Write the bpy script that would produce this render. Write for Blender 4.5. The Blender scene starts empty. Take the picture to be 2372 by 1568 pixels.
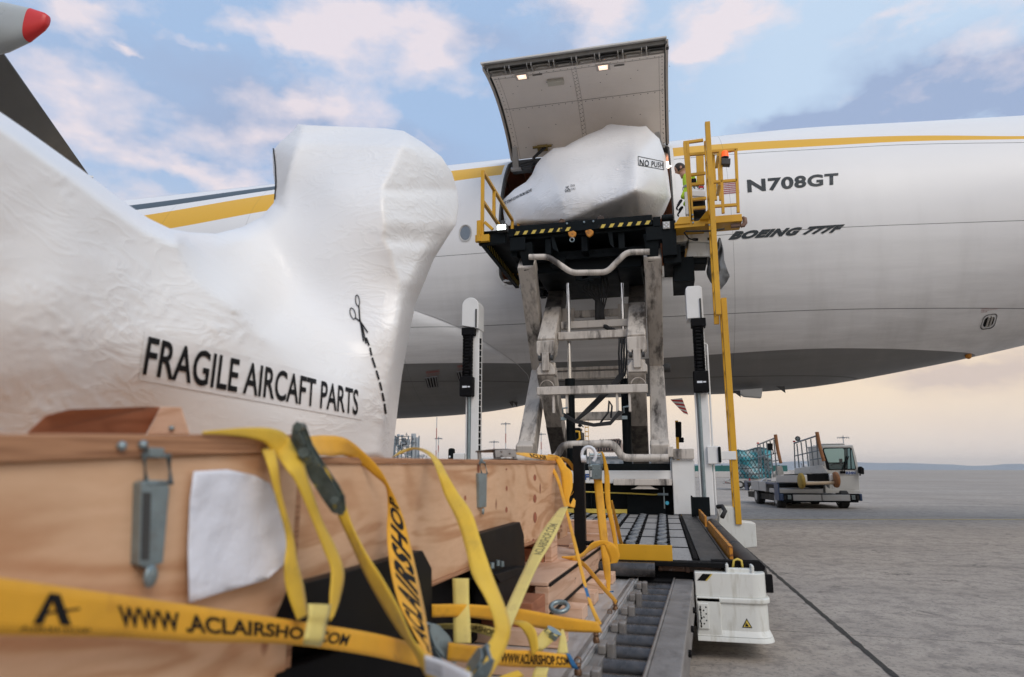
import bpy, bmesh, math, random
import numpy as np
from mathutils import Vector, Matrix, noise as mnoise
random.seed(7)
S = bpy.context.scene
COL = S.collection
rad = math.radians
# ------------------------------------------------------------------ camera
F = 1500.0                                   # focal length for a 2372-wide picture
PH = math.atan(304 / F); TH = math.atan(351 / F * math.cos(PH))
CAM = Vector((0, 0, 1.25))
_st, _ct, _sp, _cp = math.sin(TH), math.cos(TH), math.sin(PH), math.cos(PH)
FW = Vector((-_st * _cp, _ct * _cp, _sp)); RT = Vector((_ct, _st, 0)); UP = RT.cross(FW)
cd = bpy.data.cameras.new('camera'); cam = bpy.data.objects.new('camera', cd); COL.objects.link(cam)
cam.location = CAM
cam.rotation_euler = Matrix((RT, UP, -FW)).transposed().to_euler()
cd.sensor_width = 36; cd.lens = 36 * F / 2372
cd.clip_start = 0.05; cd.clip_end = 30000
cd.dof.use_dof = True; cd.dof.focus_distance = 8.5; cd.dof.aperture_fstop = 2.2
S.camera = cam
# ------------------------------------------------------------------ world
SUN_EL, SUN_AZ = rad(44), rad(142)           # azimuth measured clockwise from +Y
w = bpy.data.worlds.new('World'); S.world = w; w.use_nodes = True
nt = w.node_tree; nt.nodes.clear()
def N(nt, t, **kw):
    n = nt.nodes.new(t)
    for k, v in kw.items(): setattr(n, k, v)
    return n
def LK(nt, a, b): nt.links.new(a, b)
def MATH(nt, op, a, b=None, c=None, clamp=False):
    n = nt.nodes.new('ShaderNodeMath'); n.operation = op; n.use_clamp = clamp
    for i, v in enumerate((a, b, c)):
        if v is None: continue
        if isinstance(v, (int, float)): n.inputs[i].default_value = v
        else: nt.links.new(v, n.inputs[i])
    return n.outputs[0]
def MIX(nt, f, a, b):
    n = nt.nodes.new('ShaderNodeMix'); n.data_type = 'RGBA'
    for s, v in ((n.inputs[0], f), (n.inputs[6], a), (n.inputs[7], b)):
        if isinstance(v, (int, float)): s.default_value = v
        elif isinstance(v, tuple): s.default_value = (*v[:3], 1)
        else: nt.links.new(v, s)
    return n.outputs[2]
def srgb(r, g, b):
    return tuple(((c / 255) / 12.92 if c / 255 <= .04045 else ((c / 255 + .055) / 1.055) ** 2.4) for c in (r, g, b))
def world_nodes():
    K = 10.0                                  # cloud colours are given for strength 1, the sky runs at 0.1
    EXPO = .90
    tc = N(nt, 'ShaderNodeTexCoord'); d = tc.outputs['Generated']
    sky = N(nt, 'ShaderNodeTexSky', sky_type='NISHITA', sun_disc=False)
    sky.sun_elevation = SUN_EL; sky.sun_rotation = SUN_AZ; sky.air_density = 1.0; sky.dust_density = 1.2; sky.ozone_density = 1.5
    sx = N(nt, 'ShaderNodeSeparateXYZ'); LK(nt, d, sx.inputs[0]); z = sx.outputs[2]
    zc = MATH(nt, 'MAXIMUM', z, 0.0)
    # warp
    sc = N(nt, 'ShaderNodeMapping'); LK(nt, d, sc.inputs[0]); sc.inputs['Scale'].default_value = (1, 1, 1.9)
    nz = N(nt, 'ShaderNodeTexNoise'); LK(nt, sc.outputs[0], nz.inputs['Vector']); nz.inputs['Scale'].default_value = 7; nz.inputs['Detail'].default_value = 6; nz.inputs['Roughness'].default_value = .55
    n2 = N(nt, 'ShaderNodeTexNoise'); LK(nt, sc.outputs[0], n2.inputs['Vector']); n2.inputs['Scale'].default_value = 3.2; n2.inputs['Detail'].default_value = 7; n2.inputs['Roughness'].default_value = .56
    v = N(nt, 'ShaderNodeVectorMath', operation='SUBTRACT'); LK(nt, nz.outputs['Color'], v.inputs[0]); v.inputs[1].default_value = (.5, .5, .5)
    v2 = N(nt, 'ShaderNodeVectorMath', operation='SCALE'); LK(nt, v.outputs[0], v2.inputs[0]); v2.inputs['Scale'].default_value = .15
    v3 = N(nt, 'ShaderNodeVectorMath', operation='ADD'); LK(nt, v2.outputs[0], v3.inputs[0]); LK(nt, d, v3.inputs[1])
    sep = N(nt, 'ShaderNodeSeparateXYZ'); LK(nt, v3.outputs[0], sep.inputs[0])
    def blobs(lst):
        tot = None
        for (px, py, rx, ry, amp) in lst:
            dr = (FW + RT * ((px - 1186) / F) - UP * ((py - 784) / F)); L = dr.length; dr /= L
            h = RT
            # coordinates along the horizon and up
            vv = N(nt, 'ShaderNodeVectorMath', operation='SUBTRACT'); LK(nt, v3.outputs[0], vv.inputs[0]); vv.inputs[1].default_value = dr
            az = Vector((dr.y, -dr.x, 0)).normalized(); up = az.cross(dr)
            da = N(nt, 'ShaderNodeVectorMath', operation='DOT_PRODUCT'); LK(nt, vv.outputs[0], da.inputs[0]); da.inputs[1].default_value = az
            db = N(nt, 'ShaderNodeVectorMath', operation='DOT_PRODUCT'); LK(nt, vv.outputs[0], db.inputs[0]); db.inputs[1].default_value = up
            a = MATH(nt, 'MULTIPLY', da.outputs['Value'], F * L / rx); b = MATH(nt, 'MULTIPLY', db.outputs['Value'], F * L / ry)
            r2 = MATH(nt, 'ADD', MATH(nt, 'MULTIPLY', a, a), MATH(nt, 'MULTIPLY', b, b))
            g = MATH(nt, 'MULTIPLY', MATH(nt, 'POWER', 2.718, MATH(nt, 'MULTIPLY', r2, -1.0)), amp)
            # only the hemisphere of the blob
            tot = g if tot is None else MATH(nt, 'ADD', tot, g)
        return tot
    dark = blobs([(570, 215, 260, 85, 1.0), (760, 300, 220, 60, .8), (1180, 110, 200, 55, .9), (2080, 245, 300, 75, 1.7), (2330, 190, 170, 60, 1.3), (1850, 295, 170, 36, 1.0), (2260, 855, 190, 42, 1.1), (330, 330, 200, 60, .4), (1330, 60, 80, 40, .5), (850, 380, 300, 50, .5)])
    light = blobs([(660, 90, 190, 42, 1.1), (770, 40, 110, 50, 1.0), (240, 55, 70, 45, 1.0), (960, 90, 100, 50, .9), (1410, 40, 80, 90, .9), (1690, 45, 110, 40, 1.1), (1600, 95, 45, 18, .9), (740, 240, 170, 36, .8), (200, 300, 90, 50, .7), (450, 385, 150, 36, 1.0), (150, 200, 90, 50, .5), (430, 112, 45, 22, .8), (315, 135, 25, 14, .9), (1010, 155, 70, 26, .7), (640, 300, 200, 30, .5), (900, 210, 150, 40, .4), (2150, 20, 150, 30, .7), (2330, 60, 90, 40, .5)])
    f2 = n2.outputs['Fac']
    dk = MATH(nt, 'MULTIPLY', MATH(nt, 'ADD', dark, MATH(nt, 'MULTIPLY', MATH(nt, 'SUBTRACT', f2, .55), 1.7)), 1.1, clamp=True)
    n3 = N(nt, 'ShaderNodeTexNoise'); LK(nt, sc.outputs[0], n3.inputs['Vector']); n3.inputs['Scale'].default_value = 6.5; n3.inputs['Detail'].default_value = 8; n3.inputs['Roughness'].default_value = .6
    lt = MATH(nt, 'MULTIPLY', MATH(nt, 'ADD', light, MATH(nt, 'MULTIPLY', MATH(nt, 'SUBTRACT', n3.outputs['Fac'], .515), 3.4)), 1.15, clamp=True)
    def c(r, g, b): return tuple(x * K * EXPO for x in srgb(r, g, b))
    skc = MIX(nt, .86, sky.outputs[0], c(172, 199, 234))
    # paler towards the right of the picture
    side = N(nt, 'ShaderNodeVectorMath', operation='DOT_PRODUCT'); LK(nt, d, side.inputs[0]); side.inputs[1].default_value = RT
    pale = N(nt, 'ShaderNodeMapRange'); LK(nt, side.outputs['Value'], pale.inputs[0]); pale.inputs[1].default_value = .0; pale.inputs[2].default_value = .35; pale.inputs[4].default_value = .7
    skc = MIX(nt, pale.outputs[0], skc, c(205, 224, 243))
    skc = MIX(nt, dk, skc, c(160, 178, 210))
    skc = MIX(nt, MATH(nt, 'MULTIPLY', lt, .85), skc, c(238, 226, 230))
    # cream air towards the horizon
    hz = N(nt, 'ShaderNodeMapRange', interpolation_type='SMOOTHSTEP'); LK(nt, z, hz.inputs[0]); hz.inputs[1].default_value = .42; hz.inputs[2].default_value = .13
    low = N(nt, 'ShaderNodeMapRange', interpolation_type='SMOOTHSTEP'); LK(nt, z, low.inputs[0]); low.inputs[1].default_value = .13; low.inputs[2].default_value = .0
    hc = MIX(nt, low.outputs[0], c(251, 228, 198), c(233, 220, 211))
    hc = MIX(nt, MATH(nt, 'MULTIPLY', dk, .6), hc, c(192, 178, 180))
    skc = MIX(nt, MATH(nt, 'MULTIPLY', hz.outputs[0], .93), skc, hc)
    # ground side
    gm = N(nt, 'ShaderNodeMapRange'); LK(nt, z, gm.inputs[0]); gm.inputs[1].default_value = 0; gm.inputs[2].default_value = -.05
    skc = MIX(nt, gm.outputs[0], skc, c(150, 147, 146))
    bg = N(nt, 'ShaderNodeBackground'); LK(nt, skc, bg.inputs[0]); bg.inputs[1].default_value = .1
    out = N(nt, 'ShaderNodeOutputWorld'); LK(nt, bg.outputs[0], out.inputs[0])
world_nodes()
sd = bpy.data.lights.new('sun', 'SUN'); sun = bpy.data.objects.new('sun', sd); COL.objects.link(sun)
sd.energy = 1.3; sd.angle = rad(32); sd.color = (1, .90, .78)
sun.rotation_euler = Vector((math.sin(SUN_AZ) * math.cos(SUN_EL), math.cos(SUN_AZ) * math.cos(SUN_EL), math.sin(SUN_EL))).to_track_quat('Z', 'Y').to_euler()
S.view_settings.view_transform = 'Standard'; S.view_settings.look = 'None'; S.view_settings.exposure = 0.2; S.view_settings.gamma = 1
S.render.engine = 'CYCLES'
# ------------------------------------------------------------------ placement helpers: a sight line meets a plane
def ray(x, y): return FW + RT * ((x - 1186) / F) - UP * ((y - 784) / F)
def pk(x, y, k): return CAM + ray(x, y) * k
def py_(x, y, Y): d = ray(x, y); return CAM + d * (Y / d.y)
def pz_(x, y, Z): d = ray(x, y); return CAM + d * ((Z - CAM.z) / d.z)
def px_(x, y, X): d = ray(x, y); return CAM + d * (X / d.x)
ZA = lambda x, y: (1042.4 + x * .3694, 492.2 + y * .3694)
ZB = lambda x, y: (752.8 + x * .3906, 984.5 + y * .3906)
ZC = lambda x, y: (1042.4 + x * .3324, 29 + y * .3324)
ZD = lambda x, y: (1274 + x * .2585, 984.5 + y * .2585)
ZE = lambda x, y: (984.5 + x * .2615, 1158.2 + y * .2615)
ZG = lambda x, y: (1505.7 + x * .4461, 868.7 + y * .4461)
ZL = lambda x, y: (1505.7 + x * .3324, 231.6 + y * .3324)
ZT = lambda x, y: (1158.2 + x * .1953, 463.3 + y * .1953)
ZV = lambda x, y: (1679.4 + x * .1847, 955.5 + y * .1847)
ZW = lambda x, y: (x * .4462, 868.7 + y * .4462)
ZR = lambda x, y: (868.7 + x * .1847, 810.7 + y * .1847)
ZP = lambda x, y: (1505.7 + x * .4064, 231.6 + y * .4064)
# ------------------------------------------------------------------ mesh builder
class MB:
    def __init__(s, T=None): s.v = []; s.f = []; s.T = T
    def add(s, vs, fs):
        o = len(s.v)
        for p in vs:
            p = Vector(p); s.v.append(s.T @ p if s.T else p)
        s.f += [tuple(i + o for i in f) for f in fs]; return s
    def box(s, a, b):
        x0, x1 = sorted((a[0], b[0])); y0, y1 = sorted((a[1], b[1])); z0, z1 = sorted((a[2], b[2]))
        return s.add([(x0,y0,z0),(x1,y0,z0),(x1,y1,z0),(x0,y1,z0),(x0,y0,z1),(x1,y0,z1),(x1,y1,z1),(x0,y1,z1)],
                     [(0,3,2,1),(4,5,6,7),(0,1,5,4),(1,2,6,5),(2,3,7,6),(3,0,4,7)])
    def beam(s, p, q, w, h, side=(1, 0, 0), w2=None, h2=None):
        p = Vector(p); q = Vector(q); d = (q - p).normalized(); sd = Vector(side)
        sd = (sd - d * sd.dot(d)).normalized(); u = d.cross(sd)
        w2 = w if w2 is None else w2; h2 = h if h2 is None else h2
        vs = []
        for c, ww, hh in ((p, w, h), (q, w2, h2)):
            for a, b in ((-1,-1),(1,-1),(1,1),(-1,1)): vs.append(c + sd * (a*ww/2) + u * (b*hh/2))
        return s.add(vs, [(0,3,2,1),(4,5,6,7),(0,1,5,4),(1,2,6,5),(2,3,7,6),(3,0,4,7)])
    def tube(s, pts, r, n=10, cap=True, close=False):
        pts = [Vector(p) for p in pts]; vs = []; m = len(pts); rr = r if isinstance(r, (list, tuple)) else [r] * m
        ref = None
        for i, p in enumerate(pts):
            a = pts[(i - 1) % m] if (i or close) else p; b = pts[(i + 1) % m] if (i < m - 1 or close) else p
            d = (b - a).normalized()
            if ref is None:
                ref = Vector((0, 0, 1)) if abs(d.z) < .9 else Vector((1, 0, 0))
            sx = ref.cross(d)
            if sx.length < 1e-4: sx = Vector((1, 0, 0)).cross(d)
            sx.normalize(); sy = d.cross(sx); ref = sy
            for k in range(n):
                t = 2 * math.pi * k / n; vs.append(p + (sx * math.cos(t) + sy * math.sin(t)) * rr[i])
        fs = []
        for i in range(m if close else m - 1):
            j = (i + 1) % m
            for k in range(n): fs.append((i*n+k, i*n+(k+1)%n, j*n+(k+1)%n, j*n+k))
        if cap and not close: fs.append(tuple(range(n - 1, -1, -1))); fs.append(tuple((m-1)*n + k for k in range(n)))
        return s.add(vs, fs)
    def cyl(s, p, q, r, n=16, r2=None): return s.tube([p, q], [r, r if r2 is None else r2], n)
    def prism(s, pts, vec):
        n = len(pts); vec = Vector(vec); P = [Vector(p) for p in pts]
        return s.add(P + [p + vec for p in P], [tuple(range(n - 1, -1, -1)), tuple(range(n, 2*n))] + [(i, (i+1)%n, n+(i+1)%n, n+i) for i in range(n)])
    def poly(s, pts): return s.add(pts, [tuple(range(len(pts)))])
    def ball(s, c, r, n=10, sc=(1,1,1)):
        vs = []; fs = []; c = Vector(c)
        for i in range(n + 1):
            a = math.pi * i / n
            for k in range(2 * n):
                t = math.pi * k / n; vs.append(c + Vector((math.sin(a)*math.cos(t)*sc[0], math.sin(a)*math.sin(t)*sc[1], math.cos(a)*sc[2])) * r)
        for i in range(n):
            for k in range(2*n): fs.append((i*2*n+k, (i+1)*2*n+k, (i+1)*2*n+(k+1)%(2*n), i*2*n+(k+1)%(2*n)))
        return s.add(vs, fs)
    def grid(s, rows, close=False):
        n = len(rows[0]); vs = [p for r in rows for p in r]; fs = []
        for i in range(len(rows) - 1):
            for k in range(n if close else n - 1): fs.append((i*n+k, i*n+(k+1)%n, (i+1)*n+(k+1)%n, (i+1)*n+k))
        return s.add(vs, fs)
    def build(s, name, m, parent=None, bevel=0, smooth=False, seg=2, fix=True):
        me = bpy.data.meshes.new(name); me.from_pydata([tuple(p) for p in s.v], [], s.f)
        if fix:
            b = bmesh.new(); b.from_mesh(me); bmesh.ops.remove_doubles(b, verts=b.verts, dist=1e-5); bmesh.ops.recalc_face_normals(b, faces=b.faces); b.to_mesh(me); b.free()
        return link(name, me, m, parent, bevel, smooth, seg)
def link(name, me, m, parent=None, bevel=0, smooth=False, seg=2):
    if m:
        for mm in (m if isinstance(m, list) else [m]): me.materials.append(mm)
    o = bpy.data.objects.new(name, me); COL.objects.link(o)
    if parent: setpar(o, parent)
    if smooth:
        for p in me.polygons: p.use_smooth = True
        if smooth == 'auto':
            e = o.modifiers.new('edge', 'EDGE_SPLIT'); e.split_angle = rad(35)
    if bevel:
        b = o.modifiers.new('bevel', 'BEVEL'); b.width = bevel; b.segments = seg; b.limit_method = 'ANGLE'; b.angle_limit = rad(35)
        for p in me.polygons: p.use_smooth = True
        o.modifiers.new('wn', 'WEIGHTED_NORMAL')
    return o
def setpar(o, p):
    o.parent = p; M = Matrix.Identity(4); q = p
    loc = p.get('_loc')
    if p.type == 'EMPTY': o.matrix_parent_inverse = p.matrix_basis.inverted()
def tag(o, label, cat, group=None, kind=None):
    if label: o['label'] = label
    if cat: o['category'] = cat
    if group: o['group'] = group
    if kind: o['kind'] = kind
    return o
def thing(name, loc, label, cat, group=None):
    o = bpy.data.objects.new(name, None); COL.objects.link(o); o.location = loc; o.empty_display_size = .2
    o.matrix_basis = Matrix.Translation(loc)
    return tag(o, label, cat, group)
def copy_thing(root, loc, label=None, scale=None):
    r = root.copy(); COL.objects.link(r); r.location = loc
    if scale: r.scale = scale
    if label: r['label'] = label
    for ch in root.children:
        c = ch.copy(); COL.objects.link(c); c.parent = r
        for g in ch.children:
            d = g.copy(); COL.objects.link(d); d.parent = c
    return r
# ------------------------------------------------------------------ materials
def mat(name, col, rough=.5, metal=0, var=.08, vs=3.0, stretch=(1,1,1), dirt=None, bump=0, bs=40, bstretch=(1,1,1), spec=.5, coat=0):
    """col: base colour; var: gentle tone variation; dirt: list of (colour, threshold, softness, scale, stretch)"""
    m = bpy.data.materials.new(name); m.use_nodes = True; t = m.node_tree; t.nodes.clear()
    out = N(t, 'ShaderNodeOutputMaterial'); b = N(t, 'ShaderNodeBsdfPrincipled'); LK(t, b.outputs[0], out.inputs[0])
    b.inputs['Roughness'].default_value = rough; b.inputs['Metallic'].default_value = metal
    b.inputs['Specular IOR Level'].default_value = spec; b.inputs['Coat Weight'].default_value = coat
    tc = N(t, 'ShaderNodeTexCoord')
    def noi(scale, st, detail=5, r=.6):
        mp = N(t, 'ShaderNodeMapping'); LK(t, tc.outputs['Object'], mp.inputs[0]); mp.inputs['Scale'].default_value = st
        n = N(t, 'ShaderNodeTexNoise'); LK(t, mp.outputs[0], n.inputs['Vector']); n.inputs['Scale'].default_value = scale; n.inputs['Detail'].default_value = detail; n.inputs['Roughness'].default_value = r
        return n.outputs['Fac']
    c = tuple(col[:3])
    if var:
        f = noi(vs, stretch)
        mr = N(t, 'ShaderNodeMapRange'); LK(t, f, mr.inputs[0]); mr.inputs[1].default_value = .3; mr.inputs[2].default_value = .7
        c = MIX(t, mr.outputs[0], tuple(x * (1 - var) for x in col), tuple(min(1, x * (1 + var)) for x in col))
        rr = N(t, 'ShaderNodeMapRange'); LK(t, f, rr.inputs[0]); rr.inputs[1].default_value = .3; rr.inputs[2].default_value = .7
        rr.inputs[3].default_value = max(.05, rough - .08); rr.inputs[4].default_value = min(1, rough + .12); LK(t, rr.outputs[0], b.inputs['Roughness'])
    for (dc, th, so, sc, st, *am) in (dirt or []):
        f = noi(sc, st, 7, .65)
        mr = N(t, 'ShaderNodeMapRange'); LK(t, f, mr.inputs[0]); mr.inputs[1].default_value = th; mr.inputs[2].default_value = th + so; mr.inputs[4].default_value = am[0] if am else 1
        c = MIX(t, mr.outputs[0], c, dc)
    if isinstance(c, tuple): b.inputs['Base Color'].default_value = (*c, 1)
    else: LK(t, c, b.inputs['Base Color'])
    if bump:
        bn = N(t, 'ShaderNodeBump'); bn.inputs['Strength'].default_value = min(1, bump); bn.inputs['Distance'].default_value = .01 if bump <= 1 else .01 * bump
        LK(t, noi(bs, bstretch, 6), bn.inputs['Height']); LK(t, bn.outputs[0], b.inputs['Normal'])
    return m
def emit(name, col, s):
    m = bpy.data.materials.new(name); m.use_nodes = True; b = m.node_tree.nodes['Principled BSDF']
    b.inputs['Base Color'].default_value = (*col, 1); b.inputs['Emission Color'].default_value = (*col, 1); b.inputs['Emission Strength'].default_value = s
    return m
BLACK = (.012, .013, .015)
M = {}
M['white'] = mat('white_paint', (.74, .74, .73), .35, var=.04, dirt=[((.35, .33, .30), .60, .22, 3, (3, 3, .5), .5)])
M['arm'] = mat('grimy_white_paint', (.56, .51, .455), .5, var=.10, vs=1.2, dirt=[((.22, .18, .15), .50, .22, 2.6, (4, 2, .45), .75), ((.05, .042, .038), .51, .14, 1.7, (2.4, 1, .6), .95), ((.03, .028, .027), .66, .12, 2.6, (2.2, 1, .7), .9), ((.07,.055,.045), .70, .03, 40, (1, 1, .5), .8)], bump=.15, bs=60)
M['armdark'] = mat('dark_arm_paint', (.13, .115, .10), .55, var=.2, dirt=[((.03, .027, .025), .46, .16, 2.5, (3, 3, .6), .9)], bump=.15)
M['pod'] = mat('pod_paint', (.66, .67, .64), .4, var=.05, dirt=[((.40, .38, .31), .52, .2, 5, (3, 3, .5), .8), ((.2, .17, .12), .66, .1, 14, (2, 2, .4), .8)], bump=.1, bs=30)
M['black'] = mat('black_steel', (.005, .0075, .009), .5, var=.3, dirt=[((.03, .03, .03), .68, .2, 8, (1, 1, 1), .4)], spec=.10)
M['matblack'] = mat('matt_black', (.006, .006, .007), .65, var=.2, spec=.12)
M['satin'] = mat('satin_black', (.010, .010, .011), .42, var=.2, vs=1.2, dirt=[((.03, .026, .02), .58, .3, 1.5, (1, 1, 1), .5)], spec=.09)
M['yellow'] = mat('yellow_paint', (.62, .33, .012), .4, var=.1, vs=2, dirt=[((.30, .13, .02), .60, .14, 6, (2, 2, .6), .7), ((.08, .05, .03), .70, .05, 20, (1, 1, 1), .8)])
M['hazy'] = mat('hazard_yellow', (.60, .45, .08), .5, var=.15, dirt=[((.1, .09, .05), .6, .1, 20, (1, 1, 1), .7)])
M['orange'] = mat('worn_orange', (.52, .21, .02), .5, var=.15, dirt=[((.14, .05, .02), .52, .1, 9, (1.5, 1, 3), .9), ((.03, .02, .02), .64, .06, 16, (1, 1, 1), .9)])
M['rust'] = mat('rusty_steel', (.10, .055, .035), .7, var=.3, vs=8, dirt=[((.30, .28, .27), .58, .06, 18, (1, 1, 1), .8), ((.02, .02, .02), .5, .1, 7, (1, 1, 1), .7)], bump=.3)
M['rubber'] = mat('rubber', (.02, .02, .021), .75, var=.2, vs=6, bump=.1)
M['roller'] = mat('roller_rubber', (.035, .033, .033), .55, var=.3, vs=4, dirt=[((.12, .11, .10), .55, .2, 3, (1, .3, 1), .6)])
M['steel'] = mat('worn_steel', (.055, .054, .055), .28, .3, var=.25, vs=7, dirt=[((.13, .12, .12), .5, .2, 10, (1, .2, 1), .8), ((.12, .05, .03), .70, .05, 7, (1, 1, 1), .7)], bump=.12, bs=30)
M['zinc'] = mat('zinc', (.25, .31, .33), .36, .6, var=.15, vs=20, dirt=[((.22, .24, .24), .55, .1, 30, (1, 1, 1), .6)])
M['chrome'] = mat('polished_rod', (.75, .77, .8), .12, 1, var=0)
M['rail'] = mat('rail_steel', (.25, .235, .225), .5, .35, var=.25, vs=5, dirt=[((.10, .09, .085), .5, .2, 9, (1, .4, 1), .8), ((.22, .10, .06), .62, .1, 5, (1, 1, 1), .7), ((.45, .45, .45), .68, .05, 30, (1, .2, 1), .6)], bump=.25, bs=25)
M['alu'] = mat('aluminium', (.50, .50, .50), .42, .45, var=.12, vs=6, stretch=(6, 1, 1), dirt=[((.26, .25, .24), .55, .15, 8, (1, 1, 2), .6)])
M['deck'] = mat('deck_plate', (.34, .325, .31), .5, .1, var=.15, vs=8, dirt=[((.12, .115, .11), .55, .15, 14, (6, 1, 1), .7)], bump=.1, bs=60)
M['glass'] = mat('glazing', (.30, .46, .43), .08, 0, var=.05, spec=.8)
M['dglass'] = mat('dark_glazing', (.02, .05, .05), .08, 0, var=0, spec=.8)
M['sky_glass'] = mat('cabin_window', (.16, .18, .20), .06, 0, var=0, spec=1)
M['red'] = mat('red_paint', (.55, .02, .02), .35, var=.05)
M['blue'] = mat('blue_paint', (.018, .045, .11), .4, var=.1)
M['strapblue'] = mat('blue_tab', (.02, .12, .28), .6, var=.1)
M['paper'] = mat('paper', (.72, .73, .80), .6, var=.04, vs=4, bump=1.4, bs=6)
M['filmlabel'] = mat('clear_label', (.78, .77, .765), .38, var=.02)
M['label'] = mat('label_film', (.68, .71, .76), .35, var=.02)
M['ink'] = mat('black_ink', (.008, .008, .009), .6, var=0, spec=.2)
M['inkred'] = mat('red_ink', (.28, .06, .05), .5, var=0)
M['inkblue'] = mat('blue_ink', (.03, .08, .25), .5, var=0)
M['titleink'] = mat('slate_ink', (.016, .024, .030), .6, var=.05)
M['hivis'] = mat('hi_vis_fabric', (.50, .75, .03), .7, var=.15, vs=14, bump=.6, bs=14)
M['skin'] = mat('skin', (.45, .24, .17), .55, var=.06)
M['hair'] = mat('hair', (.03, .022, .018), .7, var=.2, vs=40)
M['navy'] = mat('dark_cloth', (.012, .014, .02), .8, var=.2, vs=20)
M['tarp'] = mat('grey_tarpaulin', (.10, .105, .11), .42, var=.25, vs=4, bump=.8, bs=8)
M['concrete'] = mat('painted_concrete', (.5, .48, .46), .8, var=.1, vs=2)
M['green'] = mat('green_screen', (.02, .12, .11), .7, var=.15, vs=2)
def wood_mat(name, base, dark, st, knots=True):
    m = bpy.data.materials.new(name); m.use_nodes = True; t = m.node_tree; b = t.nodes['Principled BSDF']; b.inputs['Roughness'].default_value = .62; b.inputs['Specular IOR Level'].default_value = .3
    tc = N(t, 'ShaderNodeTexCoord'); mp = N(t, 'ShaderNodeMapping'); LK(t, tc.outputs['Object'], mp.inputs[0]); mp.inputs['Scale'].default_value = st
    n1 = N(t, 'ShaderNodeTexNoise'); LK(t, mp.outputs[0], n1.inputs['Vector']); n1.inputs['Scale'].default_value = 2.2; n1.inputs['Detail'].default_value = 3; n1.inputs['Distortion'].default_value = .6
    wv = MATH(t, 'SINE', MATH(t, 'MULTIPLY', n1.outputs['Fac'], 34.0))
    wv = MATH(t, 'POWER', MATH(t, 'MULTIPLY_ADD', wv, .5, .5), 2.5)
    n2 = N(t, 'ShaderNodeTexNoise'); LK(t, mp.outputs[0], n2.inputs['Vector']); n2.inputs['Scale'].default_value = 22; n2.inputs['Detail'].default_value = 6; n2.inputs['Roughness'].default_value = .7
    n3 = N(t, 'ShaderNodeTexNoise'); LK(t, tc.outputs['Object'], n3.inputs['Vector']); n3.inputs['Scale'].default_value = 2.3; n3.inputs['Detail'].default_value = 4
    f = MATH(t, 'ADD', MATH(t, 'MULTIPLY', wv, .58), MATH(t, 'MULTIPLY', MATH(t, 'SUBTRACT', n2.outputs['Fac'], .35), .75), clamp=True)
    c = MIX(t, f, base, dark)
    mr = N(t, 'ShaderNodeMapRange'); LK(t, n3.outputs['Fac'], mr.inputs[0]); mr.inputs[1].default_value = .40; mr.inputs[2].default_value = .72; mr.inputs[4].default_value = .45
    c = MIX(t, mr.outputs[0], c, tuple(x * .72 for x in base))
    if knots:
        vo = N(t, 'ShaderNodeTexVoronoi'); mk = N(t, 'ShaderNodeMapping'); LK(t, tc.outputs['Object'], mk.inputs[0]); mk.inputs['Scale'].default_value = (2, 2.6, 1.5); LK(t, mk.outputs[0], vo.inputs['Vector']); vo.inputs['Scale'].default_value = 2.2
        kr = N(t, 'ShaderNodeMapRange'); LK(t, vo.outputs['Distance'], kr.inputs[0]); kr.inputs[1].default_value = .13; kr.inputs[2].default_value = .07
        c = MIX(t, kr.outputs[0], c, (.24, .075, .035))
    LK(t, c, b.inputs['Base Color'])
    bn = N(t, 'ShaderNodeBump'); bn.inputs['Strength'].default_value = .25; bn.inputs['Distance'].default_value = .003; LK(t, n2.outputs['Fac'], bn.inputs['Height']); LK(t, bn.outputs[0], b.inputs['Normal'])
    return m
M['ply'] = wood_mat('plywood', (.75, .48, .30), (.44, .19, .075), (1, .45, 2.2))
M['plyend'] = wood_mat('plywood_edge', (.50, .26, .14), (.16, .06, .025), (1, .6, 22), False)
M['pine'] = wood_mat('pine', (.74, .50, .36), (.48, .25, .14), (1, .5, 5), False)
M['pinedark'] = wood_mat('reddish_pine', (.42, .17, .09), (.25, .09, .045), (1, .5, 5), False)
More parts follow.
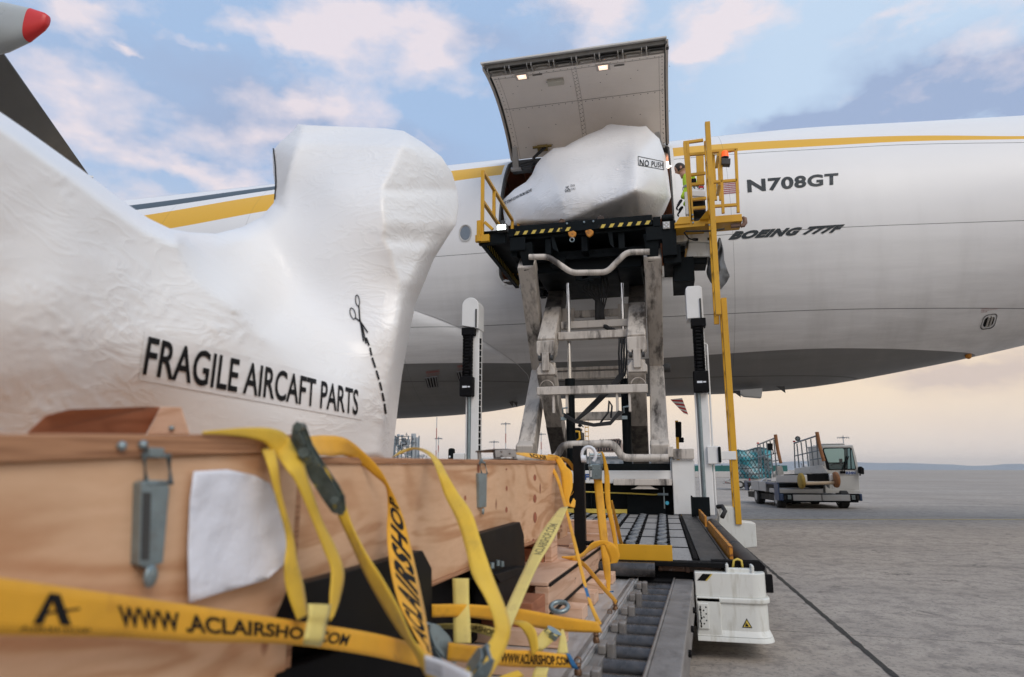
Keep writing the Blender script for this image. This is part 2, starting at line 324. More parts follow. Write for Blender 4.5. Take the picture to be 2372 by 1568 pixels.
# ------------------------------------------------------------------ text and decals
def homog(quad):
    src = [(0, 0), (1, 0), (1, 1), (0, 1)]; A = []; B = []
    for (u, v), (x, y) in zip(src, quad):
        A.append([u, v, 1, 0, 0, 0, -u*x, -v*x]); B.append(x); A.append([0, 0, 0, u, v, 1, -u*y, -v*y]); B.append(y)
    h = np.linalg.solve(np.array(A, float), np.array(B, float))
    def f(u, v):
        w_ = h[6]*u + h[7]*v + 1; return ((h[0]*u + h[1]*v + h[2]) / w_, (h[3]*u + h[4]*v + h[5]) / w_)
    return f
def text_mesh(body, bold=0.0, shear=0.0, cuts=12, spacing=1.0):
    cu = bpy.data.curves.new('t', 'FONT'); cu.body = body; cu.offset = bold; cu.shear = shear; cu.resolution_u = 4; cu.space_character = spacing
    o = bpy.data.objects.new('t', cu); COL.objects.link(o); dg = bpy.context.evaluated_depsgraph_get()
    me = bpy.data.meshes.new_from_object(o.evaluated_get(dg)); bpy.data.objects.remove(o); bpy.data.curves.remove(cu)
    b = bmesh.new(); b.from_mesh(me); xs = [v.co.x for v in b.verts]; ys = [v.co.y for v in b.verts]; x0, x1, y0, y1 = min(xs), max(xs), min(ys), max(ys)
    n = max(3, int(cuts * (x1 - x0) / (y1 - y0) / 3))
    for i in range(1, n): bmesh.ops.bisect_plane(b, geom=b.verts[:] + b.edges[:] + b.faces[:], plane_co=(x0 + (x1-x0)*i/n, 0, 0), plane_no=(1, 0, 0))
    for i in range(1, 5): bmesh.ops.bisect_plane(b, geom=b.verts[:] + b.edges[:] + b.faces[:], plane_co=(0, y0 + (y1-y0)*i/5, 0), plane_no=(0, 1, 0))
    bmesh.ops.triangulate(b, faces=[f for f in b.faces if len(f.verts) > 4])
    b.to_mesh(me); b.free()
    return me, (x0, x1, y0, y1)
def decal_text(name, body, fn, m, parent, bold=0, shear=0, spacing=1.0, cuts=12):
    """fn(u, v) -> world point, (0,0) bottom left of the writing, (1,1) top right"""
    me, (x0, x1, y0, y1) = text_mesh(body, bold, shear, cuts, spacing)
    for v in me.vertices: v.co = fn((v.co.x - x0) / (x1 - x0), (v.co.y - y0) / (y1 - y0))
    return link(name, me, m, parent)
def patch(name, fn, m, parent, nu=10, nv=4, thick=0):
    mb = MB(); mb.grid([[fn(i / nu, j / nv) for i in range(nu + 1)] for j in range(nv + 1)])
    return mb.build(name, m, parent)
# ================================================================== ground
def ground():
    mb = MB()
    for a, b in (((-6000, -3000), (6000, 9000)),): mb.add([(a[0], a[1], 0), (b[0], a[1], 0), (b[0], b[1], 0), (a[0], b[1], 0)], [(0, 1, 2, 3)])
    m = bpy.data.materials.new('concrete_apron'); m.use_nodes = True; t = m.node_tree; b = t.nodes['Principled BSDF']; b.inputs['Roughness'].default_value = .8; b.inputs['Specular IOR Level'].default_value = .35
    tc = N(t, 'ShaderNodeTexCoord')
    def noi(sc, st, det=6, r=.6, dist=0):
        mp = N(t, 'ShaderNodeMapping'); LK(t, tc.outputs['Object'], mp.inputs[0]); mp.inputs['Scale'].default_value = st
        n = N(t, 'ShaderNodeTexNoise'); LK(t, mp.outputs[0], n.inputs['Vector']); n.inputs['Scale'].default_value = sc; n.inputs['Detail'].default_value = det; n.inputs['Roughness'].default_value = r; n.inputs['Distortion'].default_value = dist
        return n.outputs['Fac']
    def rng(f, a, c, lo=0, hi=1):
        mr = N(t, 'ShaderNodeMapRange'); LK(t, f, mr.inputs[0]); mr.inputs[1].default_value = a; mr.inputs[2].default_value = c; mr.inputs[3].default_value = lo; mr.inputs[4].default_value = hi; return mr.outputs[0]
    c = MIX(t, rng(noi(.06, (1, 1.6, 1)), .35, .65), (.345, .30, .255), (.445, .392, .34))
    c = MIX(t, rng(noi(.55, (1, 1.3, 1)), .42, .68, 0, .55), c, (.27, .24, .215))
    c = MIX(t, rng(noi(5.0, (1, 1, 1), 8, .7), .47, .61, 0, .65), c, (.19, .165, .15))
    c = MIX(t, rng(noi(26, (1, 1, 1), 5, .75), .52, .63, 0, .7), c, (.13, .12, .115))
    c = MIX(t, rng(noi(33, (1, 1, 1), 4, .7), .60, .72, 0, .55), c, (.60, .57, .54))
    c = MIX(t, rng(noi(1.6, (1.1, 1, 1), 8, .75, .4), .59, .66, 0, .8), c, (.10, .088, .08))
    c = MIX(t, rng(noi(.22, (.5, 1.6, 1), 5, .6, .3), .52, .70, 0, .5), c, (.20, .175, .155))
    c = MIX(t, rng(noi(.35, (.12, 2.2, 1), 4, .6, 0), .58, .70, 0, .35), c, (.13, .115, .105))
    # slabs of slightly different age, 7.5 m apart
    br = N(t, 'ShaderNodeTexBrick'); mp = N(t, 'ShaderNodeMapping'); LK(t, tc.outputs['Object'], mp.inputs[0]); mp.inputs['Location'].default_value = (.9, .35, 0); mp.inputs['Rotation'].default_value = (0, 0, rad(2)); LK(t, mp.outputs[0], br.inputs[0])
    br.offset = 0; br.inputs['Scale'].default_value = 1; br.inputs['Brick Width'].default_value = 7.5; br.inputs['Row Height'].default_value = 6.2; br.inputs['Mortar Size'].default_value = .010
    br.inputs['Color1'].default_value = (.96, .96, .96, 1); br.inputs['Color2'].default_value = (1.04, 1.03, 1.02, 1); br.inputs['Mortar'].default_value = (.45, .44, .43, 1)
    mm = N(t, 'ShaderNodeMix', data_type='RGBA', blend_type='MULTIPLY'); mm.inputs[0].default_value = .8; LK(t, c, mm.inputs[6]); LK(t, br.outputs['Color'], mm.inputs[7])
    LK(t, mm.outputs[2], b.inputs['Base Color'])
    bn = N(t, 'ShaderNodeBump'); bn.inputs['Strength'].default_value = .5; bn.inputs['Distance'].default_value = .006; LK(t, noi(28, (1, 1, 1), 7, .7), bn.inputs['Height']); LK(t, bn.outputs[0], b.inputs['Normal'])
    tag(mb.build('apron', m, fix=False), None, None, kind='structure')
    # tar joint with a ragged edge
    j0 = pz_(1665, 1218, 0); j1 = pz_(2100, 1590, 0); d = (j1 - j0).normalized(); s = Vector((-d.y, d.x, 0)); L = (j1 - j0).length
    mb = MB(); rows = []
    n = 260
    for i in range(n + 1):
        p = j0 - d * 2 + d * ((L + 4) * i / n); wd = .018 + .014 * mnoise.noise(Vector((i * .35, 0, 0))) + .008 * random.random()
        rows.append([Vector((*(p - s * wd).xy, .004)), Vector((*(p + s * wd * .9).xy, .004))])
    mb.grid(rows); tag(mb.build('tar_joint', mat('tar', (.012, .012, .012), .6, var=.3, bump=.4, vs=20), fix=False), None, None, kind='structure')
    a = pz_(1690, 1203.5, 0); b_ = pz_(2500, 1203.5, 0); d = (b_ - a).normalized(); a = a - d * 30; b_ = b_ + d * 40; s = Vector((-d.y, d.x, 0)) * .07
    mb = MB(); mb.grid([[Vector((*(p - s).xy, .005)), Vector((*(p + s).xy, .005))] for p in (a, b_)])
    tag(mb.build('yellow_line', mat('line_paint', (.55, .40, .12), .7, var=.2, vs=4, dirt=[((.3, .28, .25), .5, .2, 8, (1, 1, 1), .7)]), fix=False), None, None, kind='structure')
    # pale taxi lines and dark wheel tracks far out
    for nm, y0, wd, x0, x1, m_ in (('white_line', 1101.5, .5, 1900, 2700, mat('faded_white_line', (.5, .49, .48), .8)), ('white_line', 1112, .35, 2100, 2800, M['concrete'])):
        a = pz_(x0, y0 - 2, 0); b_ = pz_(x1, y0 + 3, 0); d = (b_ - a).normalized(); s = Vector((-d.y, d.x, 0)) * wd
        mb = MB(); mb.grid([[Vector((*(p - s).xy, .006)), Vector((*(p + s).xy, .006))] for p in (a, b_)]); tag(mb.build(nm, m_, fix=False), None, None, kind='structure')
    a = pz_(1990, 1142, 0); b_ = pz_(2500, 1180, 0); d = (b_ - a).normalized(); s = Vector((-d.y, d.x, 0))
    mb = MB(); mb.grid([[Vector((*(a + d * t_ * (b_-a).length / 40 + s * (.03 + .05 * mnoise.noise(Vector((t_ * .4, 3, 0))) + o_)).xy, .007)) for o_ in (-.02, .02)] for t_ in range(41)])
    tag(mb.build('pavement_crack', M['matblack'], fix=False), None, None, kind='structure')
ground()
# ================================================================== hills
def hills():
    for (dist, x0, x1, hs, col, seed) in ((5200, 1300, 2900, 26, (.22, .27, .32), 3), (4600, 200, 1500, 17, (.24, .26, .28), 9)):
        rows = []; n = 90
        for i in range(n + 1):
            px = x0 + (x1 - x0) * i / n; d = ray(px, 1088); d.z = 0; d.normalize(); p = CAM + d * dist
            h = hs * dist / 1500 * (.55 + .45 * mnoise.fractal(Vector((i * .045 + seed, seed, 0)), 1, 2, 4)) * min(1, (i + 4) / 25) 
            rows.append([Vector((p.x, p.y, -.5)), Vector((p.x + d.x * 300, p.y + d.y * 300, h)), Vector((p.x + d.x * 900, p.y + d.y * 900, -.5))])
        tag(MB().grid(rows).build('hills', mat('hill_cover', col, .95, var=.1, vs=.002), smooth=True), None, None, kind='structure')
hills()
# ================================================================== aeroplane
CY = 15.96
KX = [-60, -1, 1.5, 3, 6, 9, 13, 20, 30, 34]
KT = [9.2, 9.2, 9.2, 9.19, 9.06, 8.95, 8.9, 8.85, 8.8, 8.78]
KB = [3.0, 3.0, 3.02, 3.09, 3.54, 4.18, 5.05, 6.3, 7.7, 8.2]
def pchip(X, xs, ys):
    X = min(max(X, xs[0]), xs[-1]); i = max(j for j in range(len(xs) - 1) if xs[j] <= X)
    h = [xs[j+1] - xs[j] for j in range(len(xs) - 1)]; s = [(ys[j+1] - ys[j]) / h[j] for j in range(len(h))]
    def m(j):
        if j == 0: return s[0]
        if j == len(xs) - 1: return s[-1]
        return 0 if s[j-1] * s[j] <= 0 else 2 / (1 / s[j-1] + 1 / s[j])
    t = (X - xs[i]) / h[i]
    return (2*t**3 - 3*t*t + 1) * ys[i] + (t**3 - 2*t*t + t) * h[i] * m(i) + (-2*t**3 + 3*t*t) * ys[i+1] + (t**3 - t*t) * h[i] * m(i+1)
def fus(X): t = pchip(X, KX, KT); b = pchip(X, KX, KB); return (t + b) / 2, (t - b) / 2
def fs(X, a, off=0.0):
    c, r = fus(X); a = rad(a); return Vector((X, CY - (r + off) * math.cos(a), c + (r + off) * math.sin(a)))
def fhit(px, py, off=0.0):
    d = ray(px, py); X = 0.0
    for _ in range(8):
        c, r = fus(X); r += off
        A = d.y**2 + d.z**2; B = 2 * (-CY * d.y + (CAM.z - c) * d.z); C_ = CY**2 + (CAM.z - c)**2 - r*r; D = B*B - 4*A*C_
        k = (-B - math.sqrt(D)) / 2 / A if D > 0 else -B / 2 / A
        X = (CAM + d * k).x
    return CAM + d * k
def fxa(px, py):
    p = fhit(px, py); c, r = fus(p.x); return p.x, math.degrees(math.atan2(p.z - c, CY - p.y))
plane = thing('cargo_airplane', (-1.4, CY, 0), 'white freighter aircraft with yellow stripe and open side cargo door', 'airplane')
OX0, OX1, OA0, OA1, ORr = -3.27, .46, -18.6, 49.8, .28
def in_open(X, a, grow=0):
    hw = (OX1 - OX0) / 2 + grow; hh = rad(OA1 - OA0) / 2 * 3.1 + grow; x = abs(X - (OX0 + OX1) / 2); y = abs(rad(a - (OA0 + OA1) / 2) * 3.1); r = ORr + grow
    if x > hw or y > hh: return False
    dx = x - (hw - r); dy = y - (hh - r)
    return not (dx > 0 and dy > 0 and dx*dx + dy*dy > r*r)
def paint():
    m = bpy.data.materials.new('fuselage_paint'); m.use_nodes = True; t = m.node_tree; b = t.nodes['Principled BSDF']
    b.inputs['Roughness'].default_value = .36; b.inputs['Specular IOR Level'].default_value = .32
    g = N(t, 'ShaderNodeNewGeometry'); s = N(t, 'ShaderNodeSeparateXYZ'); LK(t, g.outputs['Position'], s.inputs[0]); X, Y, Z = s.outputs
    u = MATH(t, 'DIVIDE', MATH(t, 'ADD', X, 20), 34.0, clamp=True)
    def curve(pts):                                     # (X, z) pairs -> z at this X
        pts = sorted(pts); n = N(t, 'ShaderNodeFloatCurve'); cm = n.mapping; c = cm.curves[0]
        P_ = [((x + 20) / 34, (z - 2) / 8) for x, z in pts]
        while len(c.points) < len(P_): c.points.new(.5, .5)
        for i, (x, z) in enumerate(P_): c.points[i].location = (min(1, max(0, x)), z)
        cm.extend = 'HORIZONTAL'; cm.update(); LK(t, u, n.inputs['Value']); return MATH(t, 'MULTIPLY_ADD', n.outputs[0], 8.0, 2.0)
    def pts(l, ext=()): return [(fhit(x, y).x, fhit(x, y).z) for x, y in l] + list(ext)
    def between(a, b_): return MATH(t, 'MULTIPLY', MATH(t, 'GREATER_THAN', Z, a), MATH(t, 'LESS_THAN', Z, b_))
    tc = N(t, 'ShaderNodeTexCoord')
    def noi(sc, st, d=6, r=.6):
        mp = N(t, 'ShaderNodeMapping'); LK(t, tc.outputs['Object'], mp.inputs[0]); mp.inputs['Scale'].default_value = st
        n = N(t, 'ShaderNodeTexNoise'); LK(t, mp.outputs[0], n.inputs['Vector']); n.inputs['Scale'].default_value = sc; n.inputs['Detail'].default_value = d; n.inputs['Roughness'].default_value = r; return n.outputs['Fac']
    def rng(f, a, c, lo=0, hi=1):
        mr = N(t, 'ShaderNodeMapRange'); LK(t, f, mr.inputs[0]); mr.inputs[1].default_value = a; mr.inputs[2].default_value = c; mr.inputs[3].default_value = lo; mr.inputs[4].default_value = hi; return mr.outputs[0]
    c = MIX(t, rng(noi(.5, (.5, 1, 2)), .3, .7), (.75, .75, .76), (.80, .80, .80))
    yt = curve(pts([(345, 497), (635, 449), (1053, 395), (1160, 383), (1554, 343), (1705, 331), (1900, 321), (2115, 314), (2371, 315)], [(-18, 7.45), (12, 7.4)]))
    yb = curve(pts([(403, 527.5), (609, 489.5), (1059, 418), (1160, 404.6), (1554, 363), (1709, 349.5), (1900, 338), (2115, 327), (2371, 322)], [(-18, 6.75), (12, 7.35)]))
    near = MATH(t, 'LESS_THAN', Y, CY)
    c = MIX(t, MATH(t, 'MULTIPLY', between(yb, yt), near), c, (.74, .42, .035))
    dt = curve(pts([(314, 474), (634, 431.5)], [(-18, 8.3), (-5.9, 8.62), (12, 8.6)])); db = curve(pts([(327, 484.6), (634, 439.6)], [(-18, 8.0), (-5.9, 8.60), (12, 8.55)]))
    c = MIX(t, MATH(t, 'MULTIPLY', MATH(t, 'MULTIPLY', between(db, dt), near), MATH(t, 'LESS_THAN', X, -5.0)), c, (.055, .075, .09))
    gz = curve([(-18, 3.61), (-6, 3.61), (-3, 3.605), (0, 3.61), (1.5, 3.65), (3, 3.69), (4.5, 3.69), (6, 3.68), (8, 3.70), (12, 3.7)])
    grey = MIX(t, rng(noi(.8, (.35, 1, 1)), .3, .7), (.17, .172, .172), (.21, .212, .212))
    c = MIX(t, MATH(t, 'LESS_THAN', Z, gz), c, grey)
    # belly shading painted in, broken by soot streaks fore and aft; faint downward drips
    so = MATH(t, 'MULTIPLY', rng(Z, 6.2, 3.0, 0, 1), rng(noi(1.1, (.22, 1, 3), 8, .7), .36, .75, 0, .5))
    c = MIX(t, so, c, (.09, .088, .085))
    dr = MATH(t, 'MULTIPLY', rng(Z, 7.5, 4.0, 0, 1), rng(noi(1.6, (1.6, .3, .25), 6, .6), .50, .80, 0, .22))
    c = MIX(t, dr, c, (.30, .29, .27))
    # skin joints
    def line(v, at, w): return MATH(t, 'LESS_THAN', MATH(t, 'ABSOLUTE', MATH(t, 'SUBTRACT', v, at)), w)
    ln = None
    for z_, w_ in ((5.84, .006), (8.78, .012), (4.35, .006), (3.25, .006)):
        l = line(Z, z_, w_); ln = l if ln is None else MATH(t, 'MAXIMUM', ln, l)
    l = MATH(t, 'MULTIPLY', line(Z, MATH(t, 'SUBTRACT', yb, .10), .008), MATH(t, 'GREATER_THAN', X, .5)); ln = MATH(t, 'MAXIMUM', ln, l)
    for x_ in (-12.1, -9.6, -7.0, -5.6, 1.55): ln = MATH(t, 'MAXIMUM', ln, MATH(t, 'MULTIPLY', line(X, x_, .004), .6))
    c = MIX(t, MATH(t, 'MULTIPLY', ln, .85), c, (.06, .06, .06))
    LK(t, c, b.inputs['Base Color'])
    LK(t, rng(noi(1.2, (.5, 1, 2)), .3, .7, .38, .44), b.inputs['Roughness'])
    bn = N(t, 'ShaderNodeBump'); bn.inputs['Strength'].default_value = .05; bn.inputs['Distance'].default_value = .02; LK(t, noi(.9, (1, 1, 1.6), 2), bn.inputs['Height']); LK(t, bn.outputs[0], b.inputs['Normal'])
    return m
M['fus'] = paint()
def fuselage():
    xs = sorted(set([round(x, 3) for x in list(np.arange(-40, -14, 2.)) + list(np.arange(-14, 14, .5)) + list(np.arange(14, 34.1, 2.)) + list(np.arange(OX0, OX0 + .3, .03)) + list(np.arange(OX1, OX1 - .3, -.03)) + [OX0, OX1]]))
    da = math.degrees(.03 / 3.1)
    an = sorted(set([round(a, 3) for a in list(np.arange(-90, 270, 2.5)) + [OA0 + da * i for i in range(11)] + [OA1 - da * i for i in range(11)]]))
    mb = MB(); n = len(an); mb.v = [fs(x, a) for x in xs for a in an]
    for i in range(len(xs) - 1):
        for k in range(n):
            a0 = an[k]; a1 = an[k+1] if k < n - 1 else 270
            if in_open((xs[i] + xs[i+1]) / 2, (a0 + a1) / 2): continue
            mb.f.append((i*n+k, (i+1)*n+k, (i+1)*n+(k+1)%n, i*n+(k+1)%n))
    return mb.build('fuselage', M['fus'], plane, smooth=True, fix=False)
FUS = fuselage()
for p in FUS.data.polygons: p.use_smooth = True
def open_path(grow, n=8):
    hw = (OX1 - OX0) / 2 + grow; hh = rad(OA1 - OA0) / 2 * 3.1 + grow; r = ORr + grow; cx = (OX0 + OX1) / 2; ca = (OA0 + OA1) / 2; out = []
    for sx, sy, a0 in ((1, 1, 0), (-1, 1, 90), (-1, -1, 180), (1, -1, 270)):
        for i in range(n + 1):
            t = rad(a0 + 90 * i / n); out.append((cx + sx * (hw - r) + r * math.cos(t), ca + math.degrees((sy * (hh - r) + r * math.sin(t)) / 3.1)))
        # subdivide the long sides
    full = []
    for i, (x, a) in enumerate(out):
        x2, a2 = out[(i + 1) % len(out)]; full.append((x, a)); L = max(abs(x2 - x), abs(a2 - a) * .054)
        for k in range(1, int(L / .25) + 1 if L > .3 else 0): t = k / (int(L / .25) + 1); full.append((x + (x2 - x) * t, a + (a2 - a) * t))
    return full
def ring(name, g0, g1, off, m, depth=0.0):
    A = open_path(g0); B = open_path(g1)
    rows = [[fs(x, a, off) for x, a in A], [fs(x, a, off) for x, a in B]]
    if depth: rows = [[fs(x, a, off - depth) for x, a in A]] + rows
    return MB().grid(rows, close=True).build(name, m, plane)
M['seal'] = mat('door_seal', (.05, .05, .05), .6)
M['jamb'] = mat('door_jamb', (.45, .44, .42), .4, .2, var=.1, dirt=[((.1, .09, .08), .58, .1, 14, (1, 1, 1), .7)])
ring('door_frame', -.015, .055, .012, M['white'], .03); ring('door_seal', -.05, -.012, .004, M['seal'], .14)
jamb = MB().grid([[fs(x, a, -.14) for x, a in open_path(-.05)], [fs(x, a, -.14) for x, a in open_path(.25)]], close=True).build('door_jamb', M['jamb'], plane)
# cabin lining, floor and end bulkheads
M['liner'] = mat('cabin_lining', (.44, .22, .145), .55, var=.12, vs=1.5)
rows = []
for x in np.arange(-7, 3.6, .5):
    rows.append([fs(x, a, -.16) for a in np.arange(54, 205, 5)])
lin = MB().grid(rows); 
for x0_, x1_ in ((-7, OX0 - .2), (OX1 + .2, 3.5)): lin.grid([[fs(x, a, -.16) for a in np.arange(-20, 56, 4)] for x in (x0_, x1_)])
lin.build('cabin_lining', M['liner'], plane)
rb = MB()
for x in np.arange(-6.5, 3.5, .53): rb.tube([fs(x, a, -.19) for a in np.arange(52, 200, 6)], .025, 6)
rb.build('cabin_rib', mat('rib_metal', (.25, .14, .10), .5), plane)
cf = MB(); c0, r0 = fus(-2)
cf.box((-7, CY - 2.84, 5.0), (1.9, CY + 2.84, 5.09)); cf.build('cabin_floor', mat('floor_metal', (.12, .12, .12), .5, .4), plane)
for x in (-7.0, 3.5): MB().add([fs(x, a, -.16) for a in np.arange(0, 360, 10)], [tuple(range(36))]).build('bulkhead', M['liner'], plane)
MB().box((-2.0, CY - .3, 8.85), (2.5, CY, 8.9)).build('cabin_fill_strip', emit('cabin_fill_strip', (1, .86, .72), 3.0), plane)  # added glowing strip, out of view, to brighten the cabin interior
# lower sill fittings seen in the corner under the platform
sl = MB()
for i in range(7): x = OX0 + .12 + i * .17; sl.box((x, CY - 2.96, 5.02 if i > 1 else 5.12), (x + .05, CY - 2.86, 5.25))
sl.box((OX0 + .1, CY - 2.99, 5.19), (OX0 + 1.3, CY - 2.9, 5.23)); sl.cyl((OX0 + .42, CY - 3.0, 5.32), (OX0 + .95, CY - 3.0, 5.32), .055); sl.build('sill_fitting', M['jamb'], plane, bevel=.004)
sl = MB()
for i in range(6): x = OX1 - .1 - i * .16; sl.box((x, CY - 2.96, 5.08), (x - .05, CY - 2.86, 5.32))
sl.build('sill_fitting', M['jamb'], plane, bevel=.004)
# belly fairing with a rounded tail
def fair():
    LX = [-22, -8, -6.3, -5.25, -4.31, -3.78, -3.18, -2.92, -2.84]; LA = [-8, -14, -20, -26, -34, -41, -52, -63, -76]
    rows = []
    for X in list(np.arange(-22, -6, .5)) + list(np.arange(-6, -2.83, .08)) + [-2.84]:
        lim = float(np.interp(X, LX, LA)); amp = .46 * (1 - math.exp((X + 2.84) / 1.5)); row = []; n = 60
        for k in range(n + 1):
            s_ = k / n; a = lim + (-180 - 2 * lim) * s_; q = min(1, (4 * s_ * (1 - s_)) ** .5 * 1.1); row.append(fs(X, a, amp * q - .004))
        rows.append(row)
    return MB().grid(rows).build('belly_fairing', M['fair'], plane, smooth=True)
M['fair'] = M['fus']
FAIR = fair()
from mathutils.bvhtree import BVHTree
def _bvh():
    v = []; f = []
    for o in (FUS, FAIR):
        k = len(v); v += [x.co.copy() for x in o.data.vertices]; f += [tuple(i + k for i in p.vertices) for p in o.data.polygons]
    return BVHTree.FromPolygons(v, f)
SKIN = _bvh()
def bhit(px, py, off=0.0):
    d = ray(px, py).normalized(); h = SKIN.ray_cast(CAM, d)[0]
    return (h if h else fhit(px, py)) - d * off
# rim line where the fairing meets the skin
_q = [(940, 711), (960, 718), (1010, 734), (1060, 755), (1120, 790), (1165, 820), (1200, 845), (1222, 868), (1230, 890)]
rp = [bhit(a[0] + (b[0]-a[0])*k/5, a[1] + (b[1]-a[1])*k/5, .01) for a, b in zip(_q, _q[1:]) for k in range(5)]
MB().tube(rp, .006, 6).build('fairing_edge', mat('edge_sealant', (.5, .5, .5), .5), plane)
# ram air outlets with louvres and tiny warnings
def outlet(cx, cy, s):
    q = [(cx - 16*s, cy - 11*s), (cx + 12*s, cy - 15*s), (cx + 15*s, cy + 8*s), (cx - 9*s, cy + 12*s)]
    H = homog([q[3], q[2], q[1], q[0]]); g = lambda u, v, o=0: bhit(*H(u, v), o)
    patch('air_outlet', lambda u, v: g(u, v, .006), M['matblack'], plane, 4, 3)
    mb = MB()
    for i in range(4):
        u = .08 + i * .235; mb.grid([[g(u, v, .010), g(u + .11, v, .035)] for v in (0, .33, .66, 1)])
    mb.tube([g(u, v, .012) for u, v in ((0, 0), (1, 0), (1, 1), (0, 1))], .012, 6, close=True)
    mb.build('louvre', mat('louvre', (.16, .16, .165), .4), plane)
    Hq = homog([(cx - 14*s, cy - 20*s), (cx + 18*s, cy - 25*s), (cx + 18*s, cy - 31*s), (cx - 14*s, cy - 27*s)])
    decal_text('warning_text', 'WARNING', lambda u, v: bhit(*Hq(u, v), .012), M['inkred'], plane, bold=.01)
    Hq = homog([(cx - 12*s, cy - 14.5*s), (cx + 18*s, cy - 19*s), (cx + 18*s, cy - 23*s), (cx - 12*s, cy - 19*s)])
    decal_text('warning_text', 'HIGH TEMPERATURE\nHOT AIR EXHAUST', lambda u, v: bhit(*Hq(u, v), .012), M['inkred'], plane)
outlet(1000, 887, 1); outlet(1073, 873, 1)
# doors on the tail end: small outflow outlet
H = homog([(2269, 764), (2302, 760), (2312, 726), (2280, 731)])
def rr_path(H, r=.22, n=5, g=0):
    out = []
    for cx, cy, a0 in ((1 - r + g, 1 - r + g, 0), (r - g, 1 - r + g, 90), (r - g, r - g, 180), (1 - r + g, r - g, 270)):
        for i in range(n + 1): t = rad(a0 + 90 * i / n); out.append(H(cx + r * math.cos(t), cy + r * math.sin(t)))
    return out
MB().grid([[fhit(x, y, .012) for x, y in rr_path(H, .3, g=.02)], [fhit(x, y, .012) for x, y in rr_path(H, .3, g=-.03)]], close=True).build('outflow_frame', M['seal'], plane)
MB().poly([fhit(x, y, .008) for x, y in rr_path(H, .25, g=-.14)]).build('outflow_valve', M['matblack'], plane)
mb = MB()
for u in (.44, .66): mb.tube([fhit(*H(u, v), .02) for v in (.16, .5, .84)], .02, 6)
mb.build('outflow_flap', M['jamb'], plane)
Hq = homog([(2273, 725), (2312, 720), (2312, 710), (2273, 715)]); decal_text('warning_text', 'WARNING\nKEEP CLEAR OF OUTLET\nHOT AIR', lambda u, v: fhit(*Hq(u, v), .01), M['inkred'], plane)
# cabin window
H = homog([(1062, 560), (1092, 560), (1093, 520), (1064, 520)])
mb = MB(); mb.grid([[fhit(x, y, .010) for x, y in rr_path(H, .45, 7, g=.0)], [fhit(x, y, .014) for x, y in rr_path(H, .42, 7, g=-.07)], [fhit(x, y, -.01) for x, y in rr_path(H, .40, 7, g=-.10)]], close=True); mb.build('window_frame', M['jamb'], plane, smooth=True)
MB().poly([fhit(x, y, .0045) for x, y in rr_path(H, .40, 7, g=-.10)]).build('window_pane', M['sky_glass'], plane)
# registration, type and flag
Hn = homog([(1732, 446), (1942, 427), (1942, 400), (1730, 416)]); decal_text('registration_lettering', 'N708GT', lambda u, v: fhit(*Hn(u, v), .008), M['titleink'], plane, bold=.035, cuts=16, spacing=1.08)
Hb = homog([(1686, 556), (1948, 538), (1958, 519), (1693, 536)]); decal_text('type_lettering', 'BOEING 777F', lambda u, v: fhit(*Hb(u, v), .008), M['titleink'], plane, bold=.07, shear=.35, cuts=18, spacing=1.12)
Hf = homog([(1651, 451), (1713, 446), (1709, 418.5), (1648, 423)]); ff = lambda u, v, o=.008: fhit(*Hf(u, v), o)
mb = MB()
for i in range(7): mb.grid([[ff(u / 6, 2*i/13), ff(u / 6, (2*i+1)/13)] for u in range(7)])
mb.build('flag_stripe', mat('flag_red', (.33, .05, .07), .4), plane)
mb = MB().grid([[ff(u * .4 / 3, v, .011) for u in range(4)] for v in (6/13, .75, 1)]); mb.build('flag_canton', mat('flag_navy', (.05, .09, .13), .4), plane)
mb = MB()
for r_ in range(5):
    for c_ in range(6): u, v = .03 + c_ * .068 , .50 + r_ * .1; mb.poly([ff(u + .014*math.cos(k*1.2566)*1, v + .026*math.sin(k*1.2566), .014) for k in range(5)])
mb.build('flag_star', M['label'], plane)
# antennas, crown fairing lines, drain masts
mb = MB()
for x, a in ((1.2, 89), (3.4, 89)): p = fs(x, a); mb.prism([p + Vector((-.25, 0, -.05)), p + Vector((.3, 0, -.05)), p + Vector((.32, 0, .05)), p + Vector((.1, 0, .12))], (0, .03, 0))
p = fs(9.4, 84); mb.prism([p + Vector((-1.0, 0, -.1)), p + Vector((.5, 0, -.1)), p + Vector((.5, 0, .55)), p + Vector((.3, 0, .55))], (0, .1, 0)); mb.build('antenna', M['white'], plane)
mb = MB()
def fin(px, py, Y, pts, th=.03, mb=mb):
    c = py_(px, py, Y); mb.prism([c + Vector((x, 0, z)) for x, z in pts], (0, th, 0))
mb = MB()
for x in (1183, 1193): fin(x, 936, 15.4, [(-.05, .06), (.06, .06), (.05, -.08)], mb=mb)
for x in (1705, 1808): fin(x, 915 if x < 1750 else 905, 15.2, [(-.08, .10), (.09, .10), (.1, -.05)], mb=mb)
mb.build('blade_antenna', M['seal'], plane)
c = py_(1735, 915, 15.2); mb = MB(); mb.prism([c + Vector(v) for v in ((-.33, 0, .13), (.3, 0, .16), (.26, 0, -.07), (-.1, 0, -.03))], (0, .16, 0)); mb.build('drain_mast', mat('mast_metal', (.42, .43, .43), .35, .3), plane, bevel=.02)
# a beacon under the tail end
p = py_(2243, 824, 15.5); mb = MB(); mb.ball(p, .065, 8, (1, 1, 1.1)); mb.build('beacon', M['orange'], plane, smooth=True)
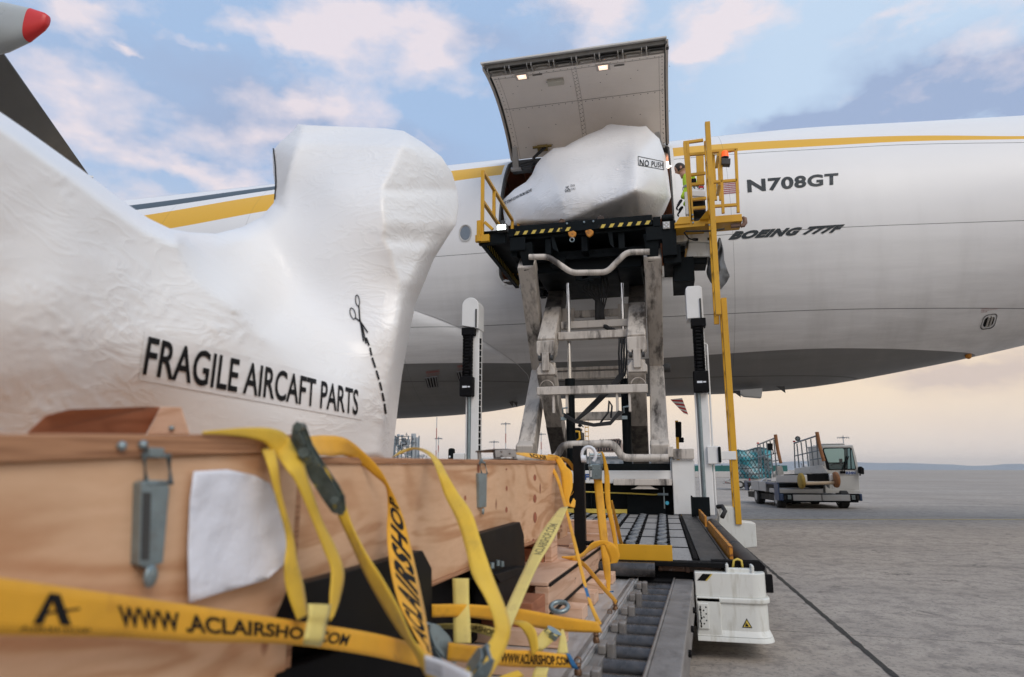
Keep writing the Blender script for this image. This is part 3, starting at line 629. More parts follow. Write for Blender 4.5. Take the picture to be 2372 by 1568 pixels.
# striped tail strike skid (red and white blade)
def blade():
    P0 = [(1575, 948), (1592, 940), (1605, 932)]
    a, b_, c_, d_ = [py_(x, y, 15.4) for x, y in ((1553, 925), (1580, 922), (1594, 960), (1584, 957))]
    mb = MB(); mb.prism([a, b_, c_, d_], (0, .05, 0)); o = mb.build('tail_skid', M['white'], plane)
    mb = MB()
    for i in range(4):
        t0, t1 = i * .25 + .02, i * .25 + .14
        L = lambda t: a.lerp(d_, t); R_ = lambda t: b_.lerp(c_, t); of = Vector((0, -.004, 0))
        mb.poly([L(min(1, t0)) + of, R_(min(1, t0 + .1)) + of, R_(min(1, t1 + .1)) + of, L(min(1, t1)) + of])
    mb.build('stripe', M['red'], o)
blade()
# wing underside and flap fairing, out to the upper left
def wing():
    pts = [(205, 404, 11.2), (10, 124, 6.3), (-420, -480, 2.6), (-1300, 700, 4.0), (-200, 640, 9.0), (60, 470, 10.8)]
    P = [py_(x, y, Y) for x, y, Y in pts]; n = Vector((-.16, 0, .10))
    mb = MB(); mb.prism(P, n); mb.build('wing', mat('wing_underside', (.055, .053, .048), .55, var=.1, vs=.7), plane)
    a = py_(198, 399, 11.0); b_ = py_(216, 411, 11.4); mb = MB(); mb.beam(a + Vector((-.6, 0, .02)), b_, .1, .03, (0, 1, 0)); mb.build('wing_root_fairing', M['white'], plane)
    # flap track fairing
    tip = py_(112, 48, 5.6); base = py_(-560, 30, 5.0); ax = (base - tip); L = ax.length; ax.normalize()
    M_ = []; M2 = []
    up = Vector((0, 0, 1)); sd = ax.cross(up).normalized(); up = sd.cross(ax)
    def ringp(s, r, zo, fl):
        c = tip + ax * s + up * zo; out = []
        for k in range(24):
            t = 2 * math.pi * k / 24; x = math.cos(t); y = math.sin(t)
            x = math.copysign(abs(x) ** .75, x); y = math.copysign(abs(y) ** .75, y)
            out.append(c + sd * (x * r * .62) + up * (y * r * (1.0 if y > 0 else fl)))
        return out
    prof = [(0, .045, 0, 1.1), (.01, .07, 0, 1.1), (.05, .10, -.005, 1.3), (.22, .17, -.03, 1.5)]
    prof2 = [(.22, .171, -.03, 1.5), (.5, .24, -.05, 1.6), (.9, .30, -.06, 1.6), (1.6, .34, -.06, 1.5), (L, .3, 0, 1.4)]
    o = MB(); o.grid([ringp(*p) for p in prof2], close=True); fo = o.build('flap_fairing', mat('fairing_paint', (.42, .45, .46), .3, var=.05), plane, smooth=True)
    o = MB(); r0 = ringp(*prof[0]); o.grid([ringp(*p) for p in prof], close=True); o.add(r0, [tuple(range(24))]); o.build('fairing_tip', mat('tip_red', (.62, .03, .03), .35, var=.04), fo, smooth=True)
wing()
# ---------------------------------------------------------------- the raised cargo door
def cargo_door():
    H_ = Vector((0, 13.95, 8.50)); TL = px_(1103, 143, OX0); TR = px_(1546, 92, OX1 - .02); T_ = Vector((0, (TL.y + TR.y) / 2, (TL.z + TR.z) / 2))
    ch = T_ - H_; L = ch.length; u = ch.normalized(); nrm = Vector((0, u.z, -u.y)); 
    if nrm.z < 0: nrm = -nrm
    R_ = 3.1; sag = R_ - math.sqrt(max(0.01, R_**2 - (L / 2) ** 2))
    def pt(x, t, off=0.0):       # t 0 hinge..1 tip, off outwards
        h = math.asin(min(.99, L / 2 / R_)); a = -h + 2 * h * t
        c = H_ + u * (L / 2) - nrm * (R_ - sag)
        p = c + u * (math.sin(a) * (R_ + off)) + nrm * (math.cos(a) * (R_ + off)); return Vector((x, p.y, p.z))
    lin_m = mat('door_lining', (.74, .69, .65), .5, var=.03, vs=2)
    n = 18
    ts = [i / n for i in range(n + 1)]
    x0, x1 = OX0 + .04, OX1 - .04
    def shell(a0, a1, t0, t1, o0, o1, m, name, par):
        tt = [t0 + (t1 - t0) * i / n for i in range(n + 1)]; mb = MB()
        A = [[pt(x, t, o0) for t in tt] for x in (a0, a1)]; B = [[pt(x, t, o1) for t in tt] for x in (a0, a1)]
        vs = A[0] + A[1] + B[0] + B[1]; m_ = n + 1; f = []
        for i in range(n):
            f += [(i, i+1, m_+i+1, m_+i), (2*m_+i, 3*m_+i, 3*m_+i+1, 2*m_+i+1), (i, 2*m_+i, 2*m_+i+1, i+1), (m_+i, m_+i+1, 3*m_+i+1, 3*m_+i)]
        f += [(0, m_, 3*m_, 2*m_), (n, 2*m_+n, 3*m_+n, m_+n)]
        return mb.add(vs, f).build(name, m, par)
    door = shell(x0, x1, 0, 1.012, -.015, .012, M['white'], 'cargo_door', plane)
    door['label'] = 'raised main cargo door with riveted lining and two lit lamps'
    tcut = .90
    shell(x0 + .14, x1 - .05, .02, tcut, -.17, -.02, lin_m, 'door_lining', door)
    # darker rolled edge along both sides
    for x, s in ((x0 + .075, 1), (x1 - .02, -1)):
        MB().tube([pt(x, t, -.09) for t in ts], .03, 6).build('door_edge_seal', M['seal'], door)
        shell(min(x, x - s*.05), max(x, x - s*.05), .01, .995, -.13, -.03, mat('edge_metal', (.40, .37, .35), .45, .2), 'door_side', door)
    # latch beam with pockets
    latch = shell(x0 + .10, x1 - .02, tcut + .005, .985, -.10, -.02, mat('latch_beam', (.17, .165, .155), .45, .3, var=.2, vs=6), 'latch_beam', door)
    mbx = MB(); mbd = MB(); nb = 8
    for i in range(nb):
        cx = x0 + .3 + i * (x1 - x0 - .5) / (nb - 1)
        for t, w_ in ((.945, .16),):
            a = pt(cx - w_, .915, -.11); b_ = pt(cx + w_, .915, -.11); c_ = pt(cx + w_, .972, -.15); d_ = pt(cx - w_, .972, -.15)
            (mbx if i % 2 == 0 else mbd).prism([a, b_, c_, d_], (0, .05, .05))
        mbx.cyl(pt(cx - .12, .93, -.15), pt(cx + .12, .93, -.15), .022); mbx.box(pt(cx - .19, .91, -.19) , pt(cx - .17, .985, -.09)); mbx.box(pt(cx + .17, .91, -.17) , pt(cx + .185, .985, -.09))
        mbd.cyl(pt(cx + .21, .945, -.10), pt(cx + .21, .945, -.16), .03)
    mbx.build('latch_fitting', mat('latch_metal', (.36, .34, .31), .4, .4, var=.15, vs=10), latch); mbd.build('latch_pocket', M['seal'], latch)
    # strip lines and rivets on the lining
    sm = mat('lining_joint', (.26, .23, .215), .6, var=0)
    mb = MB(); o_ = -.1745
    xm = (x0 + x1) / 2 + .0
    for tt_, w_ in ((.50, .0022), (.86, .0025)): mb.grid([[pt(x, tt_ - w_, o_), pt(x, tt_ + w_, o_)] for x in (x0 + .15, x1 - .06)])
    for xx in (xm - .045, xm + .045, x1 - .15, x0 + .27): mb.grid([[pt(xx - .003, t * .88, o_), pt(xx + .003, t * .88, o_)] for t in ts])
    mb.build('lining_joint', sm, door)
    mb = MB(); rv = []
    for i in range(24): rv.append((x0 + .2 + i * (x1 - x0 - .3) / 23, .485)); rv.append((x0 + .28 + i * (x1 - x0 - .3) / 23.5, .875))
    for i in range(22): rv += [(xm - .022, .04 + i * .037), (xm + .022, .05 + i * .037), (x1 - .09, .03 + i * .04), (x0 + .2, .03 + i * .04)]
    random.seed(3)
    for i in range(6):
        for t in (.12, .30, .66, .74): rv.append((x0 + .45 + i * .62 + (.15 if t in (.3, .74) else 0), t))
    for x, t in rv:
        r = .0115; c = [pt(x + r * math.cos(k*1.047), t + r / 3.1 * math.sin(k*1.047), o_ - .001) for k in range(6)]; mb.poly(c)
    mb.build('rivet', M['seal'], door)
    # two recessed lamps that are lit, their bezels, cover box
    def at(px, py):
        best = None; d = ray(px, py)
        for i in range(200):
            t = i / 199; p0 = pt(0, t, -.175); k = (p0.y) / d.y; q = CAM + d * k; e = abs(q.z - p0.z)
            if best is None or e < best[0]: best = (e, q.x, t)
        return best[1], best[2]
    warm = emit('warm_lamp', (1.0, .62, .38), 6.0); bz = mat('lamp_bezel', (.48, .44, .42), .4, var=0); box = emit('lamp_recess', (1.0, .72, .55), 1.0)
    for cx, cy in ((1209, 177), (1397, 155)):
        x, t = at(cx, cy); q = lambda dx, dt, o=0: pt(x + dx, t + dt / 3.1, -.178 - o)
        MB().poly([q(-.135, -.125, .004), q(.135, -.125, .004), q(.135, .12, .004), q(-.135, .12, .004)]).build('lamp_bezel', bz, door)
        lp = MB().poly([q(-.085, -.09, .007), q(.085, -.09, .007), q(.095, .085, .007), q(-.095, .085, .007)]).build('door_lamp', box, door)
        MB().poly([q(.045 * math.cos(k*.628), .03 + .028 * math.sin(k*.628), .011) for k in range(10)]).build('lamp_bulb', warm, lp)
        MB().poly([q(.22, -.03, .004), q(.42, -.03, .004), q(.42, .03, .004), q(.22, .03, .004)]).build('placard', mat('placard', (.12, .11, .1), .5), door)
    x, t = at(1287, 187); a = pt(x - .17, t - .028, -.175); b_ = pt(x + .17, t - .028, -.175); c_ = pt(x + .17, t + .028, -.175); d_ = pt(x - .17, t + .028, -.175)
    dn = (pt(0, t, -.24) - pt(0, t, -.175)); MB().prism([a, b_, c_, d_], dn).build('cover_box', mat('cover_box', (.48, .46, .40), .5), door, bevel=.01)
    # hinge arms and hydraulics
    mb = MB()
    for px1, py1, px2, py2 in ((1192, 340, 1196, 392), (1522, 306, 1527, 338)):
        a = py_(px1, py1, 12.9); b_ = py_(px2, py2, 13.1); mb.beam(a, b_, .10, .07, (1, 0, 0), .14, .09); mb.cyl(b_ - Vector((.12, 0, 0)), b_ + Vector((.12, 0, 0)), .05)
    mb.build('hinge_arm', mat('hinge_metal', (.30, .29, .28), .4, .5), door, bevel=.008)
    x, t = at(1257, 338); mb = MB(); mb.prism([pt(x - .12, t - .02, -.2), pt(x + .12, t - .02, -.2), pt(x + .12, t + .02, -.2), pt(x - .12, t + .02, -.2)], dn); mb.cyl(pt(x - .22, t + .01, -.25), pt(x + .22, t + .01, -.25), .03); mb.build('hydraulic_block', mat('brass_block', (.22, .16, .05), .4, .5), door, bevel=.004)
    mb = MB(); e0 = py_(1205, 386, 13.0)
    for o in (0, .06): 
        p0 = pt(x + .02 + o, t, -.25); mb.tube([p0, p0 + Vector((-.05, -.1, -.12)), p0.lerp(e0, .4) + Vector((0, -.12, -.12)), e0 + Vector((.3, -.1, .0 + o)), e0 + Vector((0, 0, o))], .022, 8)
    mb.build('hydraulic_hose', M['rubber'], door, smooth=True)
    mb = MB(); mb.box(py_(1185, 380, 13.1), py_(1235, 400, 13.3)); mb.box(py_(1190, 372, 13.2), py_(1250, 382, 13.35)); mb.build('actuator', M['seal'], plane, bevel=.01)
cargo_door()
# a lit strip on the right door jamb
p = py_(1549, 385, 13.0); MB().box(p - Vector((.07, .01, .012)), p + Vector((.05, .01, .012))).build('jamb_lamp', emit('jamb_lamp', (1, .75, .65), 5), plane)
# ================================================================== cargo loader
LD = thing('cargo_loader', (-1.1, 8, 0), 'large white and black cargo loader with raised scissor platform at the aircraft door', 'cargo loader')
def LB(name, m, fn, bevel=.006, parent=None, **kw):
    mb = MB(); fn(mb); return mb.build(name, m, parent or LD, bevel=bevel, **kw)
PZ = 5.2
# ---- bridge platform (black)
plat = MB(); plat.box((-2.36, 10.06, 5.02), (.12, 12.7, PZ - .02))
PLAT = plat.build('bridge_platform', M['black'], LD, bevel=.01)
for x in (-2.28, -1.7, -1.1, -.5, .04):
    LB('frame_beam', M['black'], lambda mb: mb.beam((x, 10.1, 4.88), (x, 12.9, 4.88), .10, .26), parent=PLAT)
for y in (10.45, 11.2, 12.0, 12.7):
    LB('frame_beam', M['black'], lambda mb: mb.beam((-2.3, y, 4.80), (.1, y, 4.80), .12, .14, (0, 1, 0)), parent=PLAT)
fb = LB('front_beam', M['black'], lambda mb: (mb.box((-2.25, 9.98, 5.07), (0.0, 10.06, 5.24)), mb.box((-2.36, 9.99, 5.06), (-2.26, 10.1, 5.2)), mb.box((.01, 9.99, 5.04), (.13, 10.1, 5.2))))
mb = MB(); 
for i in range(16):
    x = -2.25 + i * .142
    if 6.6 < i < 9.6: continue
    mb.poly([(x + .0, 9.976, 5.078), (x + .062, 9.976, 5.078), (x + .098, 9.976, 5.140), (x + .036, 9.976, 5.140)])
mb.build('hazard_stripe', M['hazy'], fb)
mb = MB()
for x in (-1.50, -.88):
    mb.poly([(x, 9.972, 5.085), (x + .07, 9.972, 5.085), (x + .035, 9.972, 5.145)])
mb.build('warning_triangle', M['ink'], fb)
for x in (-1.36, -1.08, -.93):
    LB('bolt', M['zinc'], lambda mb: mb.cyl((x, 9.975, 5.2), (x, 9.95, 5.2), .016, 10), parent=fb, bevel=0)
for x in (-1.28, -1.0):
    LB('latch_hook', M['orange'], lambda mb: mb.prism([(x - .07, 9.95, 5.05), (x + .02, 9.95, 5.07), (x + .07, 9.95, 5.03), (x + .055, 9.95, 4.97), (x, 9.95, 4.93), (x - .05, 9.95, 4.97)], (0, .05, 0)), parent=fb, bevel=.012)
LB('shackle_ring', M['zinc'], lambda mb: mb.tube([(-1.28 + .035 * math.cos(k*.524), 9.93, 4.90 + .035 * math.sin(k*.524)) for k in range(12)], .008, 6, close=True), bevel=0)
for x in (-1.46, -.82):
    LB('pallet_stop', M['rust'], lambda mb: mb.prism([(x - .05, 10.05, 5.2), (x + .05, 10.05, 5.2), (x + .05, 10.05, 5.31), (x - .02, 10.05, 5.34), (x - .06, 10.05, 5.29)], (0, .12, 0)), bevel=.01)
# downward cheeks
for x in (-2.2, .02):
    LB('leg_bracket', M['black'], lambda mb: (mb.beam((x + (.12 if x < 0 else -.05), 10.12, 4.95), (x + (.17 if x < 0 else -.03), 10.15, 4.5), .24, .2, (1, 0, 0), .16, .12), mb.box((x - .13, 10.0, 4.82), (x + .13, 10.2, 5.05))))
LB('leg_bracket', M['black'], lambda mb: mb.prism([(-1.65, 10.06, 5.04), (-1.6, 10.06, 5.04), (-1.52, 10.06, 4.75), (-1.62, 10.06, 4.82)], (0, .03, 0)))
LB('leg_bracket', M['black'], lambda mb: mb.prism([(-.72, 10.06, 5.04), (-.64, 10.06, 5.04), (-.62, 10.06, 4.75), (-.68, 10.06, 4.82)], (0, .03, 0)))
mb = MB(); mb.box((-2.1, 10.35, 4.72), (-.1, 10.41, 4.86))
for i in range(13): mb.cyl((-2.05 + i * .155, 10.34, 4.80), (-2.05 + i * .155, 10.325, 4.80), .014, 8)
mb.build('bolted_crossbar', M['black'], PLAT)
mb = MB(); mb.box((-2.0, 10.5, 4.55), (-.2, 12.4, 4.78)); mb.box((-1.7, 10.3, 4.6), (-1.45, 10.9, 4.75)); mb.box((-.9, 10.6, 4.5), (-.6, 11.3, 4.7)); mb.build('underframe', M['black'], PLAT, bevel=.02)
# work lamp, right side lamp cluster and pulley
lb = LB('lamp_housing', M['seal'], lambda mb: (mb.box((-2.52, 9.86, 5.13), (-2.35, 9.98, 5.25)), mb.box((-2.47, 9.9, 5.24), (-2.4, 9.96, 5.33))))
LB('work_lamp', emit('lamp_glow', (.93, 1, .97), 9), lambda mb: mb.box((-2.51, 9.855, 5.15), (-2.37, 9.859, 5.23)), parent=lb, bevel=0)
rb_ = LB('side_hub', M['black'], lambda mb: (mb.box((.14, 10.0, 4.55), (.36, 10.4, 5.12)), mb.cyl((.15, 10.05, 5.18), (.33, 10.05, 5.18), .06), mb.box((.16, 10.1, 4.45), (.42, 10.9, 4.75)), mb.box((.3, 10.3, 4.2), (.62, 11.2, 4.6))))
lc = LB('lamp_cluster', M['jamb'], lambda mb: mb.box((.16, 9.97, 4.98), (.27, 9.995, 5.10)), parent=rb_)
for dx, dz in ((.025, .03), (.085, .03), (.055, .06), (.025, .09), (.085, .09)):
    LB('lamp_lens', M['label'], lambda mb: mb.cyl((.16 + dx, 9.969, 4.98 + dz), (.16 + dx, 9.96, 4.98 + dz), .013, 10), parent=lc if False else rb_, bevel=0)
# left walkway wing, its hazard edged side and yellow rail
LB('side_deck', M['black'], lambda mb: (mb.box((-2.86, 9.95, 5.12), (-2.36, 12.8, 5.18)), mb.box((-2.86, 9.95, 4.98), (-2.78, 12.8, 5.12)), mb.beam((-2.4, 10.0, 5.05), (-2.86, 10.0, 5.05), .08, .2, (0, 1, 0))))
mb = MB()
for i in range(26): y = 10.0 + i * .108; mb.poly([(-2.776, y, 4.99), (-2.776, y + .05, 4.99), (-2.776, y + .09, 5.11), (-2.776, y + .04, 5.11)])
mb.build('hazard_stripe', M['hazy'], LD)
def rail(name, segs, w=.045, m='yellow'):
    mb = MB()
    for a, b_ in segs: mb.beam(a, b_, w, w, (0, 1, 0) if abs(Vector(b_).x - Vector(a).x) > .3 else (1, 0, 0))
    return mb.build(name, M[m], LD, bevel=.004)
X_ = -2.79
rail('side_rail', [((X_, 9.93, 5.0), (X_, 9.93, 6.27)), ((X_, 9.95, 6.26), (X_, 12.2, 6.26)), ((X_, 9.95, 5.72), (X_, 12.2, 5.72)), ((X_, 12.2, 5.1), (X_, 12.2, 6.27)), ((X_, 10.7, 5.72), (X_, 10.7, 6.26)), ((X_ + .12, 12.25, 5.1), (X_ + .12, 12.25, 6.2))], .055)
LB('rail_bracket', M['yellow'], lambda mb: (mb.box((-2.9, 9.88, 4.98), (-2.66, 9.95, 5.10)), mb.box((-2.87, 9.86, 4.98), (-2.80, 9.93, 5.35)), mb.beam((-2.74, 9.9, 5.32), (-2.60, 9.9, 5.18), .05, .05, (0, 1, 0))))
# ---- scissor arms; near end Y~10.1, far end Y~11.8
def arm(name, p, q, w, h, m='arm', w2=None, h2=None, parent=None):
    mb = MB(); mb.beam(p, q, w, h, (1, 0, 0), w2, h2); return mb.build(name, M[m], parent or LD, bevel=.025)
for x in (-2.08, -.02):
    a = arm('upper_outer_arm', (x, 10.22, 4.62), (x - (.10 if x < -1 else .02), 11.85, 3.06), .27, .34, w2=.25, h2=.30)
    LB('arm_collar', M['arm'], lambda mb: mb.beam((x, 10.16, 4.66), (x, 10.36, 4.48), .285, .33), parent=a, bevel=.03)
    a = arm('lower_outer_arm', (x + (-.02), 10.18, 1.44), (x - (.10 if x < -1 else .02), 11.75, 2.98), .27, .34, w2=.25, h2=.28)
    LB('arm_foot', M['arm'], lambda mb: mb.beam((x - .02, 10.05, 1.47), (x - .02, 10.3, 1.56), .285, .33), parent=a, bevel=.03)
for x in (-1.77, -.325):
    arm('upper_inner_arm', (x - .06 * (x < -1), 12.2, 4.78), (x, 10.3, 3.22), .29, .34)
    arm('upper_inner_arm_dark', (x - .06 * (x < -1), 12.21, 4.80), (x - .03 * (x < -1), 11.2, 3.97), .294, .345, 'armdark').name = 'arm_dark_end'  # darker skin over the far half of each inner arm
    arm('lower_inner_arm', (x - .02, 10.3, 2.86), (x - .06, 12.1, 1.45), .28, .34)
    arm('arm_dark_end', (x - .045, 11.25, 2.12), (x - .06, 12.12, 1.44), .285, .35, 'armdark')
    # knuckle between them
    LB('upper_knuckle', M['arm'], lambda mb: (mb.prism([(x - .15, 10.12, 3.30), (x + .15, 10.12, 3.30), (x + .15, 10.12, 3.10), (x + .08, 10.12, 3.0), (x + .08, 10.12, 3.08), (x - .08, 10.12, 3.08), (x - .08, 10.12, 3.0), (x - .15, 10.12, 3.10)], (0, .3, 0))), bevel=.02)
    LB('lower_knuckle', M['arm'], lambda mb: (mb.box((x - .06, 10.1, 2.8), (x + .06, 10.3, 3.1)), mb.prism([(x - .15, 10.14, 2.74), (x + .15, 10.14, 2.74), (x + .15, 10.14, 2.84), (x + .08, 10.14, 2.94), (x - .08, 10.14, 2.94), (x - .15, 10.14, 2.84)], (0, .25, 0))), bevel=.015)
    for dx in (-.12, .075): LB('pivot_pin', M['seal'], lambda mb: mb.cyl((x + dx, 10.16, 3.02), (x + dx + .045, 10.16, 3.02), .05))
    # weld arc on the lower arm
    LB('lifting_loop', M['arm'], lambda mb: mb.tube([(x + .12 * math.cos(t), 10.22 + (.0), 2.52 + .13 * math.sin(t) * 1.1) for t in [rad(v) for v in range(20, 161, 20)]], .008, 6), bevel=0)
LB('pivot_pin', M['seal'], lambda mb: mb.cyl((-.15, 11.7, 3.02), (.2, 11.7, 3.02), .08))
# ---- cross bars
def bar(x0, x1, y, z, h, d, m='arm'): LB('cross_bar', M[m], lambda mb: mb.box((x0, y, z - h/2), (x1, y + d, z + h/2)), bevel=.012)
bar(-1.58, -.48, 11.3, 4.0, .12, .12)
LB('bar_cheek', M['arm'], lambda mb: (mb.box((-1.68, 11.25, 3.83), (-1.44, 11.3, 4.10)),), bevel=.01); LB('bar_cheek', M['arm'], lambda mb: (mb.box((-.66, 11.25, 3.86), (-.44, 11.3, 4.13)),), bevel=.01)
bar(-1.62, -.46, 10.85, 3.70, .13, .14); bar(-1.62, -.45, 10.5, 3.44, .13, .14)
bar(-1.98, -.28, 11.6, 2.93, .13, .14); bar(-1.98, -.28, 11.6, 3.05, .06, .1)
bar(-1.90, -.18, 10.02, 2.47, .13, .12); bar(-1.55, -.5, 11.0, 2.14, .14, .12)
for x in (-1.64, -1.43, -.65, -.46): LB('bar_strut', M['arm'], lambda mb: mb.box((x - .018, 10.06, 2.12), (x + .018, 10.16, 2.42)))
# ---- bent tubes
def bent(name, pts, r):
    P = [Vector(p) for p in pts]; out = [P[0]]
    for i in range(1, len(P) - 1):
        a, b_, c_ = P[i-1], P[i], P[i+1]; k = min(.09, (b_-a).length*.45, (c_-b_).length*.45); s = b_ + (a - b_).normalized()*k; e = b_ + (c_ - b_).normalized()*k
        for t in (0, .25, .5, .75, 1): out.append(s*(1-t)**2 + b_*2*t*(1-t) + e*t*t)
    out.append(P[-1]); LB(name, M['arm'], lambda mb: mb.tube(out, r, 16), bevel=0, smooth='auto')
bent('stiffener_tube', [(-2.0, 9.98, 4.68), (-1.68, 9.98, 4.66), (-1.30, 9.98, 4.36), (-.74, 9.98, 4.33), (-.42, 9.98, 4.64), (-.06, 9.98, 4.62)], .048)
bent('stiffener_tube', [(-2.25, 9.78, 1.42), (-1.56, 9.78, 1.42), (-1.46, 9.78, 1.62), (-.70, 9.78, 1.63), (-.58, 9.78, 1.42), (.08, 9.78, 1.42)], .055)
# ---- hydraulics
def ram(x, y):
    LB('ram_cylinder', M['black'], lambda mb: (mb.cyl((x, y, .9), (x, y, 2.72), .075), mb.cyl((x, y, 2.62), (x, y, 2.74), .085)), bevel=0, smooth='auto')
    LB('ram_rod', M['chrome'], lambda mb: mb.cyl((x, y, 2.7), (x, y, 4.4), .032), bevel=0, smooth='auto')
ram(-1.46, 10.7); ram(-.56, 10.9)
random.seed(11)
for i in range(8):
    x0 = -1.12 + i * .035; x1 = -.98 + i * .012
    LB('hydraulic_hose', M['rubber'], lambda mb: mb.tube([(x0 + (i - 4) * .015, 10.9, 4.55), (x0 + (i-4) * .03, 10.95, 4.35), (x1, 11.0, 4.1 - .02 * i), (x1, 11.0, 3.9), (x1 + .02, 11.0, 3.75)], .015, 6), bevel=0, smooth=True)
LB('hose_sleeve', M['rubber'], lambda mb: (mb.tube([(-.99, 11.02, 4.2), (-1.0, 11.02, 3.7)], .05, 8), mb.tube([(-.95, 10.95, 3.72), (-.78, 10.8, 3.58), (-.62, 10.7, 3.5), (-.56, 10.6, 3.3)], .04, 8)), bevel=0, smooth=True)
for i in range(4): LB('hydraulic_hose', M['rubber'], lambda mb: mb.tube([(-.6 + i * .04, 10.4, 3.34), (-.62 + i * .042, 10.42, 3.1), (-.62 + i * .03, 10.4, 2.75), (-.75 + i * .03, 10.35, 2.58), (-1.12 + i * .03, 10.2, 2.2), (-1.35, 10.1, 1.95)], .017, 6), bevel=0, smooth=True)
for i in range(3): LB('hydraulic_hose', M['rubber'], lambda mb: mb.tube([(-1.46, 9.95, 2.1 - i * .02), (-1.3, 9.93, 2.0 - i * .02), (-1.0, 9.92, 1.93 - i * .015), (-.75, 9.92, 1.96 - i*.02), (-.62, 9.93, 2.12 - i * .03), (-.55, 9.95, 2.1)], .014, 6), bevel=0, smooth=True)
LB('hydraulic_hose', M['rubber'], lambda mb: mb.tube([(-.9, 9.93, 1.95), (-.78, 9.93, 2.1), (-.76, 9.93, 2.28), (-.72, 9.93, 2.2), (-.74, 9.93, 2.02)], .016, 6), bevel=0, smooth=True)
for x in (-1.48, -.55): LB('hose_fitting', M['zinc'], lambda mb: (mb.tube([(x, 10.0, 2.1), (x, 9.95, 2.18), (x + .08, 9.95, 2.19)], .014, 8), mb.box((x - .03, 9.96, 2.0), (x + .05, 10.02, 2.05))), bevel=0)
LB('valve_block', M['black'], lambda mb: (mb.box((-1.3, 10.5, 4.38), (-1.1, 10.8, 4.5)), mb.box((-1.2, 10.5, 4.4), (-.9, 10.9, 4.55)), mb.tube([(-1.3, 10.5, 4.4), (-1.2, 10.45, 4.36), (-1.1, 10.5, 4.4), (-1.0, 10.5, 4.36)], .02, 6)))
# ---- white masts with cable chain
def mast(x0, x1, ybase, top, left):
    w_ = x1 - x0; xm = (x0 + x1) / 2
    post = LB('mast', M['white'], lambda mb: mb.box((xm + (.0 if left else -.01), 9.82, .62), (x1 - .01 if left else x1 + .0, 10.02, top - .45)), bevel=.012)
    LB('mast_channel', M['white'], lambda mb: (mb.box((x0 + .05, 9.84, .62), (x0 + .075, 9.9, top - 1.3)), mb.box((x0 + .06, 9.9, .62), (xm, 9.92, top - 1.3))), parent=post)
    LB('guide_rod', M['zinc'], lambda mb: mb.cyl((x0 + .115, 9.83, .62), (x0 + .115, 9.83, top - 1.3), .024), parent=post, bevel=0, smooth='auto')
    # rounded cap: arch seen side-on
    mb = MB(); pts = []
    r = w_ * .5
    if left:
        pts = [(xm + r * math.cos(rad(t)), 9.72, top - r + r * math.sin(rad(t))) for t in range(0, 181, 15)]; pts = [(x1, 9.72, top - .52)] + pts + [(x0, 9.72, top - .46)]
    else:
        pts = [(x1, 9.72, top - .50), (x1, 9.72, top - .03), (x1 - .04, 9.72, top), (x0 + .03, 9.72, top), (x0, 9.72, top - .04), (x0, 9.72, top - .5)]
    mb.prism(pts, (0, .34, 0)); cap = mb.build('mast_cap', M['white'], post, bevel=.012)
    LB('cap_slot', M['seal'], lambda mb: mb.box((x1 - .05, 9.70, top - .5), (x1 - .025, 9.718, top - .2)), parent=post)
    cx0 = x0 + (.02 if left else .07); cx1 = cx0 + .155
    LB('chain_guide', M['matblack'], lambda mb: (mb.box((cx0 - .015, 9.70, top - .62), (cx1 + .04, 9.9, top - .5)),), parent=post)
    mb = MB(); z = top - .62; zb = top - 1.3
    nl = 13; hh = (z - zb) / nl
    for i in range(nl):
        zz = z - i * hh; mb.box((cx0, 9.725, zz - hh * .86), (cx1, 9.8, zz)); mb.box((cx0 + .02, 9.71, zz - hh), (cx0 + .035, 9.78, zz)); mb.box((cx1 - .035, 9.71, zz - hh), (cx1 - .02, 9.78, zz)); mb.box((cx0 + .045, 9.717, zz - hh * .7), (cx1 - .045, 9.73, zz - hh * .25))
    mb.build('cable_chain', M['matblack'], post, bevel=.004)
    e = LB('chain_end_box', M['matblack'], lambda mb: mb.box((cx0 - .03, 9.68, zb - .30), (cx1 + .03, 9.82, zb + .01)), parent=post, bevel=.015)
    LB('chain_label', M['label'], lambda mb: (mb.box((cx0 + .02, 9.676, zb - .17), (cx1 - .06, 9.679, zb - .14)), mb.box((cx1 - .05, 9.676, zb - .165), (cx1 - .01, 9.679, zb - .145))), parent=post, bevel=0)
    if left: LB('toothed_strip', M['matblack'], lambda mb: [mb.box((x1 - .012, 9.83, .64 + i * .1), (x1 + .012, 9.87, .72 + i * .1)) for i in range(27)], parent=post, bevel=0)
mast(-3.06, -2.78, 9.8, 3.98, True)
mast(.44, .68, 9.8, 3.95, False)
LB('mast_pipe', M['white'], lambda mb: mb.tube([(.66, 9.84, 3.1), (.71, 9.84, 3.07), (.71, 9.84, 2.8), (.70, 9.84, .8), (.73, 9.84, .62)], .014, 8), bevel=0, smooth=True)
LB('mast_foot', M['black'], lambda mb: (mb.box((.36, 9.55, .62), (.60, 9.60, .88)), mb.box((.35, 9.4, .62), (.37, 9.6, .9))), bevel=.008)
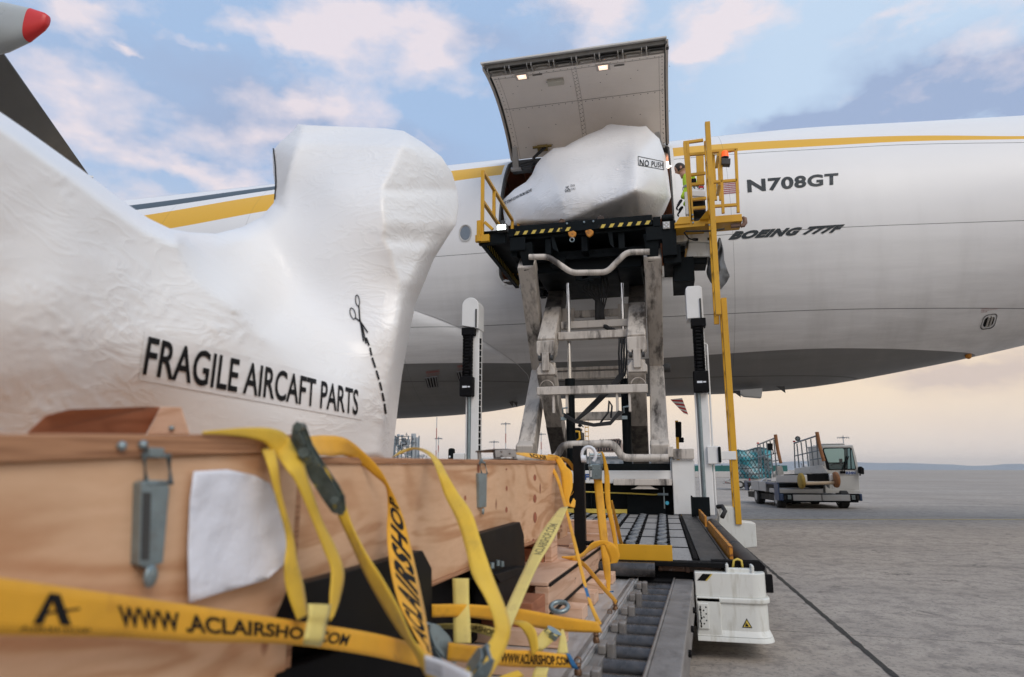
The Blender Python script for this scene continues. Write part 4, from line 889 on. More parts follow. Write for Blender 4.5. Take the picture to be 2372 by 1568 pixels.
# clamps, tower and beams around the base of the right mast
def clamp(x, z):
    c = LB('roller_clamp', M['white'], lambda mb: mb.box((x - .02, 9.76, z - .13), (x + .16, 9.9, z + .12)), bevel=.01)
    LB('clamp_slot', M['black'], lambda mb: (mb.box((x + .125, 9.73, z - .11), (x + .165, 9.758, z + .11)),), parent=c, bevel=.012)
clamp(.64, 1.46)
lc2 = LB('roller_clamp', M['white'], lambda mb: mb.box((-3.2, 9.76, 1.33), (-3.0, 9.9, 1.50)), bevel=.01)
LB('clamp_slot', M['black'], lambda mb: mb.box((-3.26, 9.74, 1.28), (-3.17, 9.86, 1.58)), bevel=.03)
LB('clamp_label', M['label'], lambda mb: (mb.cyl((-3.225, 9.738, 1.36), (-3.225, 9.735, 1.36), .022, 12), mb.cyl((-3.225, 9.738, 1.45), (-3.225, 9.735, 1.45), .016, 12)), bevel=0)
LB('ladder_arm', M['white'], lambda mb: mb.box((.80, 9.85, 1.39), (1.02, 9.93, 1.51)), bevel=.006)
LB('side_tower', M['white'], lambda mb: mb.box((.12, 9.9, .62), (.44, 10.6, 1.39)), bevel=.012)
LB('arm_base_beam', M['arm'], lambda mb: (mb.box((.14, 9.85, 1.40), (.44, 10.3, 1.55)), mb.box((.07, 9.8, 1.43), (.15, 10.1, 1.58))), bevel=.01)
LB('cross_member', M['white'], lambda mb: mb.box((-3.0, 9.95, 1.05), (.11, 10.25, 1.24)), bevel=.012)
LB('cross_member', M['arm'], lambda mb: mb.box((-.72, 9.72, 1.03), (.11, 9.93, 1.12)), bevel=.008)
LB('cable_hood', M['arm'], lambda mb: mb.prism([(-.42, 9.75, .99), (-.36, 9.75, 1.03), (-.2, 9.75, 1.03), (-.14, 9.75, .99), (-.08, 9.75, .975), (-.48, 9.75, .975)], (0, .1, 0)))
LB('rear_panel', M['black'], lambda mb: (mb.box((-3.0, 10.15, .60), (.12, 10.3, 1.05)), mb.box((-3.0, 10.0, 1.24), (.1, 10.5, 1.34)), mb.box((-1.1, 10.08, .62), (-1.07, 10.16, 1.0)), mb.box((-.55, 10.05, .6), (.0, 10.16, .92))), bevel=.008)
LB('braided_hose', M['hazy'], lambda mb: mb.tube([(-1.3, 9.9, .93), (-.9, 9.9, .92), (-.5, 9.9, .91), (-.15, 9.9, .895), (-.08, 9.9, .90)], .011, 8), bevel=0, smooth=True)
LB('hose_fitting', M['zinc'], lambda mb: (mb.cyl((-.1, 9.9, .90), (.05, 9.9, .90), .018, 8), mb.tube([(-.01, 9.9, 1.0), (-.01, 9.9, .7)], .01, 6)), bevel=0)
LB('round_sticker', mat('sticker_cyan', (.05, .35, .5), .4), lambda mb: mb.cyl((.03, 9.895, .78), (.03, 9.89, .78), .028, 8), bevel=0)
LB('base_rail', M['white'], lambda mb: mb.box((-3.2, 9.9, 1.24), (-2.4, 10.1, 1.44)), bevel=.01)
Hs = homog([ZD(*p) for p in ((300, 425), (350, 425), (350, 395), (300, 395))])
decal_text('side_lettering', '>F', lambda u, v: Vector((-1.28 + .19 * u, 9.946, 1.10 + .09 * v)), M['inkblue'], LD, bold=.06)
# ---- yellow ladders
def ladder(name, x, y, z0, z1, dy=.34, tilt=0.0, rungs=True, w=.055):
    top = Vector((x, y, z1)); bot = Vector((x + tilt, y, z0))
    la = LB(name, M['yellow'], lambda mb: (mb.beam(bot, top, w, .10), mb.beam(bot + Vector((0, dy, -.06)), top + Vector((0, dy, -.12)), w, .05)), bevel=.004)
    mb = MB(); n = int((z1 - z0) / .28)
    for i in range(n): p = bot.lerp(top, (i + .4) / n); mb.box((p.x - .022, y + .02, p.z - .015), (p.x + .022, y + dy, p.z + .015))
    mb.build('rung', M['yellow'], la, bevel=.003)
ladder('upper_ladder', .90, 9.62, 3.46, 6.52, .36, -.02, w=.075)
ladder('lower_ladder', .995, 9.92, .50, 3.78, .3, 0, w=.08)
LB('ladder_foot', M['pod'], lambda mb: mb.prism([(.66, 9.9, .12), (1.22, 9.9, .2), (1.22, 9.9, .52), (1.02, 9.9, .54), (.98, 9.9, .66), (.94, 9.9, .74), (.80, 9.9, .74), (.74, 9.9, .62)], (0, .35, 0)), bevel=.015)
# ---- operator platform and cage
op = LB('operator_platform', M['yellow'], lambda mb: (mb.prism([(.34, 9.95, 4.965), (.80, 9.95, 4.965), (.80, 9.95, 5.0), (1.35, 9.95, 5.0), (1.35, 9.95, 5.115), (.78, 9.95, 5.115), (.70, 9.95, 5.06), (.34, 9.95, 5.06)], (0, .04, 0)), mb.box((.34, 9.99, 4.97), (.80, 10.4, 5.0)), mb.box((.80, 9.99, 5.0), (1.35, 10.35, 5.03)), mb.box((.42, 10.4, 4.975), (.82, 11.9, 5.0)), mb.prism([(.34, 9.93, 5.02), (.58, 9.93, 5.02), (.58, 9.93, 5.14), (.42, 9.93, 5.14)], (0, .03, 0)), mb.prism([(.86, 9.8, 5.20), (.72, 9.9, 5.06), (.86, 9.9, 5.06)], (0, .1, 0))))
for x, z in ((.62, 5.03), (.62, 5.09), (.86, 4.97), (.94, 4.97), (.62, 5.16)): LB('bolt', M['zinc'], lambda mb: mb.cyl((x, 9.95, z), (x, 9.925, z), .014, 8), parent=op, bevel=0)
LB('bumper_pad', mat('pink_rubber', (.20, .12, .09), .6, var=.2), lambda mb: (mb.tube([(1.33, 10.05, 4.955), (1.375, 10.05, 4.965), (1.40, 10.05, 5.0), (1.40, 10.05, 5.07), (1.37, 10.05, 5.10)], [.03, .035, .038, .036, .02], 10), mb.box((1.19, 10.0, 4.94), (1.32, 10.08, 4.98))), bevel=0, smooth='auto')
ycg = 9.97
def L3(x, y, Y=ycg): return py_(*ZL(x, y), Y)
segs = [(L3(240, 300), L3(287, 850)), (L3(262, 300), L3(296, 858)), (L3(232, 299), L3(370, 280)), (L3(268, 381), L3(380, 373)), (L3(278, 523), L3(385, 510)), (L3(284, 590), L3(380, 580)), (L3(290, 695), L3(392, 685)), (L3(296, 756), L3(388, 748))]
rail('cage_gate', segs, .045)
segs = [(L3(415, 360), L3(600, 347)), (L3(597, 345), L3(615, 785)), (L3(489, 362), L3(510, 790)), (L3(430, 573), L3(606, 560)), (L3(440, 742), L3(612, 730))]
rail('cage_rail', segs, .045)
Y2 = 11.4
segs = [(L3(440, 373, Y2), L3(458, 700, Y2)), (L3(478, 375, Y2), L3(492, 700, Y2)), (L3(478, 380, 10.6), L3(462, 468, 11.2)), (L3(484, 580, 10.6), L3(470, 660, 11.2)), (L3(600, 347), L3(445, 374, Y2))]
rail('cage_rail', segs, .05)
LB('cage_panel', M['yellow'], lambda mb: mb.prism([L3(320, 388, 10.9), L3(374, 382, 10.9), L3(380, 590, 10.9), L3(328, 592, 10.9)], (0, .03, 0)))
b_ = LB('beacon_base', M['seal'], lambda mb: (mb.prism([L3(500, 402, 9.9), L3(562, 406, 9.9), L3(560, 446, 9.9), L3(499, 444, 9.9)], (0, .12, 0)), mb.cyl(L3(522, 404, 9.95), L3(522, 399, 9.95), .06)))
mb = MB(); p = L3(524, 399, 9.95); mb.tube([p, p + Vector((0, 0, .05)), p + Vector((0, 0, .09)), p + Vector((0, 0, .105))], [.055, .052, .048, .03], 14); mb.build('beacon_lens', emit('beacon_orange', (1, .13, .02), .55), b_, smooth='auto')
# control console: white desk, dark knee space
co = LB('control_console', M['white'], lambda mb: (mb.prism([L3(282, 628, 10.6), L3(385, 634, 10.6), L3(385, 600, 11.0), L3(286, 600, 11.0)], (0, .0, -.10)), mb.box(L3(240, 640, 10.6), L3(268, 810, 10.7)), mb.prism([L3(290, 640, 10.62), L3(380, 640, 10.62), L3(380, 685, 10.62), L3(292, 690, 10.62)], (0, .3, 0))), bevel=.006)
mb = MB(); random.seed(2)
for i in range(9): q = L3(292 + i * 10, 604 + (i % 3) * 8, 10.75); mb.cyl(q, q + Vector((0, -.02, .07)), .010, 8)
mb.build('lever', M['seal'], co, bevel=0)
for i in range(3): q = L3(345 + i * 12, 612, 10.7); LB('push_button', M['red'], lambda mb: mb.cyl(q, q + Vector((0, 0, .03)), .014, 8), parent=co, bevel=0)
LB('seat_back', M['matblack'], lambda mb: mb.prism([L3(285, 545, 10.85), L3(322, 540, 10.85), L3(324, 582, 10.85), L3(288, 585, 10.85)], (0, .05, 0)), bevel=.02)
LB('desk_base', M['matblack'], lambda mb: (mb.prism([L3(292, 705, 10.7), L3(382, 700, 10.7), L3(384, 780, 10.7), L3(300, 785, 10.7)], (0, .3, 0))), bevel=.02)
# grey boxes under the platform
LB('equipment_box', M['pod'], lambda mb: (mb.prism([L3(255, 905, 10.3), L3(470, 900, 10.3), L3(455, 1000, 10.3), L3(395, 990, 10.3), L3(270, 985, 10.3)], (0, .5, 0)), mb.prism([L3(165, 915, 10.3), L3(262, 912, 10.3), L3(262, 980, 10.3), L3(170, 995, 10.3)], (0, .4, 0)), mb.prism([L3(270, 992, 10.35), L3(415, 990, 10.35), L3(420, 1090, 10.35), L3(252, 1092, 10.35)], (0, .45, 0))), bevel=.012)
LB('equipment_box', M['black'], lambda mb: (mb.prism([L3(240, 1094, 10.4), L3(396, 1090, 10.4), L3(396, 1140, 10.4), L3(240, 1142, 10.4)], (0, .4, 0)), mb.prism([L3(155, 1020, 10.4), L3(245, 1015, 10.4), L3(245, 1060, 10.4), L3(160, 1065, 10.4)], (0, .3, 0))), bevel=.01)
LB('conduit', M['rubber'], lambda mb: (mb.tube([L3(520, 897, 9.9), L3(420, 912, 9.9), L3(250, 915, 9.92), L3(238, 925, 9.95), L3(270, 965, 10.0), L3(320, 978, 10.1)], .014, 6),), bevel=0, smooth=True)
LB('box_opening', M['matblack'], lambda mb: (mb.prism([L3(295, 962, 10.29), L3(335, 962, 10.29), L3(335, 980, 10.29), L3(298, 980, 10.29)], (0, .008, 0)), mb.prism([L3(400, 958, 10.28), L3(412, 958, 10.28), L3(412, 976, 10.28), L3(402, 976, 10.28)], (0, .008, 0))), bevel=0)
# hanging tarpaulin
def tarp():
    prof = [(960, 478, 492), (1040, 455, 512), (1120, 405, 518), (1200, 392, 545), (1225, 398, 558), (1270, 420, 535), (1320, 478, 495)]
    rows = []; back = []
    for j in range(29):
        y = 960 + 360 * j / 28; a = np.interp(y, [p[0] for p in prof], [p[1] for p in prof]); b = np.interp(y, [p[0] for p in prof], [p[2] for p in prof]); r = []; rb2 = []
        for i in range(15):
            u = i / 14; x = a + (b - a) * u; d = .12 * math.sin(u * 9 + y * .02) * math.sin(math.pi * u) + .10 * mnoise.noise(Vector((x * .03, y * .02, 0)))
            bul = .22 * math.sin(math.pi * u); p = L3(x, y, 10.45 - bul + d); r.append(p); q = L3(x, y, 10.55 + bul); rb2.append(q)
        rows.append(r + rb2[::-1])
    MB().grid(rows, close=True).build('tarpaulin', M['tarp'], LD, smooth=True)
tarp()
# ---- lower main deck (rollers and conveyor balls)
DZ = .62; DX0, DX1 = -2.75, .42; DY0, DY1 = 5.0, 10.0
LB('main_deck', M['matblack'], lambda mb: mb.box((DX0, DY0, DZ - .12), (DX1 - .01, DY1, DZ - .05)), bevel=0)
LB('edge_plate', mat('edge_plate', (.05, .05, .052), .45, .4, var=.3, vs=3, stretch=(4, 1, 1), dirt=[((.14, .13, .12), .58, .2, 4, (5, 1, 1), .7)], bump=.1), lambda mb: (mb.box((.225, DY0 + .02, DZ - .06), (.405, DY1, DZ)), mb.box((.405, DY0 + .02, DZ - .1), (.42, DY1, DZ + .012))), bevel=.004)
LB('drive_chain', M['matblack'], lambda mb: [mb.box((.185, DY0 + .05 + i * .05, DZ - .03), (.215, DY0 + .083 + i * .05, DZ + .006)) for i in range(98)], bevel=0)
ny = 6; dy = .85; DYS = DY0 + .02
cols = [-.04 - .27 * i for i in range(9)]
PL = [(c + .07, c + .20) for c in cols] + [(-2.62, -2.27)]
PL[0] = (.03, .175)
for i in range(ny):
    y0 = DYS + i * dy; y1 = min(DY1 - .02, y0 + dy)
    for a, b2 in PL: MB().box((a, y0 + .022, DZ - .045), (b2, y1 - .028, DZ - .012)).build('deck_panel', M['deck'], LD, bevel=.003)
    LB('cross_rail', M['black'], lambda mb: mb.box((DX0 + .1, y1 - .024, DZ - .045), (.18, y1 + .018, DZ - .008)), bevel=.004)
M['trap'] = mat('roller_grey', (.20, .205, .21), .45, .3, var=.3, vs=20, dirt=[((.04, .04, .04), .55, .1, 25, (1, 1, 1), .8)], spec=.3)
def omni_mesh(spots):
    mb = MB(); nf = []
    for xc, y, s in spots:
        for sx in (-1, 1):
            c = Vector((xc + sx * .012, y + sx * .034 * s, DZ - .006)); d = Vector((math.cos(rad(20)), s * math.sin(rad(20)), 0)); mb.tube([c - d * .050, c - d * .025, c, c + d * .025, c + d * .050], [.010, .018, .022, .018, .010], 8)
    k = len(mb.f)
    for xc, y, s in spots:
        for sx in (-1, 1): mb.box((xc + sx * .056 - .011, y - .05 + sx * .02 * s, DZ - .03), (xc + sx * .056 + .011, y + .05 + sx * .02 * s, DZ + .008))
    me = bpy.data.meshes.new('omni_roller'); me.from_pydata([tuple(v) for v in mb.v], [], mb.f); me.materials.append(M['trap']); me.materials.append(M['matblack'])
    for i, p in enumerate(me.polygons): p.material_index = 1 if i >= k else 0; p.use_smooth = i < k
    o = bpy.data.objects.new('omni_roller', me); COL.objects.link(o); setpar(o, LD); return o
SP = [[(c, DYS + .11 + j * .2125, 1 if j % 2 else -1) for j in range(23)] for c in cols]
for col in SP[:4]:
    for sp in col: omni_mesh([sp])
rest = omni_mesh([sp for col in SP[4:] for sp in col]); rest['kind'] = 'stuff'
# guide bumpers on the right, yellow stop plate
LB('guide_plate', M['orange'], lambda mb: (mb.box((.44, 5.15, DZ - .02), (.465, 7.6, DZ + .085)),), bevel=.003)
LB('guide_plate', M['orange'], lambda mb: (mb.box((.44, 8.1, DZ - .02), (.465, 9.5, DZ + .10)),), bevel=.003)
for y0, y1 in ((5.05, 6.35), (6.45, 8.0), (8.15, 9.3)):
    r_ = LB('side_roller', M['roller'], lambda mb: mb.tube([(.60, y0, DZ - .085), (.60, y0 + .02, DZ - .085), (.60, y1 - .02, DZ - .085), (.60, y1, DZ - .085)], [.065, .08, .08, .065], 20), bevel=0, smooth='auto')
    LB('roller_bracket', M['matblack'], lambda mb: (mb.box((.46, y0 - .07, DZ - .2), (.7, y0 - .03, DZ - .08)), mb.cyl((.60, y0 - .05, DZ - .13), (.60, y0, DZ - .13), .03)), parent=r_)
LB('side_frame', M['black'], lambda mb: (mb.box((.43, 5.0, DZ - .2), (.50, 9.9, DZ - .05)), mb.box((.49, 5.0, DZ - .4), (.53, 9.9, DZ - .2)), [mb.box((.43, 5.5 + i * .6, DZ - .1), (.6, 5.55 + i * .6, DZ - .05)) for i in range(7)]), bevel=.004)
LB('pallet_stop', M['yellow'], lambda mb: (mb.box((-.42, 4.955, DZ - .02), (.035, 4.98, DZ + .1)),), bevel=.003)
LB('deck_lip', M['matblack'], lambda mb: (mb.box((-2.7, 4.9, DZ - .035), (.40, 5.02, DZ - .005)), mb.box((.3, 4.98, DZ - .06), (.62, 5.06, DZ + .005))), bevel=.003)
LB('end_roller', M['steel'], lambda mb: mb.cyl((-2.6, 4.88, DZ - .06), (-.09, 4.88, DZ - .06), .05), bevel=0, smooth='auto')
LB('hinge_bar', M['rust'], lambda mb: (mb.box((-.06, 4.95, DZ - .075), (.36, 4.975, DZ - .038)), mb.cyl((-.07, 4.95, DZ - .055), (-.04, 4.95, DZ - .055), .022), mb.box((.12, 4.94, DZ - .08), (.15, 4.955, DZ - .03))), bevel=.006)
LB('yellow_edge_strip', M['hazy'], lambda mb: mb.box((-2.2, 9.93, DZ), (-.55, 9.99, DZ + .06)), bevel=.003)
LB('end_pulley', M['matblack'], lambda mb: (mb.prism([(.50, 5.0, DZ - .055), (.655, 5.0, DZ - .055), (.66, 5.0, DZ - .03), (.62, 5.0, DZ + .01), (.5, 5.0, DZ + .01)], (0, .02, 0)), mb.cyl((.59, 4.99, DZ - .085), (.59, 5.02, DZ - .085), .065)), bevel=.004)
LB('lug', M['pod'], lambda mb: (mb.box((.40, 4.89, DZ - .1), (.56, 4.95, DZ - .035)), mb.box((.385, 4.875, DZ - .1), (.405, 4.97, DZ - .005)), mb.box((.55, 4.875, DZ - .1), (.57, 4.97, DZ - .01))), bevel=.006)
LB('lifting_loop', M['hazy'], lambda mb: mb.tube([(.44, 4.96, DZ - .04), (.45, 4.96, DZ + .01), (.475, 4.96, DZ + .02), (.50, 4.96, DZ + .01), (.505, 4.96, DZ - .04)], .008, 8), bevel=0, smooth=True)
# ---- white pod at the near end: a rounded corner box and a set-back cross box
PX0, PX1, PY = .175, .65, 4.85
def podsolid(mb, z0, z1, g0, g1=None, r=.10):
    def pp(g): return [(PX0, 5.5)] + [(PX0, PY - g)] + [(PX1 + g - r + r * math.cos(rad(t)), PY - g + r + r * math.sin(rad(t))) for t in range(-90, 1, 15)] + [(PX1 + g, 5.5)]
    A = pp(g0); B = pp(g0 if g1 is None else g1); n = len(A)
    mb.add([(x, y, z0) for x, y in A] + [(x, y, z1) for x, y in B], [tuple(range(n - 1, -1, -1)), tuple(range(n, 2*n))] + [(i, (i+1) % n, n + (i+1) % n, n + i) for i in range(n)])
pod = LB('end_pod', M['pod'], lambda mb: (podsolid(mb, .17, .38, 0), podsolid(mb, .40, .56, -.004)), bevel=.008)
LB('cross_box', M['pod'], lambda mb: mb.box((-2.9, 5.22, .15), (.17, 5.5, .56)), bevel=.012)
LB('pod_rib', M['pod'], lambda mb: podsolid(mb, .367, .402, .014), parent=pod, bevel=.008)
LB('pod_skirt', M['pod'], lambda mb: (podsolid(mb, .125, .155, .026, .018), podsolid(mb, .156, .195, .018, 0)), parent=pod, bevel=.004)
LB('pod_door', M['pod'], lambda mb: mb.box((.178, 4.836, .15), (.335, 4.85, .405)), parent=pod, bevel=.006)
vent = LB('vent_plate', M['pod'], lambda mb: mb.box((.185, 4.824, .20), (.255, 4.836, .365)), parent=pod, bevel=.006)
mb = MB(); random.seed(4)
for i in range(8): mb.cyl((.199 + .006 * random.random(), 4.8235, .218 + i * .0175), (.199 + .006 * random.random(), 4.822, .218 + i * .0175), .0085, 8)
for i in range(6): mb.cyl((.222 + .016 * (i % 2), 4.8235, .235 + i * .021), (.222 + .016 * (i % 2), 4.822, .235 + i * .021), .005, 8)
mb.build('vent_hole', M['matblack'], pod)
LB('warning_sign', M['ink'], lambda mb: mb.prism([(.465, 4.847, .218), (.53, 4.847, .218), (.4975, 4.847, .276)], (0, .002, 0)), parent=pod, bevel=0)
LB('sign_face', M['hazy'], lambda mb: mb.prism([(.474, 4.845, .223), (.521, 4.845, .223), (.4975, 4.845, .266)], (0, .001, 0)), parent=pod, bevel=0)
LB('sign_symbol', M['ink'], lambda mb: mb.prism([(.486, 4.843, .227), (.507, 4.843, .227), (.501, 4.843, .238), (.497, 4.843, .245), (.495, 4.843, .236), (.492, 4.843, .252), (.488, 4.843, .243)], (0, .001, 0)), parent=pod, bevel=0)
LB('hazard_stripe', M['matblack'], lambda mb: mb.poly([(.19, 4.851, .505), (.245, 4.851, .505), (.285, 4.851, .55), (.23, 4.851, .55)]), parent=pod, bevel=0)
LB('hazard_stripe', M['hazy'], lambda mb: mb.poly([(.245, 4.8505, .505), (.256, 4.8505, .505), (.296, 4.8505, .55), (.285, 4.8505, .55)]), parent=pod, bevel=0)
LB('drain_pipe', M['rubber'], lambda mb: mb.tube([(.70, 9.6, .75), (.76, 9.55, .76), (.79, 9.5, .70), (.74, 9.45, .62)], .03, 8), bevel=0, smooth=True)
LB('chassis', M['matblack'], lambda mb: mb.box((-2.8, 4.9, .2), (.5, 10.6, .5)), bevel=.02)
for x in (-2.4, .2):
    for y in (7.0, 9.6): LB('wheel', M['rubber'], lambda mb: mb.cyl((x, y, .3), (x + .25, y, .3), .3, 24), bevel=.02)
# ================================================================== shrink-wrapped loads
def wrap_mat(name, col, bs=5.0, strength=.6, warm=(.6, .45, .4)):
    m = bpy.data.materials.new(name); m.use_nodes = True; t = m.node_tree; b = t.nodes['Principled BSDF']
    b.inputs['Roughness'].default_value = .34; b.inputs['Specular IOR Level'].default_value = .5; b.inputs['Coat Weight'].default_value = .2; b.inputs['Coat Roughness'].default_value = .25
    b.inputs['Subsurface Weight'].default_value = 0
    tc = N(t, 'ShaderNodeTexCoord')
    def noi(sc, st, d=5, r=.55, dist=0):
        mp = N(t, 'ShaderNodeMapping'); LK(t, tc.outputs['Object'], mp.inputs[0]); mp.inputs['Scale'].default_value = st; mp.inputs['Rotation'].default_value = (.3, .4, .2)
        n = N(t, 'ShaderNodeTexNoise'); LK(t, mp.outputs[0], n.inputs['Vector']); n.inputs['Scale'].default_value = sc; n.inputs['Detail'].default_value = d; n.inputs['Roughness'].default_value = r; n.inputs['Distortion'].default_value = dist; return n.outputs['Fac']
    f = noi(1.4, (1, 1, 1)); mr = N(t, 'ShaderNodeMapRange'); LK(t, f, mr.inputs[0]); mr.inputs[1].default_value = .35; mr.inputs[2].default_value = .7
    LK(t, MIX(t, mr.outputs[0], col, tuple(c * .95 for c in col)), b.inputs['Base Color'])
    # creases gather in patches
    a = noi(bs, (1, 1, 2.2), 3, .5, 1.1); c = noi(bs * 3.2, (1, 1.6, 1), 4, .6, .8); pa = noi(1.7, (1, 1, 1), 3)
    mp = N(t, 'ShaderNodeMapRange'); LK(t, pa, mp.inputs[0]); mp.inputs[1].default_value = .44; mp.inputs[2].default_value = .62; mp.inputs[3].default_value = .06
    ridge = MATH(t, 'POWER', MATH(t, 'SUBTRACT', 1.0, MATH(t, 'MULTIPLY', MATH(t, 'ABSOLUTE', MATH(t, 'SUBTRACT', a, .5)), 2.0)), 9.0)
    h = MATH(t, 'MULTIPLY', MATH(t, 'ADD', MATH(t, 'MULTIPLY', ridge, 1.0), MATH(t, 'MULTIPLY', c, .22)), mp.outputs[0])
    bn = N(t, 'ShaderNodeBump'); bn.inputs['Strength'].default_value = strength; bn.inputs['Distance'].default_value = .03; LK(t, h, bn.inputs['Height']); LK(t, bn.outputs[0], b.inputs['Normal'])
    return m
class Pillow:
    """a closed body: silhouette polygon + depth field given at control points, rounded at the rim, with a real back"""
    def __init__(s, sil, ctrl, mid, back, R, step, rim=1.0, ytype='Y', noise=None, side=1.0):
        s.sil = np.array(sil, float); P = np.array([(x, y) for x, y, _ in ctrl], float); D = np.array([d for *_, d in ctrl], float)
        s.sc = 500.0; s.P = P / s.sc; n = len(P)
        K = s.phi(np.linalg.norm(s.P[:, None] - s.P[None], axis=2)); A = np.zeros((n + 3, n + 3)); A[:n, :n] = K + 1e-3 * np.eye(n); A[:n, n] = 1; A[:n, n+1:] = s.P; A[n, :n] = 1; A[n+1:, :n] = s.P.T
        s.w = np.linalg.solve(A, np.r_[D, 0, 0, 0]); s.mid = mid; s.back = back; s.R = R; s.step = step; s.rim = rim; s.yt = ytype; s.noise = noise
    def phi(s, r): return np.where(r > 1e-9, r * r * np.log(r + 1e-9), 0)
    def depth(s, x, y):
        return s.shape(x, y, s.raw) if getattr(s, 'shape', None) else s.raw(x, y)
    def raw(s, x, y):
        r = np.linalg.norm(s.P - np.array([x, y]) / s.sc, axis=1); n = len(s.P); return float(s.phi(r) @ s.w[:n] + s.w[n] + s.w[n+1] * x / s.sc + s.w[n+2] * y / s.sc)
    def edge(s, x, y):
        a = s.sil; b = np.roll(a, -1, 0); p = np.array([x, y]); ab = b - a; t = np.clip(((p - a) * ab).sum(1) / np.maximum((ab * ab).sum(1), 1e-9), 0, 1); return float(np.linalg.norm(a + ab * t[:, None] - p, axis=1).min())
    def inside(s, x, y):
        a = s.sil; b = np.roll(a, -1, 0); c = ((a[:, 1] > y) != (b[:, 1] > y)) & (x < (b[:, 0] - a[:, 0]) * (y - a[:, 1]) / (b[:, 1] - a[:, 1] + 1e-12) + a[:, 0]); return bool(c.sum() % 2)
    def midv(s, x, y): return s.mid(x, y) if callable(s.mid) else s.mid
    def kfront(s, x, y, e=None):
        d = s.depth(x, y); e = s.edge(x, y) if e is None else e; t = min(1, e / s.R); m = max(s.midv(x, y), d + .02)
        q = math.sqrt(max(0, 1 - (1 - t) ** 2)); v = m - (m - d) * q
        if s.noise: v += s.noise(x, y) * min(1, e / 12)
        return v
    def P3(s, x, y, v): return py_(x, y, v) if s.yt == 'Y' else pk(x, y, v)
    def hit(s, x, y, off=.006):
        p = s.P3(x, y, s.kfront(x, y)); return p + (CAM - p).normalized() * off
    def mesh(s):
        # regular grid of cells inside + boundary ring snapped to the outline
        sil = []; n = len(s.sil)
        for i in range(n):
            a, b = s.sil[i], s.sil[(i+1) % n]; L = np.linalg.norm(b - a); m = max(1, int(round(L / s.step))); sil += [a + (b - a) * k / m for k in range(m)]
        x0, y0 = s.sil.min(0); x1, y1 = s.sil.max(0); pts = []; rnd = random.Random(1)
        yy = y0; row = 0
        while yy < y1:
            xx = x0 + (s.step / 2 if row % 2 else 0)
            while xx < x1:
                if s.inside(xx, yy) and s.edge(xx, yy) > s.step * .6: pts.append((xx, yy))
                xx += s.step
            yy += s.step * .866; row += 1
        # extra rings close to the rim keep it round
        extra = []
        from mathutils.geometry import delaunay_2d_cdt
        for fr in (.04, .16, .4):
            d = s.R * fr
            if d > s.step * .5: continue
            for i in range(len(sil)):
                a = sil[i - 1]; b = sil[(i + 1) % len(sil)]; t = (b - a) / max(1e-6, np.linalg.norm(b - a)); nn = np.array([-t[1], t[0]])
                for sg in (1, -1):
                    q = sil[i] + nn * sg * d
                    if s.inside(*q) and abs(s.edge(*q) - d) < d * .3: extra.append(tuple(q))
        allp = [tuple(p) for p in sil] + extra + pts; nb = len(sil)
        vs, ed, fa, ov, _, _ = delaunay_2d_cdt([Vector(p) for p in allp], [(i, (i+1) % nb) for i in range(nb)], [], 1, 1e-5)
        rimset = set(i for i, o in enumerate(ov) if any(k < nb for k in o)); V = []; F_ = []; fi = {}; bi = {}
        for i, v in enumerate(vs):
            if i in rimset:
                p = s.P3(v.x, v.y, max(s.midv(v.x, v.y), s.depth(v.x, v.y) + .02)); fi[i] = bi[i] = len(V); V.append(p)
            else:
                e = s.edge(v.x, v.y); kf = s.kfront(v.x, v.y, e); fi[i] = len(V); V.append(s.P3(v.x, v.y, kf))
                m = max(s.midv(v.x, v.y), s.depth(v.x, v.y) + .02); t = min(1, e / (s.R * 1.2)); kb = m + (s.back) * math.sqrt(max(0, 1 - (1 - t) ** 2)); bi[i] = len(V); V.append(s.P3(v.x, v.y, kb))
        for f in fa:
            F_.append(tuple(fi[i] for i in f)); F_.append(tuple(bi[i] for i in reversed(f)))
        return V, F_
    def build(s, name, m, parent):
        V, F_ = s.mesh(); mb = MB(); mb.add(V, F_); return mb.build(name, m, parent, smooth=True)
M['wrap'] = wrap_mat('shrink_film', (.80, .79, .785), 3.2, .28)
M['wrap2'] = wrap_mat('near_shrink_film', (.83, .82, .81), 5.0, .14)
# ---- load on the platform
W1 = thing('wrapped_cargo', (-1.2, 11.5, 5.2), 'white shrink-wrapped aircraft part marked NO PUSH halfway through the open cargo door', 'wrapped cargo', 'shrink-wrapped aircraft parts')
z3 = [(385,1485),(372,1400),(365,1310),(450,1230),(530,1180),(570,1130),(600,1060),(640,1010),(720,945),(800,935),(860,900),(960,850),(1060,810),(1090,786),(1120,777),(1200,785),(1320,795),(1366,790),(1400,825),(1460,880),(1476,930),(1500,1000),(1522,1140),(1540,1285),(1500,1380),(1465,1445),(900,1475)]
sil1 = [ZC(*p) for p in z3]
c1 = [(365,1320,12.6),(420,1300,12.1),(385,1470,12.2),(500,1400,11.6),(480,1230,12.3),(510,1470,11.5),(600,1300,11.3),(700,1450,11.0),(640,1050,12.3),(700,1150,11.6),(800,1200,11.0),(850,1000,11.8),(950,1250,10.75),(1000,1400,10.75),(1000,900,12.1),(1060,1050,11.3),(1120,800,12.4),(1250,880,12.0),(1240,1000,11.2),(1200,1150,10.8),(1280,1235,10.35),(1180,1330,10.5),(1100,1420,10.7),(1320,800,12.4),(1300,1000,10.95),(1305,1120,10.65),(1420,900,11.9),(1480,1050,11.6),(1500,1180,11.25),(1532,1290,11.3),(1420,1275,10.8),(1400,1360,10.8),(1440,1440,11.1),(1300,1440,10.85),(1200,1440,10.75)]
w1 = Pillow(sil1, [(*ZC(x, y), d) for x, y, d in c1], 12.6, 1.6, 9, 7, noise=lambda x, y: .015 * mnoise.noise(Vector((x * .03, y * .03, 3))) + .012 * mnoise.noise(Vector((x * .09, y * .12, 1))))
